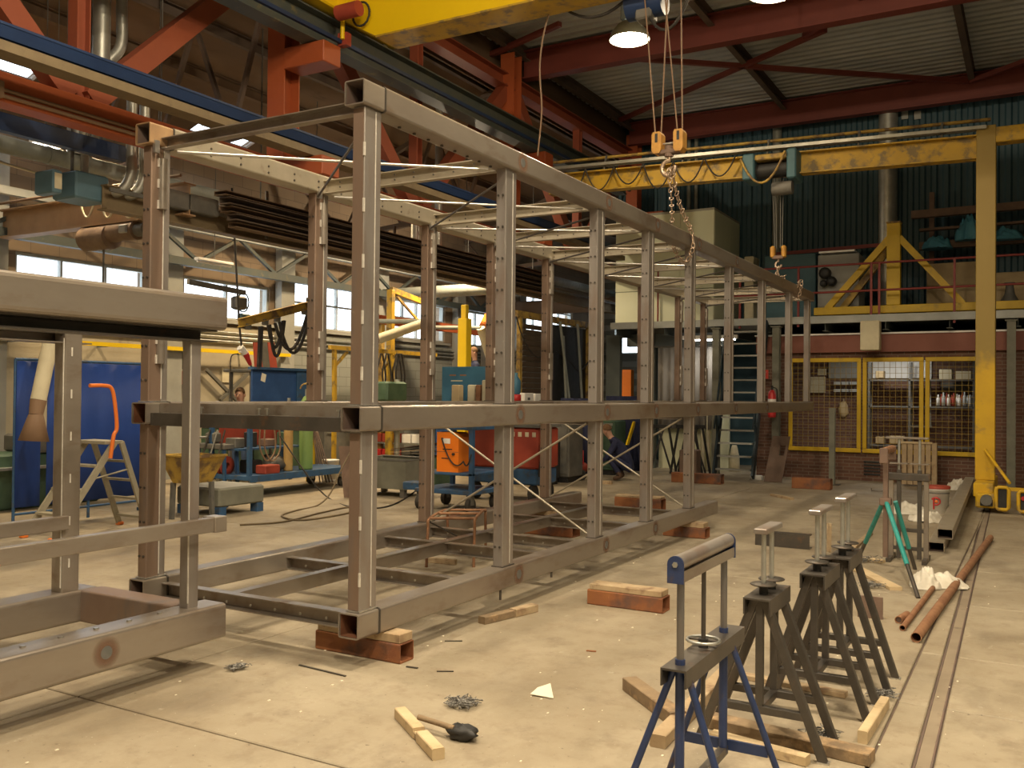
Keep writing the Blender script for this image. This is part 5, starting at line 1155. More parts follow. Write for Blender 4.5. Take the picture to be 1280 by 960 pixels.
for i, px in enumerate((97, 122)):
    a = gx(px, 175, -10.6); a.x = -10.6; duct('duct_branch', [(a.x, a.y, a.z+.75), (a.x, a.y, z+.09)] if i == 0 else bez([(a.x, a.y, a.z+.6), (a.x, a.y, a.z+.1), (a.x, a.y-.05, a.z-.02), (a.x, a.y-.25, z+.1)], 6), .125 if i == 0 else .075, '%s silver duct branch dropping into the grey duct' % ('thick', 'thin')[i], 'duct')
for i, px in enumerate((520, 549)): a = gx(px, 170, -9.95); duct('riser_duct', [(a.x, a.y, 3.9), (a.x, a.y, roofz(a.x)-.035)], .075, 'vertical silver riser seen under the top tube, %s' % ('left of the pair', 'right of the pair')[i], 'duct')
# old orange brown girder of the small crane and its hoist
Yg = 8.3; a = gy(0, 262, Yg); b = gy(205, 250, Yg); zc_ = gy(100, 268, Yg).z
t = T('side_bay_crane', (-11.6, Yg, zc_-.2), 'old brown crane girder spanning the window bay', 'crane')
obj('girder', M().ibeam((XW+.4, Yg, zc_), (-9.55, Yg, zc_), .2, .42, .02, .014), 'girder_brown', t)
obj('top_rail', M().cyl((XW+.4, Yg-.15, zc_+.28), (-9.55, Yg-.15, zc_+.28), .02, 6), 'hose_brown', t)
obj('end_truck', M().bbox((-9.75, Yg-.5, zc_-.15), (-9.55, Yg+.5, zc_+.08), .015), 'machine_grey', t)
for k in range(4): q0 = gy(100+k*26, 250, Yg-.15); q1 = gy(118+k*26, 250, Yg-.15); obj('cable_loop', M().path(arc(q0, q1, .24), .014, 6), 'cream', t)
hz_ = gy(150, 293, Yg).z
h = T('side_bay_hoist', (gy(145, 290, Yg).x, Yg, hz_-.2), 'brown electric hoist hanging below the old girder', 'hoist')
f_ = lambda px: gy(px, 290, Yg).x
obj('drum', M().cyl((f_(108), Yg, hz_-.02), (f_(140), Yg, hz_-.02), .17, 18), 'hoist_brown', h)
obj('motor', M().cyl((f_(138), Yg, hz_+.03), (f_(172), Yg, hz_+.03), .13, 18), 'hoist_brown', h)
obj('motor_cap', M().cyl((f_(170), Yg, hz_+.03), (f_(183), Yg, hz_+.03), .09, 16), 'machine_grey', h)
obj('terminal_box', M().bbox((f_(160), Yg-.16, hz_-.02), (f_(169), Yg-.08, hz_+.09), .01), 'galv', h)
obj('suspension', M().bbox((f_(130), Yg-.06, hz_+.1), (f_(150), Yg+.06, zc_-.2), .01), 'hoist_brown', h)
obj('hook_rope', M().cyl((f_(130), Yg, hz_-.9), (f_(130), Yg, hz_-.1), .014, 6), 'machine_grey', h)
obj('hook_bar', M().path([(f_(130), Yg, hz_-.85), (f_(130)-.06, Yg, hz_-.92), (f_(130)-.06, Yg, hz_-1.2), (f_(130)+.12, Yg, hz_-1.2)], .016, 6), 'machine_grey', h)
a = gx(93, 234, -10.0)
t = T('filter_box', a, 'blue grey filter unit hung beside the duct', 'filter unit')
obj('body', M().bbox((-10.2, gx(78, 234, -10).y, a.z-.17), (-9.75, gx(120, 234, -10).y, a.z+.15), .02), 'filter_blue', t)
obj('front_plate', M().box((-9.748, gx(68, 234, -9.75).y, a.z-.12), (-9.745, gx(77, 234, -9.75).y, a.z+.06)), 'cream', t)
obj('front_box', M().bbox((-10.1, gx(66, 234, -9.75).y, a.z-.17), (-9.75, gx(78, 234, -9.75).y, a.z+.10), .015), 'filter_blue', t)
obj('spigot', M().cyl((-9.95, gx(106, 220, -9.95).y, a.z+.14), (-9.95, gx(106, 220, -9.95).y, a.z+.4), .05, 10), 'duct', t)
obj('hanger', M().cyl((-10.05, gx(90, 220, -10.05).y, a.z+.14), (-10.05, gx(90, 220, -10.05).y, roofz(-10.05)-.2), .02, 6), 'machine_grey', t)
# runway beams of the bay
a = gx(250, 263, -9.7); t = T('bay_runway', (-9.7, 9, a.z-.15), 'olive crane runway beam on the column side of the window bay', 'beam')
obj('beam', M().ibeam((-9.72, gx(128, 220, -9.72).y, a.z-.1), (-9.72, 26, a.z-.1), .18, .3, .018, .012), 'runway_cream', t)
obj('conductor', M().bar((-9.58, gx(128, 220, -9.72).y, a.z-.02), (-9.58, 26, a.z-.02), .03, .05), 'machine_grey', t)
zq = gx(0, 152, -9.95).z; t = T('blue_bay_beam', (-9.95, 6, zq-.1), 'dark blue steel beam running just below the orange chord', 'beam')
obj('beam', M().bbox((-10.02, YF+.3, zq-.1), (-9.9, 7.6, zq+.1), .006), 'runway_blue', t)
for y in (-3, 1, 5, 7.3): obj('hanger', M().bar((-9.95, y, zq+.1), (-9.95, y, roofz(-9.95)-.02), .05, .05), 'machine_grey', t)
t = T('wall_runway', (XW+.5, 9, 3.9), 'dark crane runway beam with lattice bracing along the window wall', 'beam')
obj('lower_chord', M().bar((XW+.45, YF+.3, 3.98), (XW+.45, 24, 3.98), .14, .14), 'runway_dark', t); obj('upper_chord', M().bar((XW+.45, YF+.3, 4.62), (XW+.45, 24, 4.62), .12, .12), 'grey_beam', t)
for k in range(13): y = -2+2*k; obj('lattice_bar', M().bar((XW+.45, y, 4.02), (XW+.45, y+1, 4.6), .06, .06), 'runway_dark', t); obj('lattice_bar', M().bar((XW+.45, y+1, 4.6), (XW+.45, y+2, 4.02), .06, .06), 'runway_dark', t)
# bundle of brown profiles hung under the runway
t = T('profile_bundle', (-9.25, 9, 3.9), 'bundle of long brown steel sections hung under the lattice girder', 'steel sections')
a = gx(275, 240, -9.35)
for k, (dx, dz, w, hh_, mt) in enumerate(((0, .24, .22, .06, 'roof_brown'), (.02, .15, .2, .09, 'purlin'), (-.02, .05, .2, .08, 'roof_brown'), (.03, -.05, .18, .08, 'purlin'), (-.02, -.14, .16, .07, 'roof_brown'))):
    obj('section', M().chan((-9.35+dx, a.y+.06*k, a.z+dz-.25), (-9.35+dx, 18, a.z+dz-.25), w, hh_, .01), mt, t)
for y in (a.y+1, a.y+4, a.y+8): obj('strap', M().bar((-9.5, y, 4.46), (-9.5, y, a.z-.45), .02, .05), 'machine_grey', t)
# strip lights
for i, (px, py, X_) in enumerate(((57, 184, -11.4), (200, 240, -10.2), (197, 268, -10.9), (268, 330, -12.5), (585, 353, -12.0), (470, 300, -12))):
    hl = .2 if i == 0 else .4; c = gx(px, py, X_); t = T('strip_light', c, 'fluorescent strip light hung in the window bay, %s' % ('above the grey duct', 'by the olive runway', 'below the olive runway', 'over the window', 'far along the bay', 'behind the near post')[i], 'lamp', 'strip lights of the window bay')
    obj('housing', M().bbox((c.x-.06, c.y-hl, c.z+.02), (c.x+.06, c.y+hl, c.z+.07), .01), 'white_plastic', t); obj('tube', M().cyl((c.x, c.y-hl+.02, c.z), (c.x, c.y+hl-.02, c.z), .018, 10), 'tube_glow' if i in (0, 1, 2, 4) else 'white_plastic', t)
    obj('hanger', M().cyl((c.x, c.y, c.z+.07), (c.x, c.y, roofz(c.x)-.02), .008, 6), 'machine_grey', t)
for i, (px, py) in enumerate(((73, 71), (84, 75), (116, 85))):
    c = gx(px, py, -11.6); t = T('bay_lamp', c, 'small bright bay lamp under the brown roof seen through the lattice girder', 'lamp', 'small lamps in the window bay')
    obj('shade', M().lathe([(.07, 0), (.05, .08), (.02, .12), (0, .12)], c, 14), 'machine_grey', t); obj('bulb', M().blob(c, .05, .05, .03, 10, 6), 'small_glow', t); obj('hanger', M().cyl((c.x, c.y, c.z+.1), (c.x, c.y, roofz(c.x)), .006, 6), 'machine_grey', t)
# yellow wall rail and conduits
z = gx(190, 434, XW+.3).z; t = T('wall_rail', (XW+.3, 12, z-.05), 'yellow rail fixed along the wall below the windows', 'rail')
obj('rail', M().bar((XW+.3, 8.2, z), (XW+.3, 14.6, z), .06, .07), 'crane_yellow', t)
for y in (8.6, 10.2, 11.8, 13.4): obj('bracket', M().bar((XW+.05, y, z-.02), (XW+.3, y, z-.02), .04, .04), 'cart_blue', t)
for k in range(3): obj('wall_conduit', M().cyl((XW+.1, 4, 2.78-k*.09), (XW+.1, 26, 2.78-k*.09), .025, 8), 'galv', label='thin conduit running along the wall below the windows', cat='conduit', group='conduits on the window wall')
# ---- blue welding curtain
X1 = -10.32; ya, yb = 6.47, 8.38; ztop = gx(100, 452, X1).z
t = T('welding_screen', (X1, 7.4, 0), 'blue welding curtain on a tube frame behind the stepladder', 'welding screen')
for y in (ya, (ya+yb)/2+.02, yb):
    obj('frame_post', M().cyl((X1, y, .02), (X1, y, ztop), .018, 8), 'cart_blue', t)
for y in (ya, yb): obj('foot', M().bar((X1-.25, y, .02), (X1+.25, y, .02), .04, .04), 'cart_blue', t)
obj('top_tube', M().cyl((X1, ya, ztop), (X1, yb, ztop), .018, 8), 'cart_blue', t)
obj('lower_tube', M().cyl((X1, ya, .16), (X1, yb, .16), .016, 8), 'cart_blue', t)
g1 = gx(50, 600, X1+.03).y; g2 = gx(58, 600, X1+.03).y
for a, b, w in ((ya, g1, 4), (g2, yb, 11)):
    c = curtain('curtain_panel', (X1+.03, a, 0), (X1+.03, b, 0), .24, ztop-.02, 'curtain_blue', None, max(2, w//2), .005); del c['category']; wl = V(c.location); c.parent = t; c.location = wl-V(t.location)
# ---- fume extraction arm
Xa = -9.75
P1, P2, P3, P4 = gx(68, 405, Xa), gx(48, 500, Xa), gx(45, 518, Xa), gx(42, 553, Xa)
t = T('fume_arm', gx(43, 560, Xa), 'pale fume extraction hose with a brown hood before the blue curtain', 'extraction arm')
obj('hose', M().cyl(P1, P2, .085, 16), 'cream', t); obj('sleeve', M().cyl(P2, P3, .088, 16, .075), 'hose_brown', t)
obj('hood', M().lathe([(.075, 0), (.085, -.03), (.16, -.30), (.15, -.30), (.07, -.03)], P3, 18, ax=(P3-P4).normalized()*1), 'hose_brown', t)
obj('arm_pipe', M().path(bez([P1, P1+V((0, -.03, .12)), P1+V((-.05, -.5, .2)), P1+V((-.1, -2.5, .25))], 6), .085, 14), 'cream', t)
obj('arm_stand', M().cyl((Xa-.1, P1.y-2.4, .0), (Xa-.1, P1.y-2.4, P1.z+.2), .06, 12), 'machine_grey', t)
# ---- stepladder with orange handrail
Xd = -9.08; wd = .5
t = T('step_ladder', (Xd-.25, 6.8, 0), 'grey aluminium platform stepladder with an orange handrail', 'ladder')
top = gx(147, 553, Xd); yT = top.y; zT = top.z; fl, frr = 6.13, 7.34
for x in (Xd, Xd-wd):
    obj('front_stile', M().bar((x, yT-.04, zT), (x, fl, .0), .03, .07), 'alu', t); obj('rear_stile', M().bar((x, yT+.05, zT), (x, frr, .0), .03, .06), 'alu', t)
for k in range(1, 4): f = k/4; y = yT-.04+(fl-yT+.04)*f; obj('tread', M().box((Xd-wd, y-.06, zT*(1-f)-.015), (Xd, y+.05, zT*(1-f)+.012)), 'alu', t)
for k in range(1, 5): f = k/4.6; y = yT+.05+(frr-yT-.05)*f; obj('rear_bar', M().box((Xd-wd, y-.02, zT*(1-f)-.015), (Xd, y+.02, zT*(1-f)+.012)), 'alu', t)
obj('platform', M().bbox((Xd-wd, yT-.16, zT-.02), (Xd, yT+.08, zT+.02), .005), 'alu', t)
obj('spreader', M().cyl((Xd, yT-.28, zT*.62), (Xd, yT+.18, zT*.70), .01, 6), 'alu', t)
for x in (Xd, Xd-wd):
    for y in (fl, frr): obj('rubber_foot', M().bbox((x-.03, y-.04, 0), (x+.03, y+.04, .04), .008), 'safety_orange', t)
hp_ = [gx(138, 573, Xd+.03), gx(142, 545, Xd+.03), gx(146, 534, Xd+.03), gx(143, 500, Xd+.03), gx(139, 485, Xd+.03), gx(130, 482, Xd+.03), gx(112, 482, Xd+.03)]
obj('handrail', M().path(bez(hp_, 5), .022, 8), 'safety_orange', t)
# ---- machines behind the curtain at the picture edge
t = T('lathe_machine', (-12.2, 7.2, 0), 'dark green lathe with grey fittings behind the blue curtain', 'machine')
obj('bed', M().bbox((-12.6, 6.2, .0), (-11.9, 8.8, .75), .03), 'machine_green', t); obj('headstock', M().bbox((-12.6, 6.25, .75), (-11.95, 7.1, 1.35), .04), 'machine_green', t)
obj('chuck', M().cyl((-12.25, 7.1, 1.1), (-12.25, 7.25, 1.1), .16, 18), 'galv', t); obj('carriage', M().bbox((-12.55, 7.7, .75), (-11.85, 8.1, 1.0), .03), 'machine_grey', t); obj('tray', M().box((-12.7, 6.2, .55), (-11.7, 8.8, .58)), 'galv', t)
t = T('tool_bench', (-11.3, 6.4, 0), 'cluttered dark steel bench at the edge of the blue curtain', 'bench')
obj('bench_top', M().bbox((-11.6, 5.4, .82), (-11.0, 6.5, .88), .01), 'machine_grey', t)
for x in (-11.55, -11.05):
    for y in (5.45, 6.45): obj('leg', M().bar((x, y, 0), (x, y, .82), .05, .05), 'machine_grey', t)
obj('shelf', M().box((-11.55, 5.45, .35), (-11.05, 6.45, .38)), 'galv', t)
obj('grinder', M().lathe([(0, 0), (.1, 0), (.1, .05), (.04, .1), (.04, .3), (0, .3)], (-11.2, 6.2, .88), 12), 'machine_green', t)
# ---- yellow hopper on a stand, grey pallet box
c = gz(240, 648); Xc, Yc = c.x, c.y
t = T('yellow_hopper', c, 'stained yellow tipping hopper on a dark stand', 'hopper')
m = M(); w0, w1, d0, d1, z0, z1 = .26, .37, .2, .3, .46, .80
vs = [V((Xc+sx*w, Yc+sy*d, z)) for w, d, z in ((w0*.5, d0, z0), (w1*.75, d1, z1)) for sx, sy in ((-1, -1), (1, -1), (1, 1), (-1, 1))]; vi = [v+V((0, 0, .02)) if i < 4 else V((Xc+(v.x-Xc)*.94, Yc+(v.y-Yc)*.94, z1)) for i, v in enumerate(vs)]
m._add(vs+vi, [(3, 2, 1, 0), (0, 1, 5, 4), (1, 2, 6, 5), (2, 3, 7, 6), (3, 0, 4, 7), (8, 9, 10, 11), (9, 8, 12, 13), (10, 9, 13, 14), (11, 10, 14, 15), (8, 11, 15, 12), (4, 5, 13, 12), (5, 6, 14, 13), (6, 7, 15, 14), (7, 4, 12, 15)]); obj('bucket', m, 'old_yellow', t)
for sx in (-1, 1):
    for sy in (-1, 1): obj('leg', M().bar((Xc+sx*.15, Yc+sy*.19, 0), (Xc+sx*.14, Yc+sy*.18, z0), .05, .05), 'machine_grey', t)
obj('rim', M().path([(Xc+sx*w1*.75, Yc+sy*d1, z1) for sx, sy in ((-1, -1), (1, -1), (1, 1), (-1, 1))], .018, 6, True), 'old_yellow', t)
c = gz(272, 641); t = T('pallet_box', c, 'grey green steel pallet box on short feet', 'box')
obj('tray', M().bbox((c.x-.45, c.y-.3, .12), (c.x+.35, c.y+.5, .36), .02), 'col_grey', t); obj('tray_floor', M().box((c.x-.42, c.y-.27, .355), (c.x+.32, c.y+.47, .365)), 'conc_grey', t)
for sx in (-.38, .28):
    for sy in (-.23, .43): obj('foot', M().box((c.x+sx-.06, c.y+sy-.06, 0), (c.x+sx+.06, c.y+sy+.06, .12)), 'cart_blue', t)
# ---- wall bits: phone box, cabinets
c = gx(237, 472, XW+.2); t = T('wall_cabinet', c, 'red control box with a round black reel above it on the wall', 'control box')
obj('box', M().bbox((XW+.05, c.y-.16, c.z-.14), (XW+.2, c.y+.16, c.z+.12), .02), 'red_dull', t); obj('face', M().box((XW+.2, c.y-.08, c.z-.1), (XW+.205, c.y+.08, c.z+.08)), 'conc_grey', t)
obj('reel', M().cyl((XW+.05, c.y, c.z+.32), (XW+.22, c.y, c.z+.32), .17, 18), 'black', t); obj('reel_bracket', M().bar((XW+.1, c.y, c.z+.1), (XW+.1, c.y, c.z+.9), .05, .03), 'black', t); obj('cable', M().path(arc((XW+.15, c.y-.1, c.z-.14), (XW+.15, c.y+.15, c.z-.14), .5), .012, 6), 'rubber', t)
c = gx(286, 468, XW+.1); obj('wall_notice', M().box((XW+.045, c.y-.14, c.z-.16), (XW+.07, c.y+.14, c.z+.14)), 'cream', label='yellowed notice sheet on the wall behind the worker', cat='notice')
t = T('cross_brace', gx(290, 500, XW+.15), 'dark crossed steel braces on the wall behind the worker', 'brace')
for a, b in (((258, 462), (300, 505)), ((275, 500), (315, 462))): obj('brace_bar', M().bar(gx(*a, XW+.16), gx(*b, XW+.16), .06, .06), 'machine_grey', t)
# hanging connectors
c = gx(303, 440, -11.5); t = T('cable_connector', c, 'red and white plug connectors hanging on a cable', 'connector')
obj('drop_cable', M().path([gx(290, 235, -11.5), gx(295, 330, -11.5), gx(299, 405, -11.5), gx(302, 434, -11.5)], .018, 6), 'rubber', t)
obj('white_socket', M().cyl(gx(300, 434, -11.5), gx(308, 444, -11.5), .06, 12), 'white_plastic', t); obj('white_block', M().bbox(c+V((-.03, -.07, -.02)), c+V((.03, -.01, .09)), .01), 'white_plastic', t)
obj('red_plug', M().cyl(gx(307, 442, -11.48), gx(313, 456, -11.48), .055, 12, .03), 'red_plastic', t); obj('tail_cable', M().path([gx(313, 455, -11.48), gx(318, 470, -11.48), gx(322, 490, -11.48)], .014, 6), 'rubber', t)
obj('loop_cable', M().path(bez([gx(298, 442, -11.5), gx(289, 446, -11.5), gx(288, 470, -11.5), gx(288, 498, -11.5)], 5), .01, 6), 'rubber', t)
obj('hung_cable', M().path([gx(299, 410, -11.52), gx(290, 250, -11.52)], .004, 5), 'rubber', t)
c = gx(298, 378, -11.6); t = T('pulley_tackle', c, 'small electric chain hoist silhouetted in front of the window', 'hoist')
obj('body', M().bbox(c+V((-.1, -.1, -.12)), c+V((.1, .13, .1)), .03), 'machine_grey', t); obj('jib_end', M().bar(gx(235, 352, -11.6), gx(306, 366, -11.6), .06, .08), 'machine_grey', t); obj('loop', M().path([gx(304+7*math.cos(a), 378+12*math.sin(a), -11.6) for a in [2*math.pi*i/14 for i in range(14)]], .012, 6, True), 'machine_grey', t); obj('control_box', M().bbox(c+V((-.06, .02, -.3)), c+V((.06, .24, -.18)), .02), 'box_teal', t)
# ---- blue cart with gas cylinders, back panel and jib column
A = gz(312, 627); B = gz(425, 598); Xq = -10.6
Yq0, Yq1 = 10.2, 12.75; X0, X1_ = -11.25, -10.35
t = T('gas_cart', (-10.8, 11.6, 0), 'blue flat trolley with a tall blue back panel', 'trolley')
obj('deck', M().bbox((X0, Yq0, .26), (X1_, Yq1, .33), .008), 'cart_blue', t); obj('deck_edge', M().bar((X1_+.02, Yq0, .29), (X1_+.02, Yq1, .29), .03, .10), 'cart_blue', t)
for y in (Yq0+.15, Yq1-.3):
    for x in (X0+.1, X1_-.1): w = obj('castor', M().cyl((x-.025, y, .09), (x+.025, y, .09), .09, 14), 'rubber', t); obj('fork', M().box((x-.035, y-.04, .09), (x+.035, y+.05, .262)), 'galv', w)
for y in (Yq0+.03, Yq0+1.6, Yq1-.3): obj('post', M().bar((X0+.05, y, .33), (X0+.05, y, 1.15), .06, .06), 'cart_blue', t)
obj('post', M().bar((X1_-.04, Yq0+.03, .33), (X1_-.04, Yq0+.03, 1.2), .06, .06), 'cart_blue', t)
zt_ = gx(340, 461, X0+.05).z; ya_ = gx(313, 480, X0).y; yb_ = gx(385, 480, X0).y
obj('back_panel', M().bbox((X0, ya_, 1.05), (X0+.04, yb_, zt_), .006), 'cabinet_blue', t); obj('panel_top', M().bar((X0+.05, ya_-.04, zt_), (X0+.05, yb_+.04, zt_), .14, .04), 'cart_blue', t); obj('panel_side', M().bbox((X0+.04, yb_-.35, 1.05), (X0+.07, yb_, zt_-.02), .004), 'cart_blue', t)
c = gx(329, 472, X0+.045); obj('paper_tag', M().plate([c+V((0, -.06, -.05)), c+V((0, .04, -.08)), c+V((0, .07, .05)), c+V((0, -.03, .08))], .003), 'paper', t)
obj('inner_shelf', M().box((X0+.05, Yq0+.1, .70), (X1_-.35, Yq0+1.55, .73)), 'cart_blue', t)
obj('side_sheet', M().box((X0+.02, Yq0+.2, .74), (X0+.03, Yq0+1.5, 1.1)), 'red_dull', t)
def gas(px, py0, r, h, material, label, cap=True):
    c = gx(px, py0, -10.62); c = V((-10.62, c.y, .331)); o = T('gas_cylinder', c, label, 'gas cylinder')
    obj('body', M().lathe([(0, 0), (r*.95, 0), (r, .03), (r, h-.18), (r*.85, h-.08), (r*.45, h), (r*.3, h+.02), (0, h+.02)], c, 20), material, o)
    obj('valve', M().cyl(c+V((0, 0, h+.01)), c+V((0, 0, h+.14)), .028, 10), 'galv', o)
    if cap: obj('regulator', M().path([c+V((.10*math.cos(a)*.8, .10*math.cos(a)*.6, h+.14+.09*math.sin(a))) for a in [math.pi*i/8 for i in range(9)]], .016, 6), 'old_yellow', o)
    return o
gas(360, 590, .075, 1.05, 'cyl_tan', 'slim tan gas cylinder on the blue trolley', False); gas(382, 590, .115, 1.2, 'cyl_green', 'stout green gas cylinder on the blue trolley')
for i, (px, sd) in enumerate(((352, 1),)):
    c = gx(345, 585, -10.7); m = M(); m.blob((-10.75, c.y, .46), .16, .22, .13, 12, 7, .15, 6); obj('dark_bundle', m, 'machine_grey', label='dark dirty bundle lying on the blue trolley', cat='bundle')
c = gx(330, 600, -10.55); obj('red_toolbox', M().bbox((-10.62, c.y-.12, .332), (-10.40, c.y+.2, .47), .012), 'red_dull', label='small red box on the near corner of the blue trolley', cat='toolbox')
for i, (px, r) in enumerate(((334, .13), (340, .11))):
    c = gx(px, 556, -10.32); obj('hose_loop', M().path(bez([gx(px-9, 535, -10.3), gx(px-9, 560, -10.3), gx(px, 576, -10.3), gx(px+10, 562, -10.3), gx(px+9, 532, -10.3)], 6), .013, 6), 'hose_brown', parent=bpy.data.objects['gas_cart'])
obj('welding_hose', M().path(bez([gx(447, 540, -8.9), gx(440, 560, -8.9), gx(424, 592, -8.9), gx(412, 618, -8.9)]+[gz(396, 632, .012), gz(370, 638, .012), gz(352, 645, .012), gz(380, 650, .012), gz(440, 640, .012), gz(436, 634, .012), gz(400, 641, .012), gz(355, 652, .012), gz(300, 656, .012)], 6), .012, 6), 'runway_cream', label='tan hose dropping from the frame and snaking over the floor', cat='hose')
obj('floor_cable', M().path(bez([gx(350, 545, -10.2), gx(385, 595, -9.7)]+[gz(410, 622, .01), gz(440, 634, .01), gz(480, 634, .01), gz(508, 622, .01), gz(528, 606, .01)], 6), .011, 6), 'rubber', label='black cable lying between the two blue trolleys', cat='cable')
# clutter on and around the blue trolley
for i, (dy, x, w, d, h, zz, mt, nm) in enumerate(((.25, -10.9, .14, .2, .16, .731, 'machine_grey', 'grey case'), (.62, -10.95, .12, .12, .24, .731, 'black', 'black case'), (.95, -10.9, .13, .22, .12, .731, 'rust_dark', 'brown case'), (1.3, -10.92, .1, .1, .22, .731, 'machine_green', 'green case'), (.55, -10.85, .16, .25, .2, .331, 'black', 'long black case'), (1.05, -10.9, .13, .18, .26, .331, 'machine_grey', 'tall grey case'))):
    obj('tool_case', M().bbox((x-w, Yq0+dy-d/2, zz), (x+w*.6, Yq0+dy+d/2, zz+h), .012), mt, label='%s %s the blue trolley' % (nm, 'on the shelf of' if zz > .5 else 'lying on the deck of'), cat='tool case', group='cases on the blue trolley')
c = gz(290, 615); c.y -= .45; c.x += .1; t = T('steel_trestle', c, 'dark trestle with a vice and leaning bars beside the yellow hopper', 'trestle')
obj('trestle_top', M().bbox((c.x-.35, c.y-.1, .72), (c.x+.3, c.y+.25, .8), .01), 'machine_grey', t)
for sx in (-.3, .25):
    for sy in (-.06, .2): obj('leg', M().bar((c.x+sx*1.15, c.y+sy, 0), (c.x+sx, c.y+sy, .72), .045, .045), 'cart_blue', t)
obj('vice', M().bbox((c.x-.2, c.y-.05, .80), (c.x+.02, c.y+.12, .98), .03), 'machine_grey', t); obj('vice_screw', M().cyl((c.x-.1, c.y-.25, .9), (c.x-.1, c.y, .9), .02, 8), 'galv', t); obj('shelf', M().box((c.x-.3, c.y-.05, .28), (c.x+.27, c.y+.2, .31)), 'black', t)
for k in range(3): obj('leaning_bar', M().cyl((c.x-.2+.18*k, c.y-.3, .015), (c.x-.05+.16*k, c.y-.06, 1.02), .014, 8), 'galv' if k % 2 else 'steel_dark', t)
for k in range(2): obj('cable_reel', M().lathe([(.05, -.05), (.15, -.05), (.15, -.035), (.07, -.035), (.07, .035), (.15, .035), (.15, .05), (.05, .05)], (c.x-.1+.25*k, c.y+.06, .46), 16, ax=V((1, 0, 0))), 'red_dull' if k else 'black', t)
# jib crane
c = gz(388, 602); t = T('jib_crane', c, 'yellow wall jib with a column and hose loops on its boom', 'jib crane')
tz = gx(390, 440, c.x).z; bz0 = gx(388, 380, c.x); 
obj('column', M().bbox((c.x-.06, c.y-.06, 0), (c.x+.06, c.y+.06, bz0.z-.06), .008), 'crane_yellow', t)
e = gx(296, 408, c.x+.9); s_ = V((c.x, c.y, bz0.z-.0))
e = gx(298, 404, c.x); obj('boom', M().ibeam(s_, e, .09, .14, .012, .01), 'old_yellow', t); obj('boom_bearing', M().bbox(s_-V((.09, .09, .12)), s_+V((.09, .09, .12)), .01), 'machine_grey', t)
bl = lambda f: s_.lerp(e, f)-V((0, 0, .1))
for f in (.12, .5, .66, .88): obj('trolley', M().bbox(bl(f)-V((.03, .06, .05)), bl(f)+V((.03, .06, .05)), .01), 'machine_grey', t)
for f0, f1, sg in ((.04, .47, .62), (.08, .53, .54), (.40, .60, .58), (.42, .62, .42)): obj('hose', M().path(arc(bl(f0)-V((0, 0, .06)), bl(f1)-V((0, 0, .06)), sg, 16), .028, 8), 'rubber', t)
for f in (.70, .73): obj('hanging_hose', M().path([bl(f)-V((0, 0, .05)), bl(f)-V((0, .02, .6)), bl(f)+V((0, -.06, -1.15))], .024, 8), 'rubber', t)
q = [gx(316, 430, XW+.9), gx(346, 460, XW+.9)]
for i in range(3): Xr_ = -12.2-.05*i; obj('red_board', M().plate([gx(316+i*9, 428, Xr_), gx(324+i*9, 428, Xr_), gx(328+i*9, 462, Xr_), gx(318+i*9, 462, Xr_)][::-1], .02), ['red_dull', 'machine_grey', 'red_dull'][i], label=('tall narrow red board stood on end behind the blue panel', 'tall dark grey board stood between two red boards', 'tall narrow red board stood on end behind the blue panel')[i], cat='board', group='boards behind the blue panel')
t_ = T('board_stand', gx(330, 465, -12.2), 'dark bench that carries the tall boards behind the blue panel', 'bench'); zb_ = gx(330, 462, -12.2).z; yc_ = gx(330, 462, -12.2).y
obj('bench_top', M().bbox((-12.6, yc_-.6, zb_-.06), (-11.9, yc_+.6, zb_-.004), .01), 'machine_grey', t_)
for x in (-12.5, -12.0):
    for y in (-.5, .5): obj('leg', M().bar((x, yc_+y, 0), (x, yc_+y, zb_-.06), .05, .05), 'machine_grey', t_)
t_.location.z = 0
for ch in t_.children: ch.location.z += zb_ - 0 + (gx(330, 465, -12.2).z-zb_)
# ---- things between the trolleys
c = gz(430, 622); a0, a1 = gz(430, 622), gz(449, 622)
t = T('rusty_sheet', a0, 'tall brown rusty sheet leaning behind the near post', 'sheet')
obj('sheet', M().plate([a0, a1, a1+V((-.0, .12, .78)), a0+V((-.22, .12, .78))][::1], .015), 'rust_dark', t)
c = gz(413, 602); b_ = T('logo_bucket', c, 'white bucket with an orange mark standing among bars', 'bucket'); obj('body', M().lathe([(0, .05), (.12, .05), (.15, .38), (.155, .38), (.155, .40), (0, .40)], c, 18), 'white_plastic', b_); d = (V((0, 0, .2))-c); d.z = 0; d.normalize(); obj('mark', M().lathe([(0, 0), (.06, 0), (.06, .008), (0, .008)], c+d*.137+V((0, 0, .2)), 14, ax=d), 'letter_orange', b_); obj('base', M().lathe([(0, 0), (.118, 0), (.118, .05), (0, .05)], c, 18), 'white_plastic', b_)
for k in range(5): a = gz(400+k*4, 604); obj('steel_bar', M().cyl((a.x, a.y, .012), (a.x-.28-.05*k, a.y+.1, .95), .012, 6), 'rust_dark', label='thin rusty bar leaning next to the white bucket', cat='bar', group='bars leaning by the white bucket')
c = gz(492, 622); t = T('scrap_skip', c, 'worn olive steel skip on short legs', 'skip')
x0, x1, y0, y1 = c.x-.75, c.x+.22, c.y, c.y+.7
m = M(); m.box((x0, y0, .14), (x1, y0+.012, .58)); m.box((x0, y1, .14), (x1, y1+.012, .58)); m.box((x0, y0+.012, .14), (x0+.012, y1, .58)); m.box((x1-.012, y0+.012, .14), (x1, y1, .58)); m.box((x0, y0, .128), (x1, y1+.012, .14)); obj('trough', m, 'col_grey', t)
for x in (x0+.08, x1-.08):
    for y in (y0+.06, y1-.06): obj('leg', M().box((x-.04, y-.04, 0), (x+.04, y+.04, .128)), 'machine_grey', t)
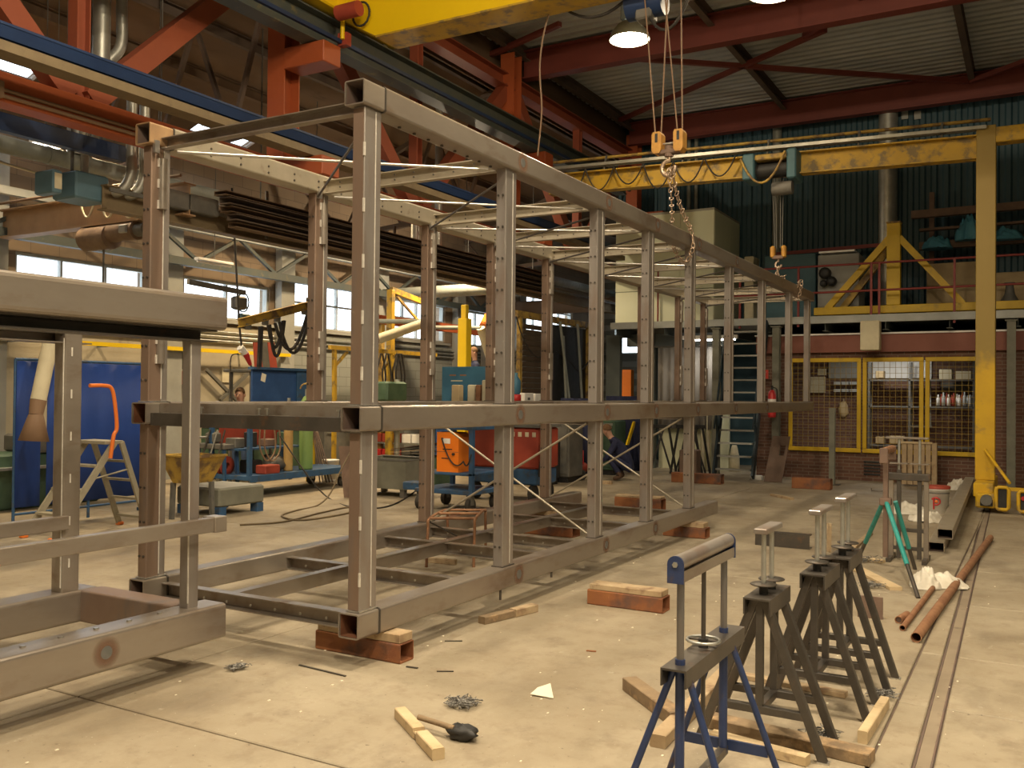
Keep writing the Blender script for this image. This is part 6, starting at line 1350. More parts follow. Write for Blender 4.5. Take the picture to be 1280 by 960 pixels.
obj('rim', M().path([(x0, y0, .58), (x1, y0, .58), (x1, y1, .58), (x0, y1, .58)], .02, 6, True), 'machine_grey', t)
a = gz(478, 590); Yk = a.y+1.0; zs = gy(485, 553, Yk).z
t = T('parts_rack', (gy(495, 560, Yk).x, Yk, 0), 'grey rack of red parts boxes behind the skip', 'rack')
xa_, xb_ = gy(462, 560, Yk).x, gy(528, 560, Yk).x
for z in (zs-.42, zs, zs+.42): obj('shelf', M().box((xa_, Yk, z-.03), (xb_, Yk+.45, z)), 'galv', t)
for x in (xa_, xb_):
    for y in (Yk, Yk+.45): obj('upright', M().bar((x, y, 0), (x, y, zs+.45), .04, .04), 'cart_blue', t)
for i in range(5):
    x = xa_+.05+i*(xb_-xa_-.1)/5; w = (xb_-xa_-.1)/5-.03
    for z, mt in ((zs-.42, 'red_plastic' if i < 3 else 'machine_grey'), (zs, 'red_dull' if i < 3 else 'white_plastic')): obj('parts_box', M().bbox((x, Yk+.03, z+.001), (x+w, Yk+.4, z+(.27 if z < zs else .19)), .01), mt, label='%s box on the %s shelf of the parts rack' % ({'red_plastic': 'bright red', 'machine_grey': 'dark grey', 'red_dull': 'dull red', 'white_plastic': 'white'}[mt], 'lower' if z < zs else 'upper'), cat='box', group='boxes on the parts rack %s %s' % (mt.split('_')[0], 'low' if z < zs else 'high'))
c = gz(520, 625); t = T('sheet_pile', gz(520, 606), 'stack of dark sheets sagging off a low trestle', 'sheets'); o = gz(520, 606)
for k in range(4): obj('sheet', M().plate([o+V((-.5, -.1, .52+.03*k)), o+V((.45, -.1, .60+.05*k)), o+V((.45, .6, .60+.05*k)), o+V((-.5, .6, .52+.03*k))], .008), ['steel_dark', 'wood', 'steel_dark', 'rust_dark'][k], t)
obj('trestle', M().bbox(o+V((-.45, 0, 0)), o+V((.4, .5, .5)), .02), 'machine_green', t)
# ---- blue cart with the orange welding machine
Q = gz(515, 640); x0, y0 = -7.55, 10.55; x1, y1 = gy(588, 600, 10.55).x+.03, 11.35
t = T('welder_cart', (x0, y0, 0), 'blue two tier trolley carrying an orange welding machine', 'trolley')
obj('deck', M().bbox((x0, y0, .24), (x1, y1, .30), .008), 'cart_blue', t); obj('tow_frame', M().bbox((x0-.28, y0+.1, .25), (x0, y0+.35, .36), .01), 'cart_blue', t)
obj('mid_deck', M().bbox((x0+.1, y0, .50), (x1, y1, .54), .008), 'cart_blue', t); obj('top_deck', M().bbox((x0+.1, y0, 1.12), (x1, y1, 1.17), .008), 'cart_blue', t)
for x in (x0+.13, x1-.03):
    for y in (y0+.03, y1-.03): obj('post', M().bar((x, y, .30), (x, y, 1.12), .06, .06), 'cart_blue', t)
for x in (x0+.05, x1-.08):
    for y in (y0+.08, y1-.08): w = obj('castor', M().cyl((x-.03, y, .10), (x+.03, y, .10), .10, 14), 'rubber', t); obj('fork', M().box((x-.04, y-.04, .1), (x+.04, y+.04, .242)), 'machine_grey', w)
t = T('welding_machine', (-7.0, 10.9, .54), 'bright orange welding machine box on the blue trolley', 'welding machine')
wx0, wx1 = gy(546, 570, y0+.02).x, gy(573, 570, y0+.02).x
pr = [(wx0, .541), (wx1, .541), (wx1, 1.02), (wx1-.03, 1.06), (wx1-.07, 1.085), (wx0, 1.085)]; yy = y0+.02
obj('case', M().plate([(x, yy+.30, z) for x, z in pr], .30), 'orange', t)
obj('label_plate', M().box((wx0+.1, yy-.004, .93), (wx0+.22, yy-.001, 1.0)), 'white_plastic', t)
for z, xx0, xx1 in ((.845, .1, .25), (.72, .08, .22)): obj('vent_line', M().box((wx0+xx0, yy-.004, z), (wx0+xx1, yy-.001, z+.014)), 'black', t)
obj('seam', M().box((wx0, yy-.003, .815), (wx1, yy-.001, .820)), 'rust_dark', t); obj('knob', M().cyl((wx0+.28, yy, .79), (wx0+.28, yy-.03, .79), .018, 10), 'black', t)
obj('cable', M().path(arc((wx0+.1, yy-.03, 1.0), (wx1+.1, yy-.03, .70), .18)+arc((wx1+.1, yy-.03, .70), (wx1+.22, yy-.02, .8), .1), .01, 6), 'rubber', t)
obj('lead', M().path([(wx0+.1, yy-.01, 1.0), (wx0+.1, yy-.03, 1.0)], .012, 6), 'rubber', t)
# blue board and packages on the top deck
Yb = y1-.02; a = gy(552, 500, Yb); b = gy(617, 458, Yb)
t = T('blue_board', ((a.x+b.x)/2, Yb, 1.17), 'blue metal board with faded stickers standing on the trolley', 'board')
obj('panel', M().bbox((a.x, Yb, 1.171), (min(b.x, x1+.2), Yb+.03, b.z), .006), 'board_blue', t)
for px in (566, 579): c = gy(px, 469, Yb); obj('sticker', M().box((c.x-.055, Yb-.003, c.z-.010), (c.x+.055, Yb-.0005, c.z+.010)), 'rust_pipe', t)
c = gy(571, 476, Yb); obj('sticker', M().box((c.x-.1, Yb-.003, c.z-.008), (c.x+.1, Yb-.0005, c.z+.008)), 'cream', t)
for i, (px0, px1, py, mt) in enumerate(((564, 574, 481, 'cardboard'), (584, 593, 481, 'cream'), (602, 611, 475, 'cream'), (594, 600, 481, 'rust_pipe'))):
    Yp = Yb-.22; a = gy(px0, 500, Yp); b = gy(px1, py, Yp); obj('tall_package', M().bbox((a.x, Yp, 1.171), (b.x, Yp+.12, b.z), .01), mt, label='%s package standing before the blue board' % ('torn cardboard', 'white printed', 'tall white printed', 'thin brown')[i], cat='package', group='packages on the trolley')
# dark red machine behind
Ym = 12.1; a = gy(583, 600, Ym); b = gy(672, 545, Ym)
t = T('red_machine', ((a.x+b.x)/2, Ym+.4, 0), 'long dull red machine cabinet on castors behind the frame', 'machine')
obj('body', M().bbox((a.x, Ym, .50), (b.x, Ym+.7, 1.12), .03), 'red_dull', t); obj('top', M().box((a.x-.03, Ym-.03, 1.12), (b.x+.03, Ym+.73, 1.16)), 'machine_grey', t); obj('base', M().bbox((a.x+.02, Ym+.02, .26), (b.x-.02, Ym+.68, .50), .02), 'cart_blue', t)
for x in (a.x+.12, b.x-.12):
    for y in (Ym+.1, Ym+.6): obj('castor', M().cyl((x-.03, y, .13), (x+.03, y, .13), .13, 14), 'rubber', t)
for k in range(4): obj('label_mark', M().box((b.x-.45+.12*k, Ym-.004, .98), (b.x-.39+.12*k, Ym-.001, 1.05)), 'cream', t)
obj('cable_rack', M().bar((b.x+.06, Ym, .4), (b.x+.16, Ym, 1.1), .12, .04), 'black', t)
# ---- benches and cabinets along the window wall
def bench(y0, y1, x0, x1, h, material, label, sd, top='machine_grey'):
    t = T('wall_bench', ((x0+x1)/2, (y0+y1)/2, 0), label, 'bench', 'benches along the window wall'); R = random.Random(sd)
    obj('bench_top', M().bbox((x0, y0, h-.06), (x1, y1, h), .01), top, t)
    n = max(1, int((y1-y0)/.7)); w = (y1-y0)/n
    for k in range(n):
        d = obj('cupboard', M().bbox((x0+.05, y0+k*w+.02, .08), (x1-.04, y0+(k+1)*w-.02, h-.06), .01), material, t); obj('handle', M().bar((x1-.03, y0+k*w+.1, h-.22), (x1-.03, y0+k*w+.28, h-.22), .02, .02), 'galv', d)
    obj('plinth', M().box((x0+.1, y0+.05, 0), (x1-.1, y1-.05, .08)), 'black', t)
    for k in range(int((y1-y0)/.3)):
        y = y0+.15+k*.3+R.uniform(-.05, .05); x = R.uniform(x0+.2, x1-.15); s = R.uniform(.06, .12); hh = R.uniform(.1, .4); mt = R.choice(['machine_grey', 'black', 'red_dull', 'cart_blue', 'cardboard', 'machine_green', 'galv', 'cream', 'rust_dark'])
        if k % 3 == 0: mm = M().lathe([(0, 0), (s, 0), (s, hh*.8), (s*.5, hh), (0, hh)], (x, y, h), 12); nm = 'can'
        else: mm = M().bbox((x-s, y-s, h), (x+s, y+s, h+hh*.7), .01); nm = 'tool_box'
        obj(nm, mm, mt, label='%s %s on the bench %s' % ({'machine_grey': 'grey', 'black': 'black', 'red_dull': 'dull red', 'cart_blue': 'blue', 'cardboard': 'cardboard', 'machine_green': 'green', 'galv': 'silver', 'cream': 'cream', 'rust_dark': 'rusty brown'}[mt], 'can' if nm == 'can' else 'box', label.split(' bench ')[1]), cat='can' if nm == 'can' else 'box', group='clutter of bench %d %s %s' % (sd, nm, mt))
    return t
bench(8.9, 10.6, -13.5, -12.8, .95, 'machine_grey', 'dark bench below the window nearest the blue curtain', 1)
bench(12.0, 14.2, -13.5, -12.8, 1.0, 'machine_green', 'green bench behind the blue trolley at the wall', 2)
bench(14.6, 17.4, -13.4, -12.7, 1.0, 'machine_grey', 'grey bench between the yellow posts at the wall', 3)
bench(18.0, 21.0, -12.6, -11.9, 1.05, 'cabinet_blue', 'blue bench near the far windows', 4)
t = T('drill_press', (-11.4, 15.2, 0), 'tall dark green drill press standing in the window bay', 'machine')
obj('base', M().bbox((-11.7, 14.9, 0), (-11.1, 15.5, .12), .02), 'machine_green', t); obj('pillar', M().cyl((-11.4, 15.3, .12), (-11.4, 15.3, 1.9), .06, 14), 'galv', t); obj('drill_head', M().bbox((-11.55, 14.75, 1.45), (-11.25, 15.45, 1.85), .04), 'machine_green', t); obj('drill_table', M().bbox((-11.6, 14.8, .85), (-11.2, 15.3, .92), .01), 'machine_grey', t); obj('spindle', M().cyl((-11.4, 14.95, 1.15), (-11.4, 14.95, 1.46), .03, 10), 'galv', t)
for i, (px, Y_, h_, mt) in enumerate(((690, 15.2, 1.25, 'machine_grey'), (748, 17.2, 1.1, 'machine_green'), (660, 14.4, .8, 'black'))):
    c = gy(px, 560, Y_); t = T('machine_cabinet', (c.x, Y_, 0), '%s machine cabinet on the floor behind the long frame' % ('tall grey', 'green', 'low black')[i], 'cabinet'); obj('body', M().bbox((c.x-.4, Y_, .1), (c.x+.35, Y_+.6, h_), .02), mt, t); obj('door', M().bbox((c.x-.36, Y_-.015, .16), (c.x+.31, Y_, h_-.12), .006), mt, t); obj('plinth', M().box((c.x-.36, Y_+.04, 0), (c.x+.31, Y_+.56, .1)), 'black', t); obj('panel_strip', M().box((c.x-.36, Y_-.006, h_-.1), (c.x+.31, Y_, h_-.05)), 'galv', t)
# ---- far part of the bay: yellow columns, arms, orange beams
c = gx(580, 500, -10.2); Yy = c.y
t = T('yellow_column', (c.x, Yy, 0), 'thick yellow steel column with a stepped head', 'column'); zt_ = gx(580, 398, -10.2).z
w = .105; obj('shaft', M().bbox((c.x-w, Yy-w, 0), (c.x+w, Yy+w, zt_), .012), 'crane_yellow', t); obj('head', M().bbox((c.x-.06, Yy-.06, zt_), (c.x+.06, Yy+.06, zt_+.28), .01), 'crane_yellow', t)
c = gx(666, 0, -1); 
a = gx(488, 440, -12.2); t = T('yellow_portal', (a.x, a.y, 0), 'yellow post with an arm bracket near the back windows', 'post'); zt_ = gx(488, 362, -12.2).z
obj('post', M().bbox((a.x-.07, a.y-.07, 0), (a.x+.07, a.y+.07, zt_), .01), 'gantry_yellow', t); obj('arm', M().bar((a.x, a.y, zt_), gx(535, 380, -12.2), .09, .12), 'gantry_yellow', t); obj('strut', M().bar((a.x, a.y, zt_), gx(534, 414, -12.2), .05, .05), 'old_yellow', t)
t = T('yellow_bench_frame', gx(470, 500, -11.9), 'yellow tube frame with hanging cables', 'frame'); 
for (q0, q1, w) in (((412, 434), (545, 444), .08), ((418, 436), (418, 520), .07), ((418, 458), (434, 440), .05), ((488, 440), (488, 520), .07), ((478, 462), (492, 445), .05)): obj('tube', M().bar(gx(*q0, -11.9), gx(*q1, -11.9), w, w), 'gantry_yellow', t)
obj('ground_foot', M().bar(V((-11.9, gx(418, 500, -11.9).y, 0)), V((-11.9, gx(418, 500, -11.9).y, 1.3)), .07, .07), 'gantry_yellow', t)
obj('ground_foot', M().bar(V((-11.9, gx(488, 500, -11.9).y, 0)), V((-11.9, gx(488, 500, -11.9).y, 1.3)), .07, .07), 'gantry_yellow', t)
for k, px in enumerate((476, 483, 496, 500)): obj('hung_cable', M().path(bez([gx(px, 442, -11.85), gx(px-5, 470, -11.85), gx(px+2, 496, -11.85), gx(px+6, 470, -11.85), gx(px+2, 442, -11.85)], 5), .02, 6), 'rubber', label='black cable looped over the yellow tube frame', cat='cable', group='cables on the yellow frame')
t = T('red_jib_beam', gx(540, 400, -12.6), 'orange red beam running before the back windows', 'beam'); a = gx(470, 399, -12.6); b = gx(640, 418, -12.6)
obj('beam', M().bar(a, V((a.x, b.y, a.z)), .1, .20), 'orange_beam', t)
for y in (a.y+.2, b.y-.2): obj('beam_post', M().bar((a.x, y, 0), (a.x, y, a.z-.1), .1, .1), 'old_yellow', t)
obj('orange_hood', M().plate([gx(596, 412, -11.4), gx(618, 432, -11.4), gx(618, 390, -11.4), gx(606, 392, -11.4)], .3), 'orange', label='orange machine hood beside the second post', cat='hood')
o_ = bpy.data.objects['orange_hood']; oz = gx(618, 432, -11.4); obj('hood_stand', M().box((oz.x-.2, oz.y-.3, 0), (oz.x-.05, oz.y+.1, oz.z+.05)), 'machine_grey', o_)
for i, (q0, q1) in enumerate((((470, 425), (535, 402)), ((601, 410), (617, 462)))):
    Xx = -11.0; t = T('white_extraction_arm', gx(*q0, Xx), 'white extraction arm tube %s' % ('rising behind the near post', 'sloping down beside the yellow column')[i], 'extraction arm')
    obj('tube', M().cyl(gx(*q0, Xx), gx(*q1, Xx), .10, 12), 'cream', t); obj('joint', M().blob(gx(*(q0 if i == 0 else q1), Xx), .09, .09, .09, 10, 6), 'hose_brown', t)
    e = gx(*(q1 if i == 0 else q0), Xx); obj('support_arm', M().cyl(e, (-12.4, e.y, e.z+.05), .05, 10), 'duct_dim', t)
t = T('pipe_support', gx(560, 365, -12.5), 'wide pale pipe crossing above the back windows', 'pipe'); a = gx(476, 366, -12.9); b = gx(700, 352, -12.9)
obj('pipe', M().cyl((XW+.05, 17.9, a.z+.12), (-9.3, 17.9, a.z+.12), .14, 14), 'duct_dim', t)
obj('back_girder', M().ibeam((XW+.05, 24.2, 4.2), (-9.2, 24.2, 4.2), .2, .4, .02, .012), 'roof_brown', label='brown girder across the far end of the window bay', cat='beam')
# brown slatted booth with yellow head rail
Xb = -9.6; a = gx(645, 392, Xb); b = gx(737, 402, Xb)
t = T('slatted_booth', (Xb, (a.y+b.y)/2, 0), 'booth closed with brown slats under a yellow head rail', 'booth')
obj('head_rail', M().bar(a, (Xb, b.y, a.z), .1, .14), 'old_yellow', t)
for px in (649, 735): y = gx(px, 450, Xb).y; obj('post', M().bar((Xb, y, 0), (Xb, y, a.z), .09, .09), 'old_yellow', t)
y0_, y1_ = gx(654, 450, Xb).y, gx(684, 450, Xb).y; n = 26
for k in range(n): z = .15+(a.z-.3)*k/n; obj('slat', M().bar((Xb-.02, y0_, z+.03), (Xb-.02, y1_, z+.03), .014, (a.z-.3)/n*.9, up=V((.25, 0, 1))), 'curtain_brown', t)
obj('side_sheet', M().box((Xb-.06, y1_+.02, .1), (Xb-.05, b.y, a.z-.1)), 'black', t)
for i, (q0, q1) in enumerate((((700, 402), (722, 500)), ((704, 420), (712, 500)), ((722, 405), (733, 470)))): p = gx(*q0, Xb+.1); s_ = V((Xb+.3, gx(*q1, Xb+.3).y, 0)); obj('leaning_tube', M().cyl(s_, p, .035, 8), 'duct_dim', label=('long slanting grey tube leaning next to the slats of the booth', 'thin grey tube half hidden behind the slanting tube in the booth', 'short steep grey tube leaning at the back of the booth')[i], cat='tube', group='tubes leaning at the booth')
obj('booth_cable', M().path(bez([gx(645, 395, Xb+.1), gx(655, 425, Xb+.1), gx(672, 447, Xb+.1), gx(690, 436, Xb+.1), gx(712, 452, Xb+.1), gx(724, 464, Xb+.1), gx(736, 452, Xb+.1)], 6), .016, 6), 'rubber', label='black cable drooping across the slatted booth', cat='cable')
# small table with white boxes and spray bottle before the booth
c = gx(668, 500, -8.9); t = T('side_table', (-8.9, c.y, 0), 'grey steel table before the slatted booth', 'table'); zt_ = gx(668, 503, -8.9).z
obj('table_top', M().bbox((-9.25, c.y-.9, zt_-.05), (-8.7, c.y+.6, zt_), .008), 'machine_grey', t)
for x in (-9.2, -8.75):
    for y in (c.y-.85, c.y+.55): obj('leg', M().bar((x, y, 0), (x, y, zt_-.05), .05, .05), 'machine_grey', t)
for i, (p0, p1, h) in enumerate(((655, 666, .19), (668, 680, .18))): ya_, yb_ = gx(p0, 495, -8.8).y, gx(p1, 495, -8.8).y; obj('white_carton', M().bbox((-9.0, ya_, zt_+.001), (-8.78, yb_, zt_+h), .01), 'white_plastic', label='white carton on the steel table, %s' % ('with a dark stamp', 'plain one')[i], cat='carton'); 
q = bpy.data.objects['white_carton']; c2 = gx(661, 496, -8.78); obj('stamp', M().box((-8.779, c2.y-.05, zt_+.05), (-8.777, c2.y+.05, zt_+.1)), 'machine_grey', q)
c3 = gx(648, 480, -8.75); t = T('spray_bottle', (-8.8, c3.y, zt_), 'blue bottle with a red base on the steel table', 'bottle'); obj('body', M().lathe([(.07, .16), (.09, .2), (.09, .42), (.03, .52), (.03, .58), (0, .58)], (-8.8, c3.y, zt_), 14), 'board_blue', t); obj('base', M().lathe([(0, .001), (.1, .001), (.1, .15), (.07, .16), (0, .16)], (-8.8, c3.y, zt_), 14), 'red_plastic', t)
# pump, bucket and dark cloths seen under the middle tube
c = gz(720, 600); t = T('red_pump', c, 'small red and black pump on wheels', 'pump')
obj('motor', M().cyl(c+V((.02, 0, .22)), c+V((.02, .3, .22)), .10, 14), 'red_dull', t); obj('tank', M().blob(c+V((-.15, .1, .16)), .13, .16, .15, 12, 8), 'black', t)
for s in (-.25, .12): obj('wheel', M().cyl(c+V((s, -.04, .1)), c+V((s, 0, .1)), .10, 14), 'rubber', t)
obj('handle', M().path([c+V((-.25, .1, .2)), c+V((-.25, .1, .55)), c+V((.1, .1, .55)), c+V((.1, .1, .3))], .014, 6), 'red_plastic', t)
c = gz(722, 596)+V((.05, .7, 0)); obj('blue_bin', M().lathe([(0, 0), (.16, 0), (.2, .42), (.19, .42), (.15, .03), (0, .03)], c, 16), 'white_plastic', label='white tub standing behind the red pump', cat='tub')
curtain('navy_curtain', (gy(700, 560, 16.8).x, 16.8, 0), (gy(738, 560, 16.8).x, 16.8, 0), 0.0, 1.55, 'navy', 'short navy work curtain behind the red pump', 4, .04)
c = gz(770, 606); obj('flat_timber', M().bar((c.x-.5, c.y, .03), (c.x-.1, c.y+.05, .03), .08, .06), 'wood', label='short yellow timber before the crouching worker', cat='timber')
# trestles standing at the cream wall
for i, px in enumerate((826, 858, 868)):
    c = gy(px, 560, 18.2+.25*i); Yx = c.y; t = T('black_trestle', (c.x, Yx, 0), 'black folding trestle before the cream wall, %s' % ('first', 'second', 'rearmost')[i], 'trestle', 'black trestles at the cream wall')
    obj('top_bar', M().bar((c.x-.22, Yx, .98), (c.x+.22, Yx, .98), .07, .07), 'black', t)
    for s in (-1, 1):
        for e in (-.12, .12): obj('leg', M().bar((c.x+s*.05+e, Yx, .97), (c.x+s*.26+e*.4, Yx+.1*s, 0), .04, .04), 'black', t)
c = gz(848, 600); obj('rusty_drum', M().bbox((c.x-.2, c.y+.6, 0), (c.x+.15, c.y+.9, .55), .02), 'rust_dark', label='upright rusty steel box before the cream wall', cat='box')
c = gy(840, 604, 17.6)
# white sack by the stairs
c = gz(903, 592); m = M(); m.lathe([(0, 0), (.12, 0), (.11, .3), (.07, .5), (.05, .56), (0, .56)], (c.x+.02, c.y+.8, 0), 14); obj('white_sack', m, 'cream', label='tied pale sack standing under the stairs', cat='sack')
# doorway view
t = T('far_machine', (gy(784, 500, 23).x, 23, 0), 'orange and green equipment seen through the doorway', 'machine'); a = gy(777, 500, 23); b = gy(789, 462, 23)
obj('orange_guard', M().bbox((a.x, 23, .9), (b.x, 23.2, b.z), .01), 'orange', t); obj('green_base', M().bbox((a.x-.1, 23, 0), (b.x+.35, 23.5, .9), .02), 'machine_green', t)

# ================================================================== PEOPLE
def person(name, J, radii, edges, label, cloth, skin_above=None, skin_pts=(), hair=None, face=None):
    """one continuous skinned body; J joints -> positions; hands and head carry the skin material"""
    me = bpy.data.meshes.new(name); keys = list(J); me.from_pydata([tuple(J[k]) for k in keys], [(keys.index(a), keys.index(b)) for a, b in edges], [])
    o = bpy.data.objects.new(name, me); COL.objects.link(o)
    md = o.modifiers.new('skin', 'SKIN'); md.use_smooth_shade = True
    for i, k in enumerate(keys):
        v = me.skin_vertices[0].data[i]; r = radii[k]; v.radius = (r, r) if not isinstance(r, tuple) else r; v.use_root = (k == 'pelvis')
    o.modifiers.new('sub', 'SUBSURF').levels = 2
    dg = bpy.context.evaluated_depsgraph_get(); bm = bpy.data.meshes.new_from_object(o.evaluated_get(dg)); bpy.data.objects.remove(o)
    base = V((J['pelvis'].x, J['pelvis'].y, min(v.co.z for v in bm.vertices)))
    for v in bm.vertices: v.co = v.co-base
    bm.materials.clear(); 
    for x in (cloth, 'skin', 'boot'): bm.materials.append(MATS[x])
    sk = [(V(c)-base, r) for c, r in skin_pts]; bt = [(V(J[k])-base, .13) for k in J if k.startswith('toe') or k.startswith('ankle')]
    for p in bm.polygons:
        c = p.center
        if any((c-q).length < r for q, r in sk): p.material_index = 1
        elif any((c-q).length < r and c.z < .16 for q, r in bt): p.material_index = 2
        p.use_smooth = True
    o = bpy.data.objects.new(name, bm); COL.objects.link(o); o.location = base; tag(o, label, 'person')
    return o
def rig(pel, chest, neck, head, kL, kR, aL, aR, fwd, elL, elR, hL, hR, side):
    f = V(fwd).normalized(); s = V(side).normalized(); pel, chest, neck, head = map(V, (pel, chest, neck, head)); J = {'pelvis': pel, 'belly': pel.lerp(chest, .5), 'chest': chest, 'neck': neck, 'chin': neck.lerp(head, .45), 'head': head, 'crown': head+(head-neck).normalized()*.10}
    R_ = {'pelvis': (.15, .13), 'belly': (.14, .12), 'chest': (.17, .13), 'neck': .055, 'chin': .062, 'head': (.085, .095), 'crown': .06}
    E_ = [('pelvis', 'belly'), ('belly', 'chest'), ('chest', 'neck'), ('neck', 'chin'), ('chin', 'head'), ('head', 'crown')]
    for n, sg, kn, an, el, hd in (('L', 1, kL, aL, elL, hL), ('R', -1, kR, aR, elR, hR)):
        kn, an, el, hd = map(V, (kn, an, el, hd))
        J['hip'+n] = pel+s*sg*.10-V((0, 0, .05)); J['knee'+n] = kn; J['ankle'+n] = an; J['toe'+n] = an+f*.17-V((0, 0, .035))
        J['sh'+n] = chest+s*sg*.18+V((0, 0, .06)); J['el'+n] = el; J['wr'+n] = hd; d = (hd-el).normalized(); J['palm'+n] = hd+d*.07
        R_.update({'hip'+n: .095, 'knee'+n: .065, 'ankle'+n: .05, 'toe'+n: .04, 'sh'+n: .075, 'el'+n: .047, 'wr'+n: .033, 'palm'+n: (.036, .022)})
        E_ += [('pelvis', 'hip'+n), ('hip'+n, 'knee'+n), ('knee'+n, 'ankle'+n), ('ankle'+n, 'toe'+n), ('chest', 'sh'+n), ('sh'+n, 'el'+n), ('el'+n, 'wr'+n), ('wr'+n, 'palm'+n)]
        pd = d.cross(s if abs(d.dot(s)) < .9 else f).normalized(); w = d.cross(pd).normalized()
        for q, (off, ln) in enumerate(((-.030, .075), (-.010, .088), (.010, .082), (.030, .065))):
            k0, k1 = 'f%d%sa' % (q, n), 'f%d%sb' % (q, n); J[k0] = J['palm'+n]+w*off+d*ln*.5+pd*.008; J[k1] = J['palm'+n]+w*off+d*ln*.9+pd*.03; R_[k0] = .009; R_[k1] = .008; E_ += [('palm'+n, k0), (k0, k1)]
        J['th'+n] = hd+d*.04+w*-.05+pd*.02; R_['th'+n] = .010; E_ += [('wr'+n, 'th'+n)]
    return J, R_, E_
def head_bits(o, head, face_dir, hairmat='hair'):
    h = V(head); f = V(face_dir).normalized(); s = f.cross(Z0).normalized(); u = s.cross(f)
    mm = M(); n = 14
    for j in range(8):
        t0 = j/7*math.radians(105)
    vs = []; fs = []
    for j in range(8):
        tt = math.radians(100)*j/7
        for i in range(n):
            a = 2*math.pi*i/n; dx = math.cos(a); k = 1.0 if dx < .2 else 1-.38*((dx-.2)/.8)*(j/7)
            th_ = tt*k; vs.append(h+V((0, 0, .045))+(f*math.cos(a)*.098+s*math.sin(a)*.088)*math.sin(th_)+u*.108*math.cos(th_))
    for j in range(7):
        for i in range(n): fs.append((j*n+i, j*n+(i+1) % n, (j+1)*n+(i+1) % n, (j+1)*n+i))
    mm._add(vs, fs, True); obj('hair', mm, hairmat, o)
    e = M()
    for q in (-1, 1): e.blob(h+f*.086+s*q*.033+u*.01, .010, .010, .007, 8, 5)
    obj('eyes', e, 'black', o)
    obj('nose', M().cyl(h+f*.088+u*.012, h+f*.112-u*.028, .009, 8, .014), 'skin', o); obj('mouth', M().bar(h+f*.086-u*.055-s*.022, h+f*.086-u*.055+s*.022, .008, .008), 'red_dull', o)
    for q in (-1, 1): obj('ear', M().blob(h+s*q*.088-f*.0, .014, .02, .03, 8, 6), 'skin', o)
def stand(name, base, hh, f, label, cloth, headpix=None):
    b = V(base); f = V(f).normalized(); s = V((-f.y, f.x, 0)); k = hh/1.78
    J, R_, E_ = rig(b+V((0, 0, .95*k)), b+V((0, 0, 1.33*k)), b+V((0, 0, 1.50*k)), b+V((0, 0, 1.66*k))+f*.03, b+s*.1+f*.04+V((0, 0, .5*k)), b-s*.1+f*.05+V((0, 0, .5*k)), b+s*.11+V((0, 0, .08)), b-s*.11+V((0, 0, .08)), f,
                    b+s*.27+f*.05+V((0, 0, 1.10*k)), b-s*.27+f*.05+V((0, 0, 1.10*k)), b+s*.22+f*.27+V((0, 0, 1.0*k)), b-s*.22+f*.27+V((0, 0, 1.0*k)), s)
    o = person(name, J, R_, E_, label, cloth, skin_pts=[(J['head'], .17), (J['neck']+V((0, 0, .05)), .07), (J['palmL'], .12), (J['palmR'], .12)])
    head_bits(o, J['head'], f); return o
# worker whose head shows above the middle tube
p = gx(301, 500, -12.55); stand('person', (p.x, p.y, 0), 1.66, (.35, -.9, 0), 'person with short brown hair, head showing above the middle tube', 'shirt_blue')
# worker further back, beside the yellow column
p = gx(594, 440, -10.9); hz_ = gx(594, 434, -10.9).z-1.80
t = T('work_platform', (p.x, p.y, 0), 'low grey work platform beside the yellow column', 'platform'); obj('platform_top', M().bbox((p.x-.45, p.y-.45, hz_-.05), (p.x+.45, p.y+.45, hz_-.002), .01), 'machine_grey', t)
for sx in (-.4, .4):
    for sy in (-.4, .4): obj('leg', M().bar((p.x+sx, p.y+sy, 0), (p.x+sx, p.y+sy, hz_-.05), .05, .05), 'machine_grey', t)
stand('person', (p.x, p.y, hz_), 1.78, (-.6, -.6, 0), 'dark haired person in navy clothing standing beside the yellow column', 'navy')
# crouching worker in navy overalls
b = gz(782, 601); f = V((-1, -.25, 0)).normalized(); s = V((-f.y, f.x, 0))
J, R_, E_ = rig(b+V((0, 0, .30))-f*.08, b+f*.16+V((0, 0, .66)), b+f*.28+V((0, 0, .80)), b+f*.36+V((0, 0, .92)), b+f*.34+s*.16+V((0, 0, .50)), b+f*.34-s*.16+V((0, 0, .50)), b+f*.06+s*.14+V((0, 0, .08)), b+f*.06-s*.14+V((0, 0, .08)), f, b+f*.34+s*.24+V((0, 0, .42)), b+f*.34-s*.24+V((0, 0, .42)), b+f*.52+s*.08+V((0, 0, .34)), b+f*.52-s*.08+V((0, 0, .34)), s)
R_['pelvis'] = (.18, .16); R_['belly'] = (.17, .15); R_['chest'] = (.19, .15)
o = person('person', J, R_, E_, 'crouching person in navy overalls working on the floor behind the frame', 'navy', skin_pts=[(J['head'], .16), (J['palmL'], .12), (J['palmR'], .12)]); head_bits(o, J['head'], (f+V((0, 0, -.35))).normalized())
a = gy(793, 527, 17.3); bb = gy(784, 556, 17.3); t = T('yellow_guard', (bb.x, 17.3, 0), 'slanted yellow guard strip above the crouching person', 'guard')
obj('strip', M().bar(a, bb, .12, .03), 'crane_yellow', t); obj('holder', M().bar(a+V((.02, .05, 0)), (a.x+.1, 17.5, 0), .05, .05), 'navy', t)
curtain('dark_screen', (gy(757, 560, 17.9).x, 17.9, 0), (gy(806, 560, 17.9).x, 17.9, 0), .05, 1.6, 'navy', 'dark navy welding screen behind the crouching person', 5, .03)

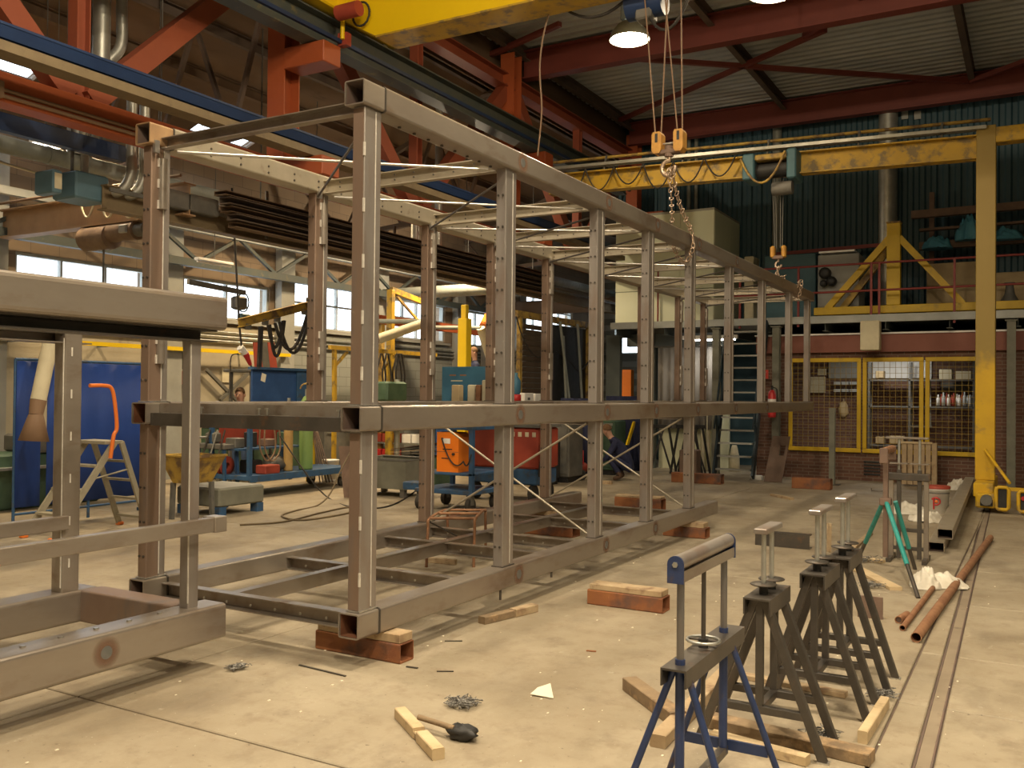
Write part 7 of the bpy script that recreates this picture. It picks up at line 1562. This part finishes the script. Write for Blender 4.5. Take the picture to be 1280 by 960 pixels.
# ================================================================== LAMPS
def highbay(x, y, z, w, label, dia=.60, col=LAMP_COL):
    t = T('high_bay_lamp', (x, y, z), label, 'lamp', 'high bay lamps'); r = dia/2
    obj('reflector', M().lathe([(r, 0), (r*1.01, .005), (r*.9, .10), (r*.6, .22), (r*.36, .27), (r*.33, .27), (r*.55, .21), (r*.86, .09), (r*.97, 0)], (x, y, z), 28), 'duct_dim', t)
    obj('glow', M().lathe([(0, .055), (r*.5, .06), (r*.88, .085)], (x, y, z), 24), 'lamp_glow', t)
    obj('gear_box', M().bbox((x-.11, y-.11, z+.27), (x+.11, y+.11, z+.55), .02), 'runway_dark', t)
    obj('suspension', M().cyl((x, y, z+.55), (x, y, 8.5), .01, 6), 'machine_grey', t)
    lamp_light('lamp_light', (x, y, z-.02), w*.55, t, dia*.9, col); lamp_point('bulb_light', (x, y, z-.07), w*1.65, t, col)
c = gy(787, 50, 12.6); highbay(c.x, c.y, c.z, LAMP_W*.30, 'glowing high bay lamp beside the hoist ropes', .60, (1, .75, .44))
c = gy(965, -8, 11.6); highbay(c.x, c.y, c.z, LAMP_W*.22, 'glowing high bay lamp below the red roof beam', .60, (1, .75, .44))
for i, (x, y, k, nm) in enumerate(((-5.0, 4.4, .6, 'above the near end of the long frame'), (-1.9, 4.6, 1.45, 'above the trestles'), (2.6, 4.0, .9, 'above the right aisle'), (-4.2, .2, .85, 'above the smaller frame'), (.6, .2, 1.75, 'above the viewer'), (3.6, -2, 1.3, 'over the front aisle'))):
    highbay(x, y, 7.45, LAMP_W*k, 'glowing high bay lamp %s' % nm)
for i, (x, y, w) in enumerate(((-11.6, 8.2, 95), (-11.6, 13.0, 110), (-11.2, 17.2, 130), (-11.8, 3, 60))):
    t = T('bay_high_lamp', (x, y, 4.9), 'shaded lamp hung low under the window bay roof, %s' % ('over the stepladder', 'over the blue trolley', 'over the far windows', 'before the blue curtain')[i], 'lamp', 'lamps of the window bay')
    obj('shade', M().lathe([(.2, 0), (.17, .1), (.06, .18), (0, .18)], (x, y, 5.35), 18), 'machine_grey', t); obj('bulb', M().blob((x, y, 5.37), .09, .09, .05, 12, 6), 'tube_glow', t); obj('suspension', M().cyl((x, y, 5.5), (x, y, roofz(x)-.01), .01, 6), 'machine_grey', t)
    lamp_light('lamp_light', (x, y, 5.31), w*1.6, t, .36, (1, .74, .42))
    if i == 2: lamp_point('bulb_light', (x, y, 5.26), 230, t)  # extra point light added here to brighten the front of the cream cabin
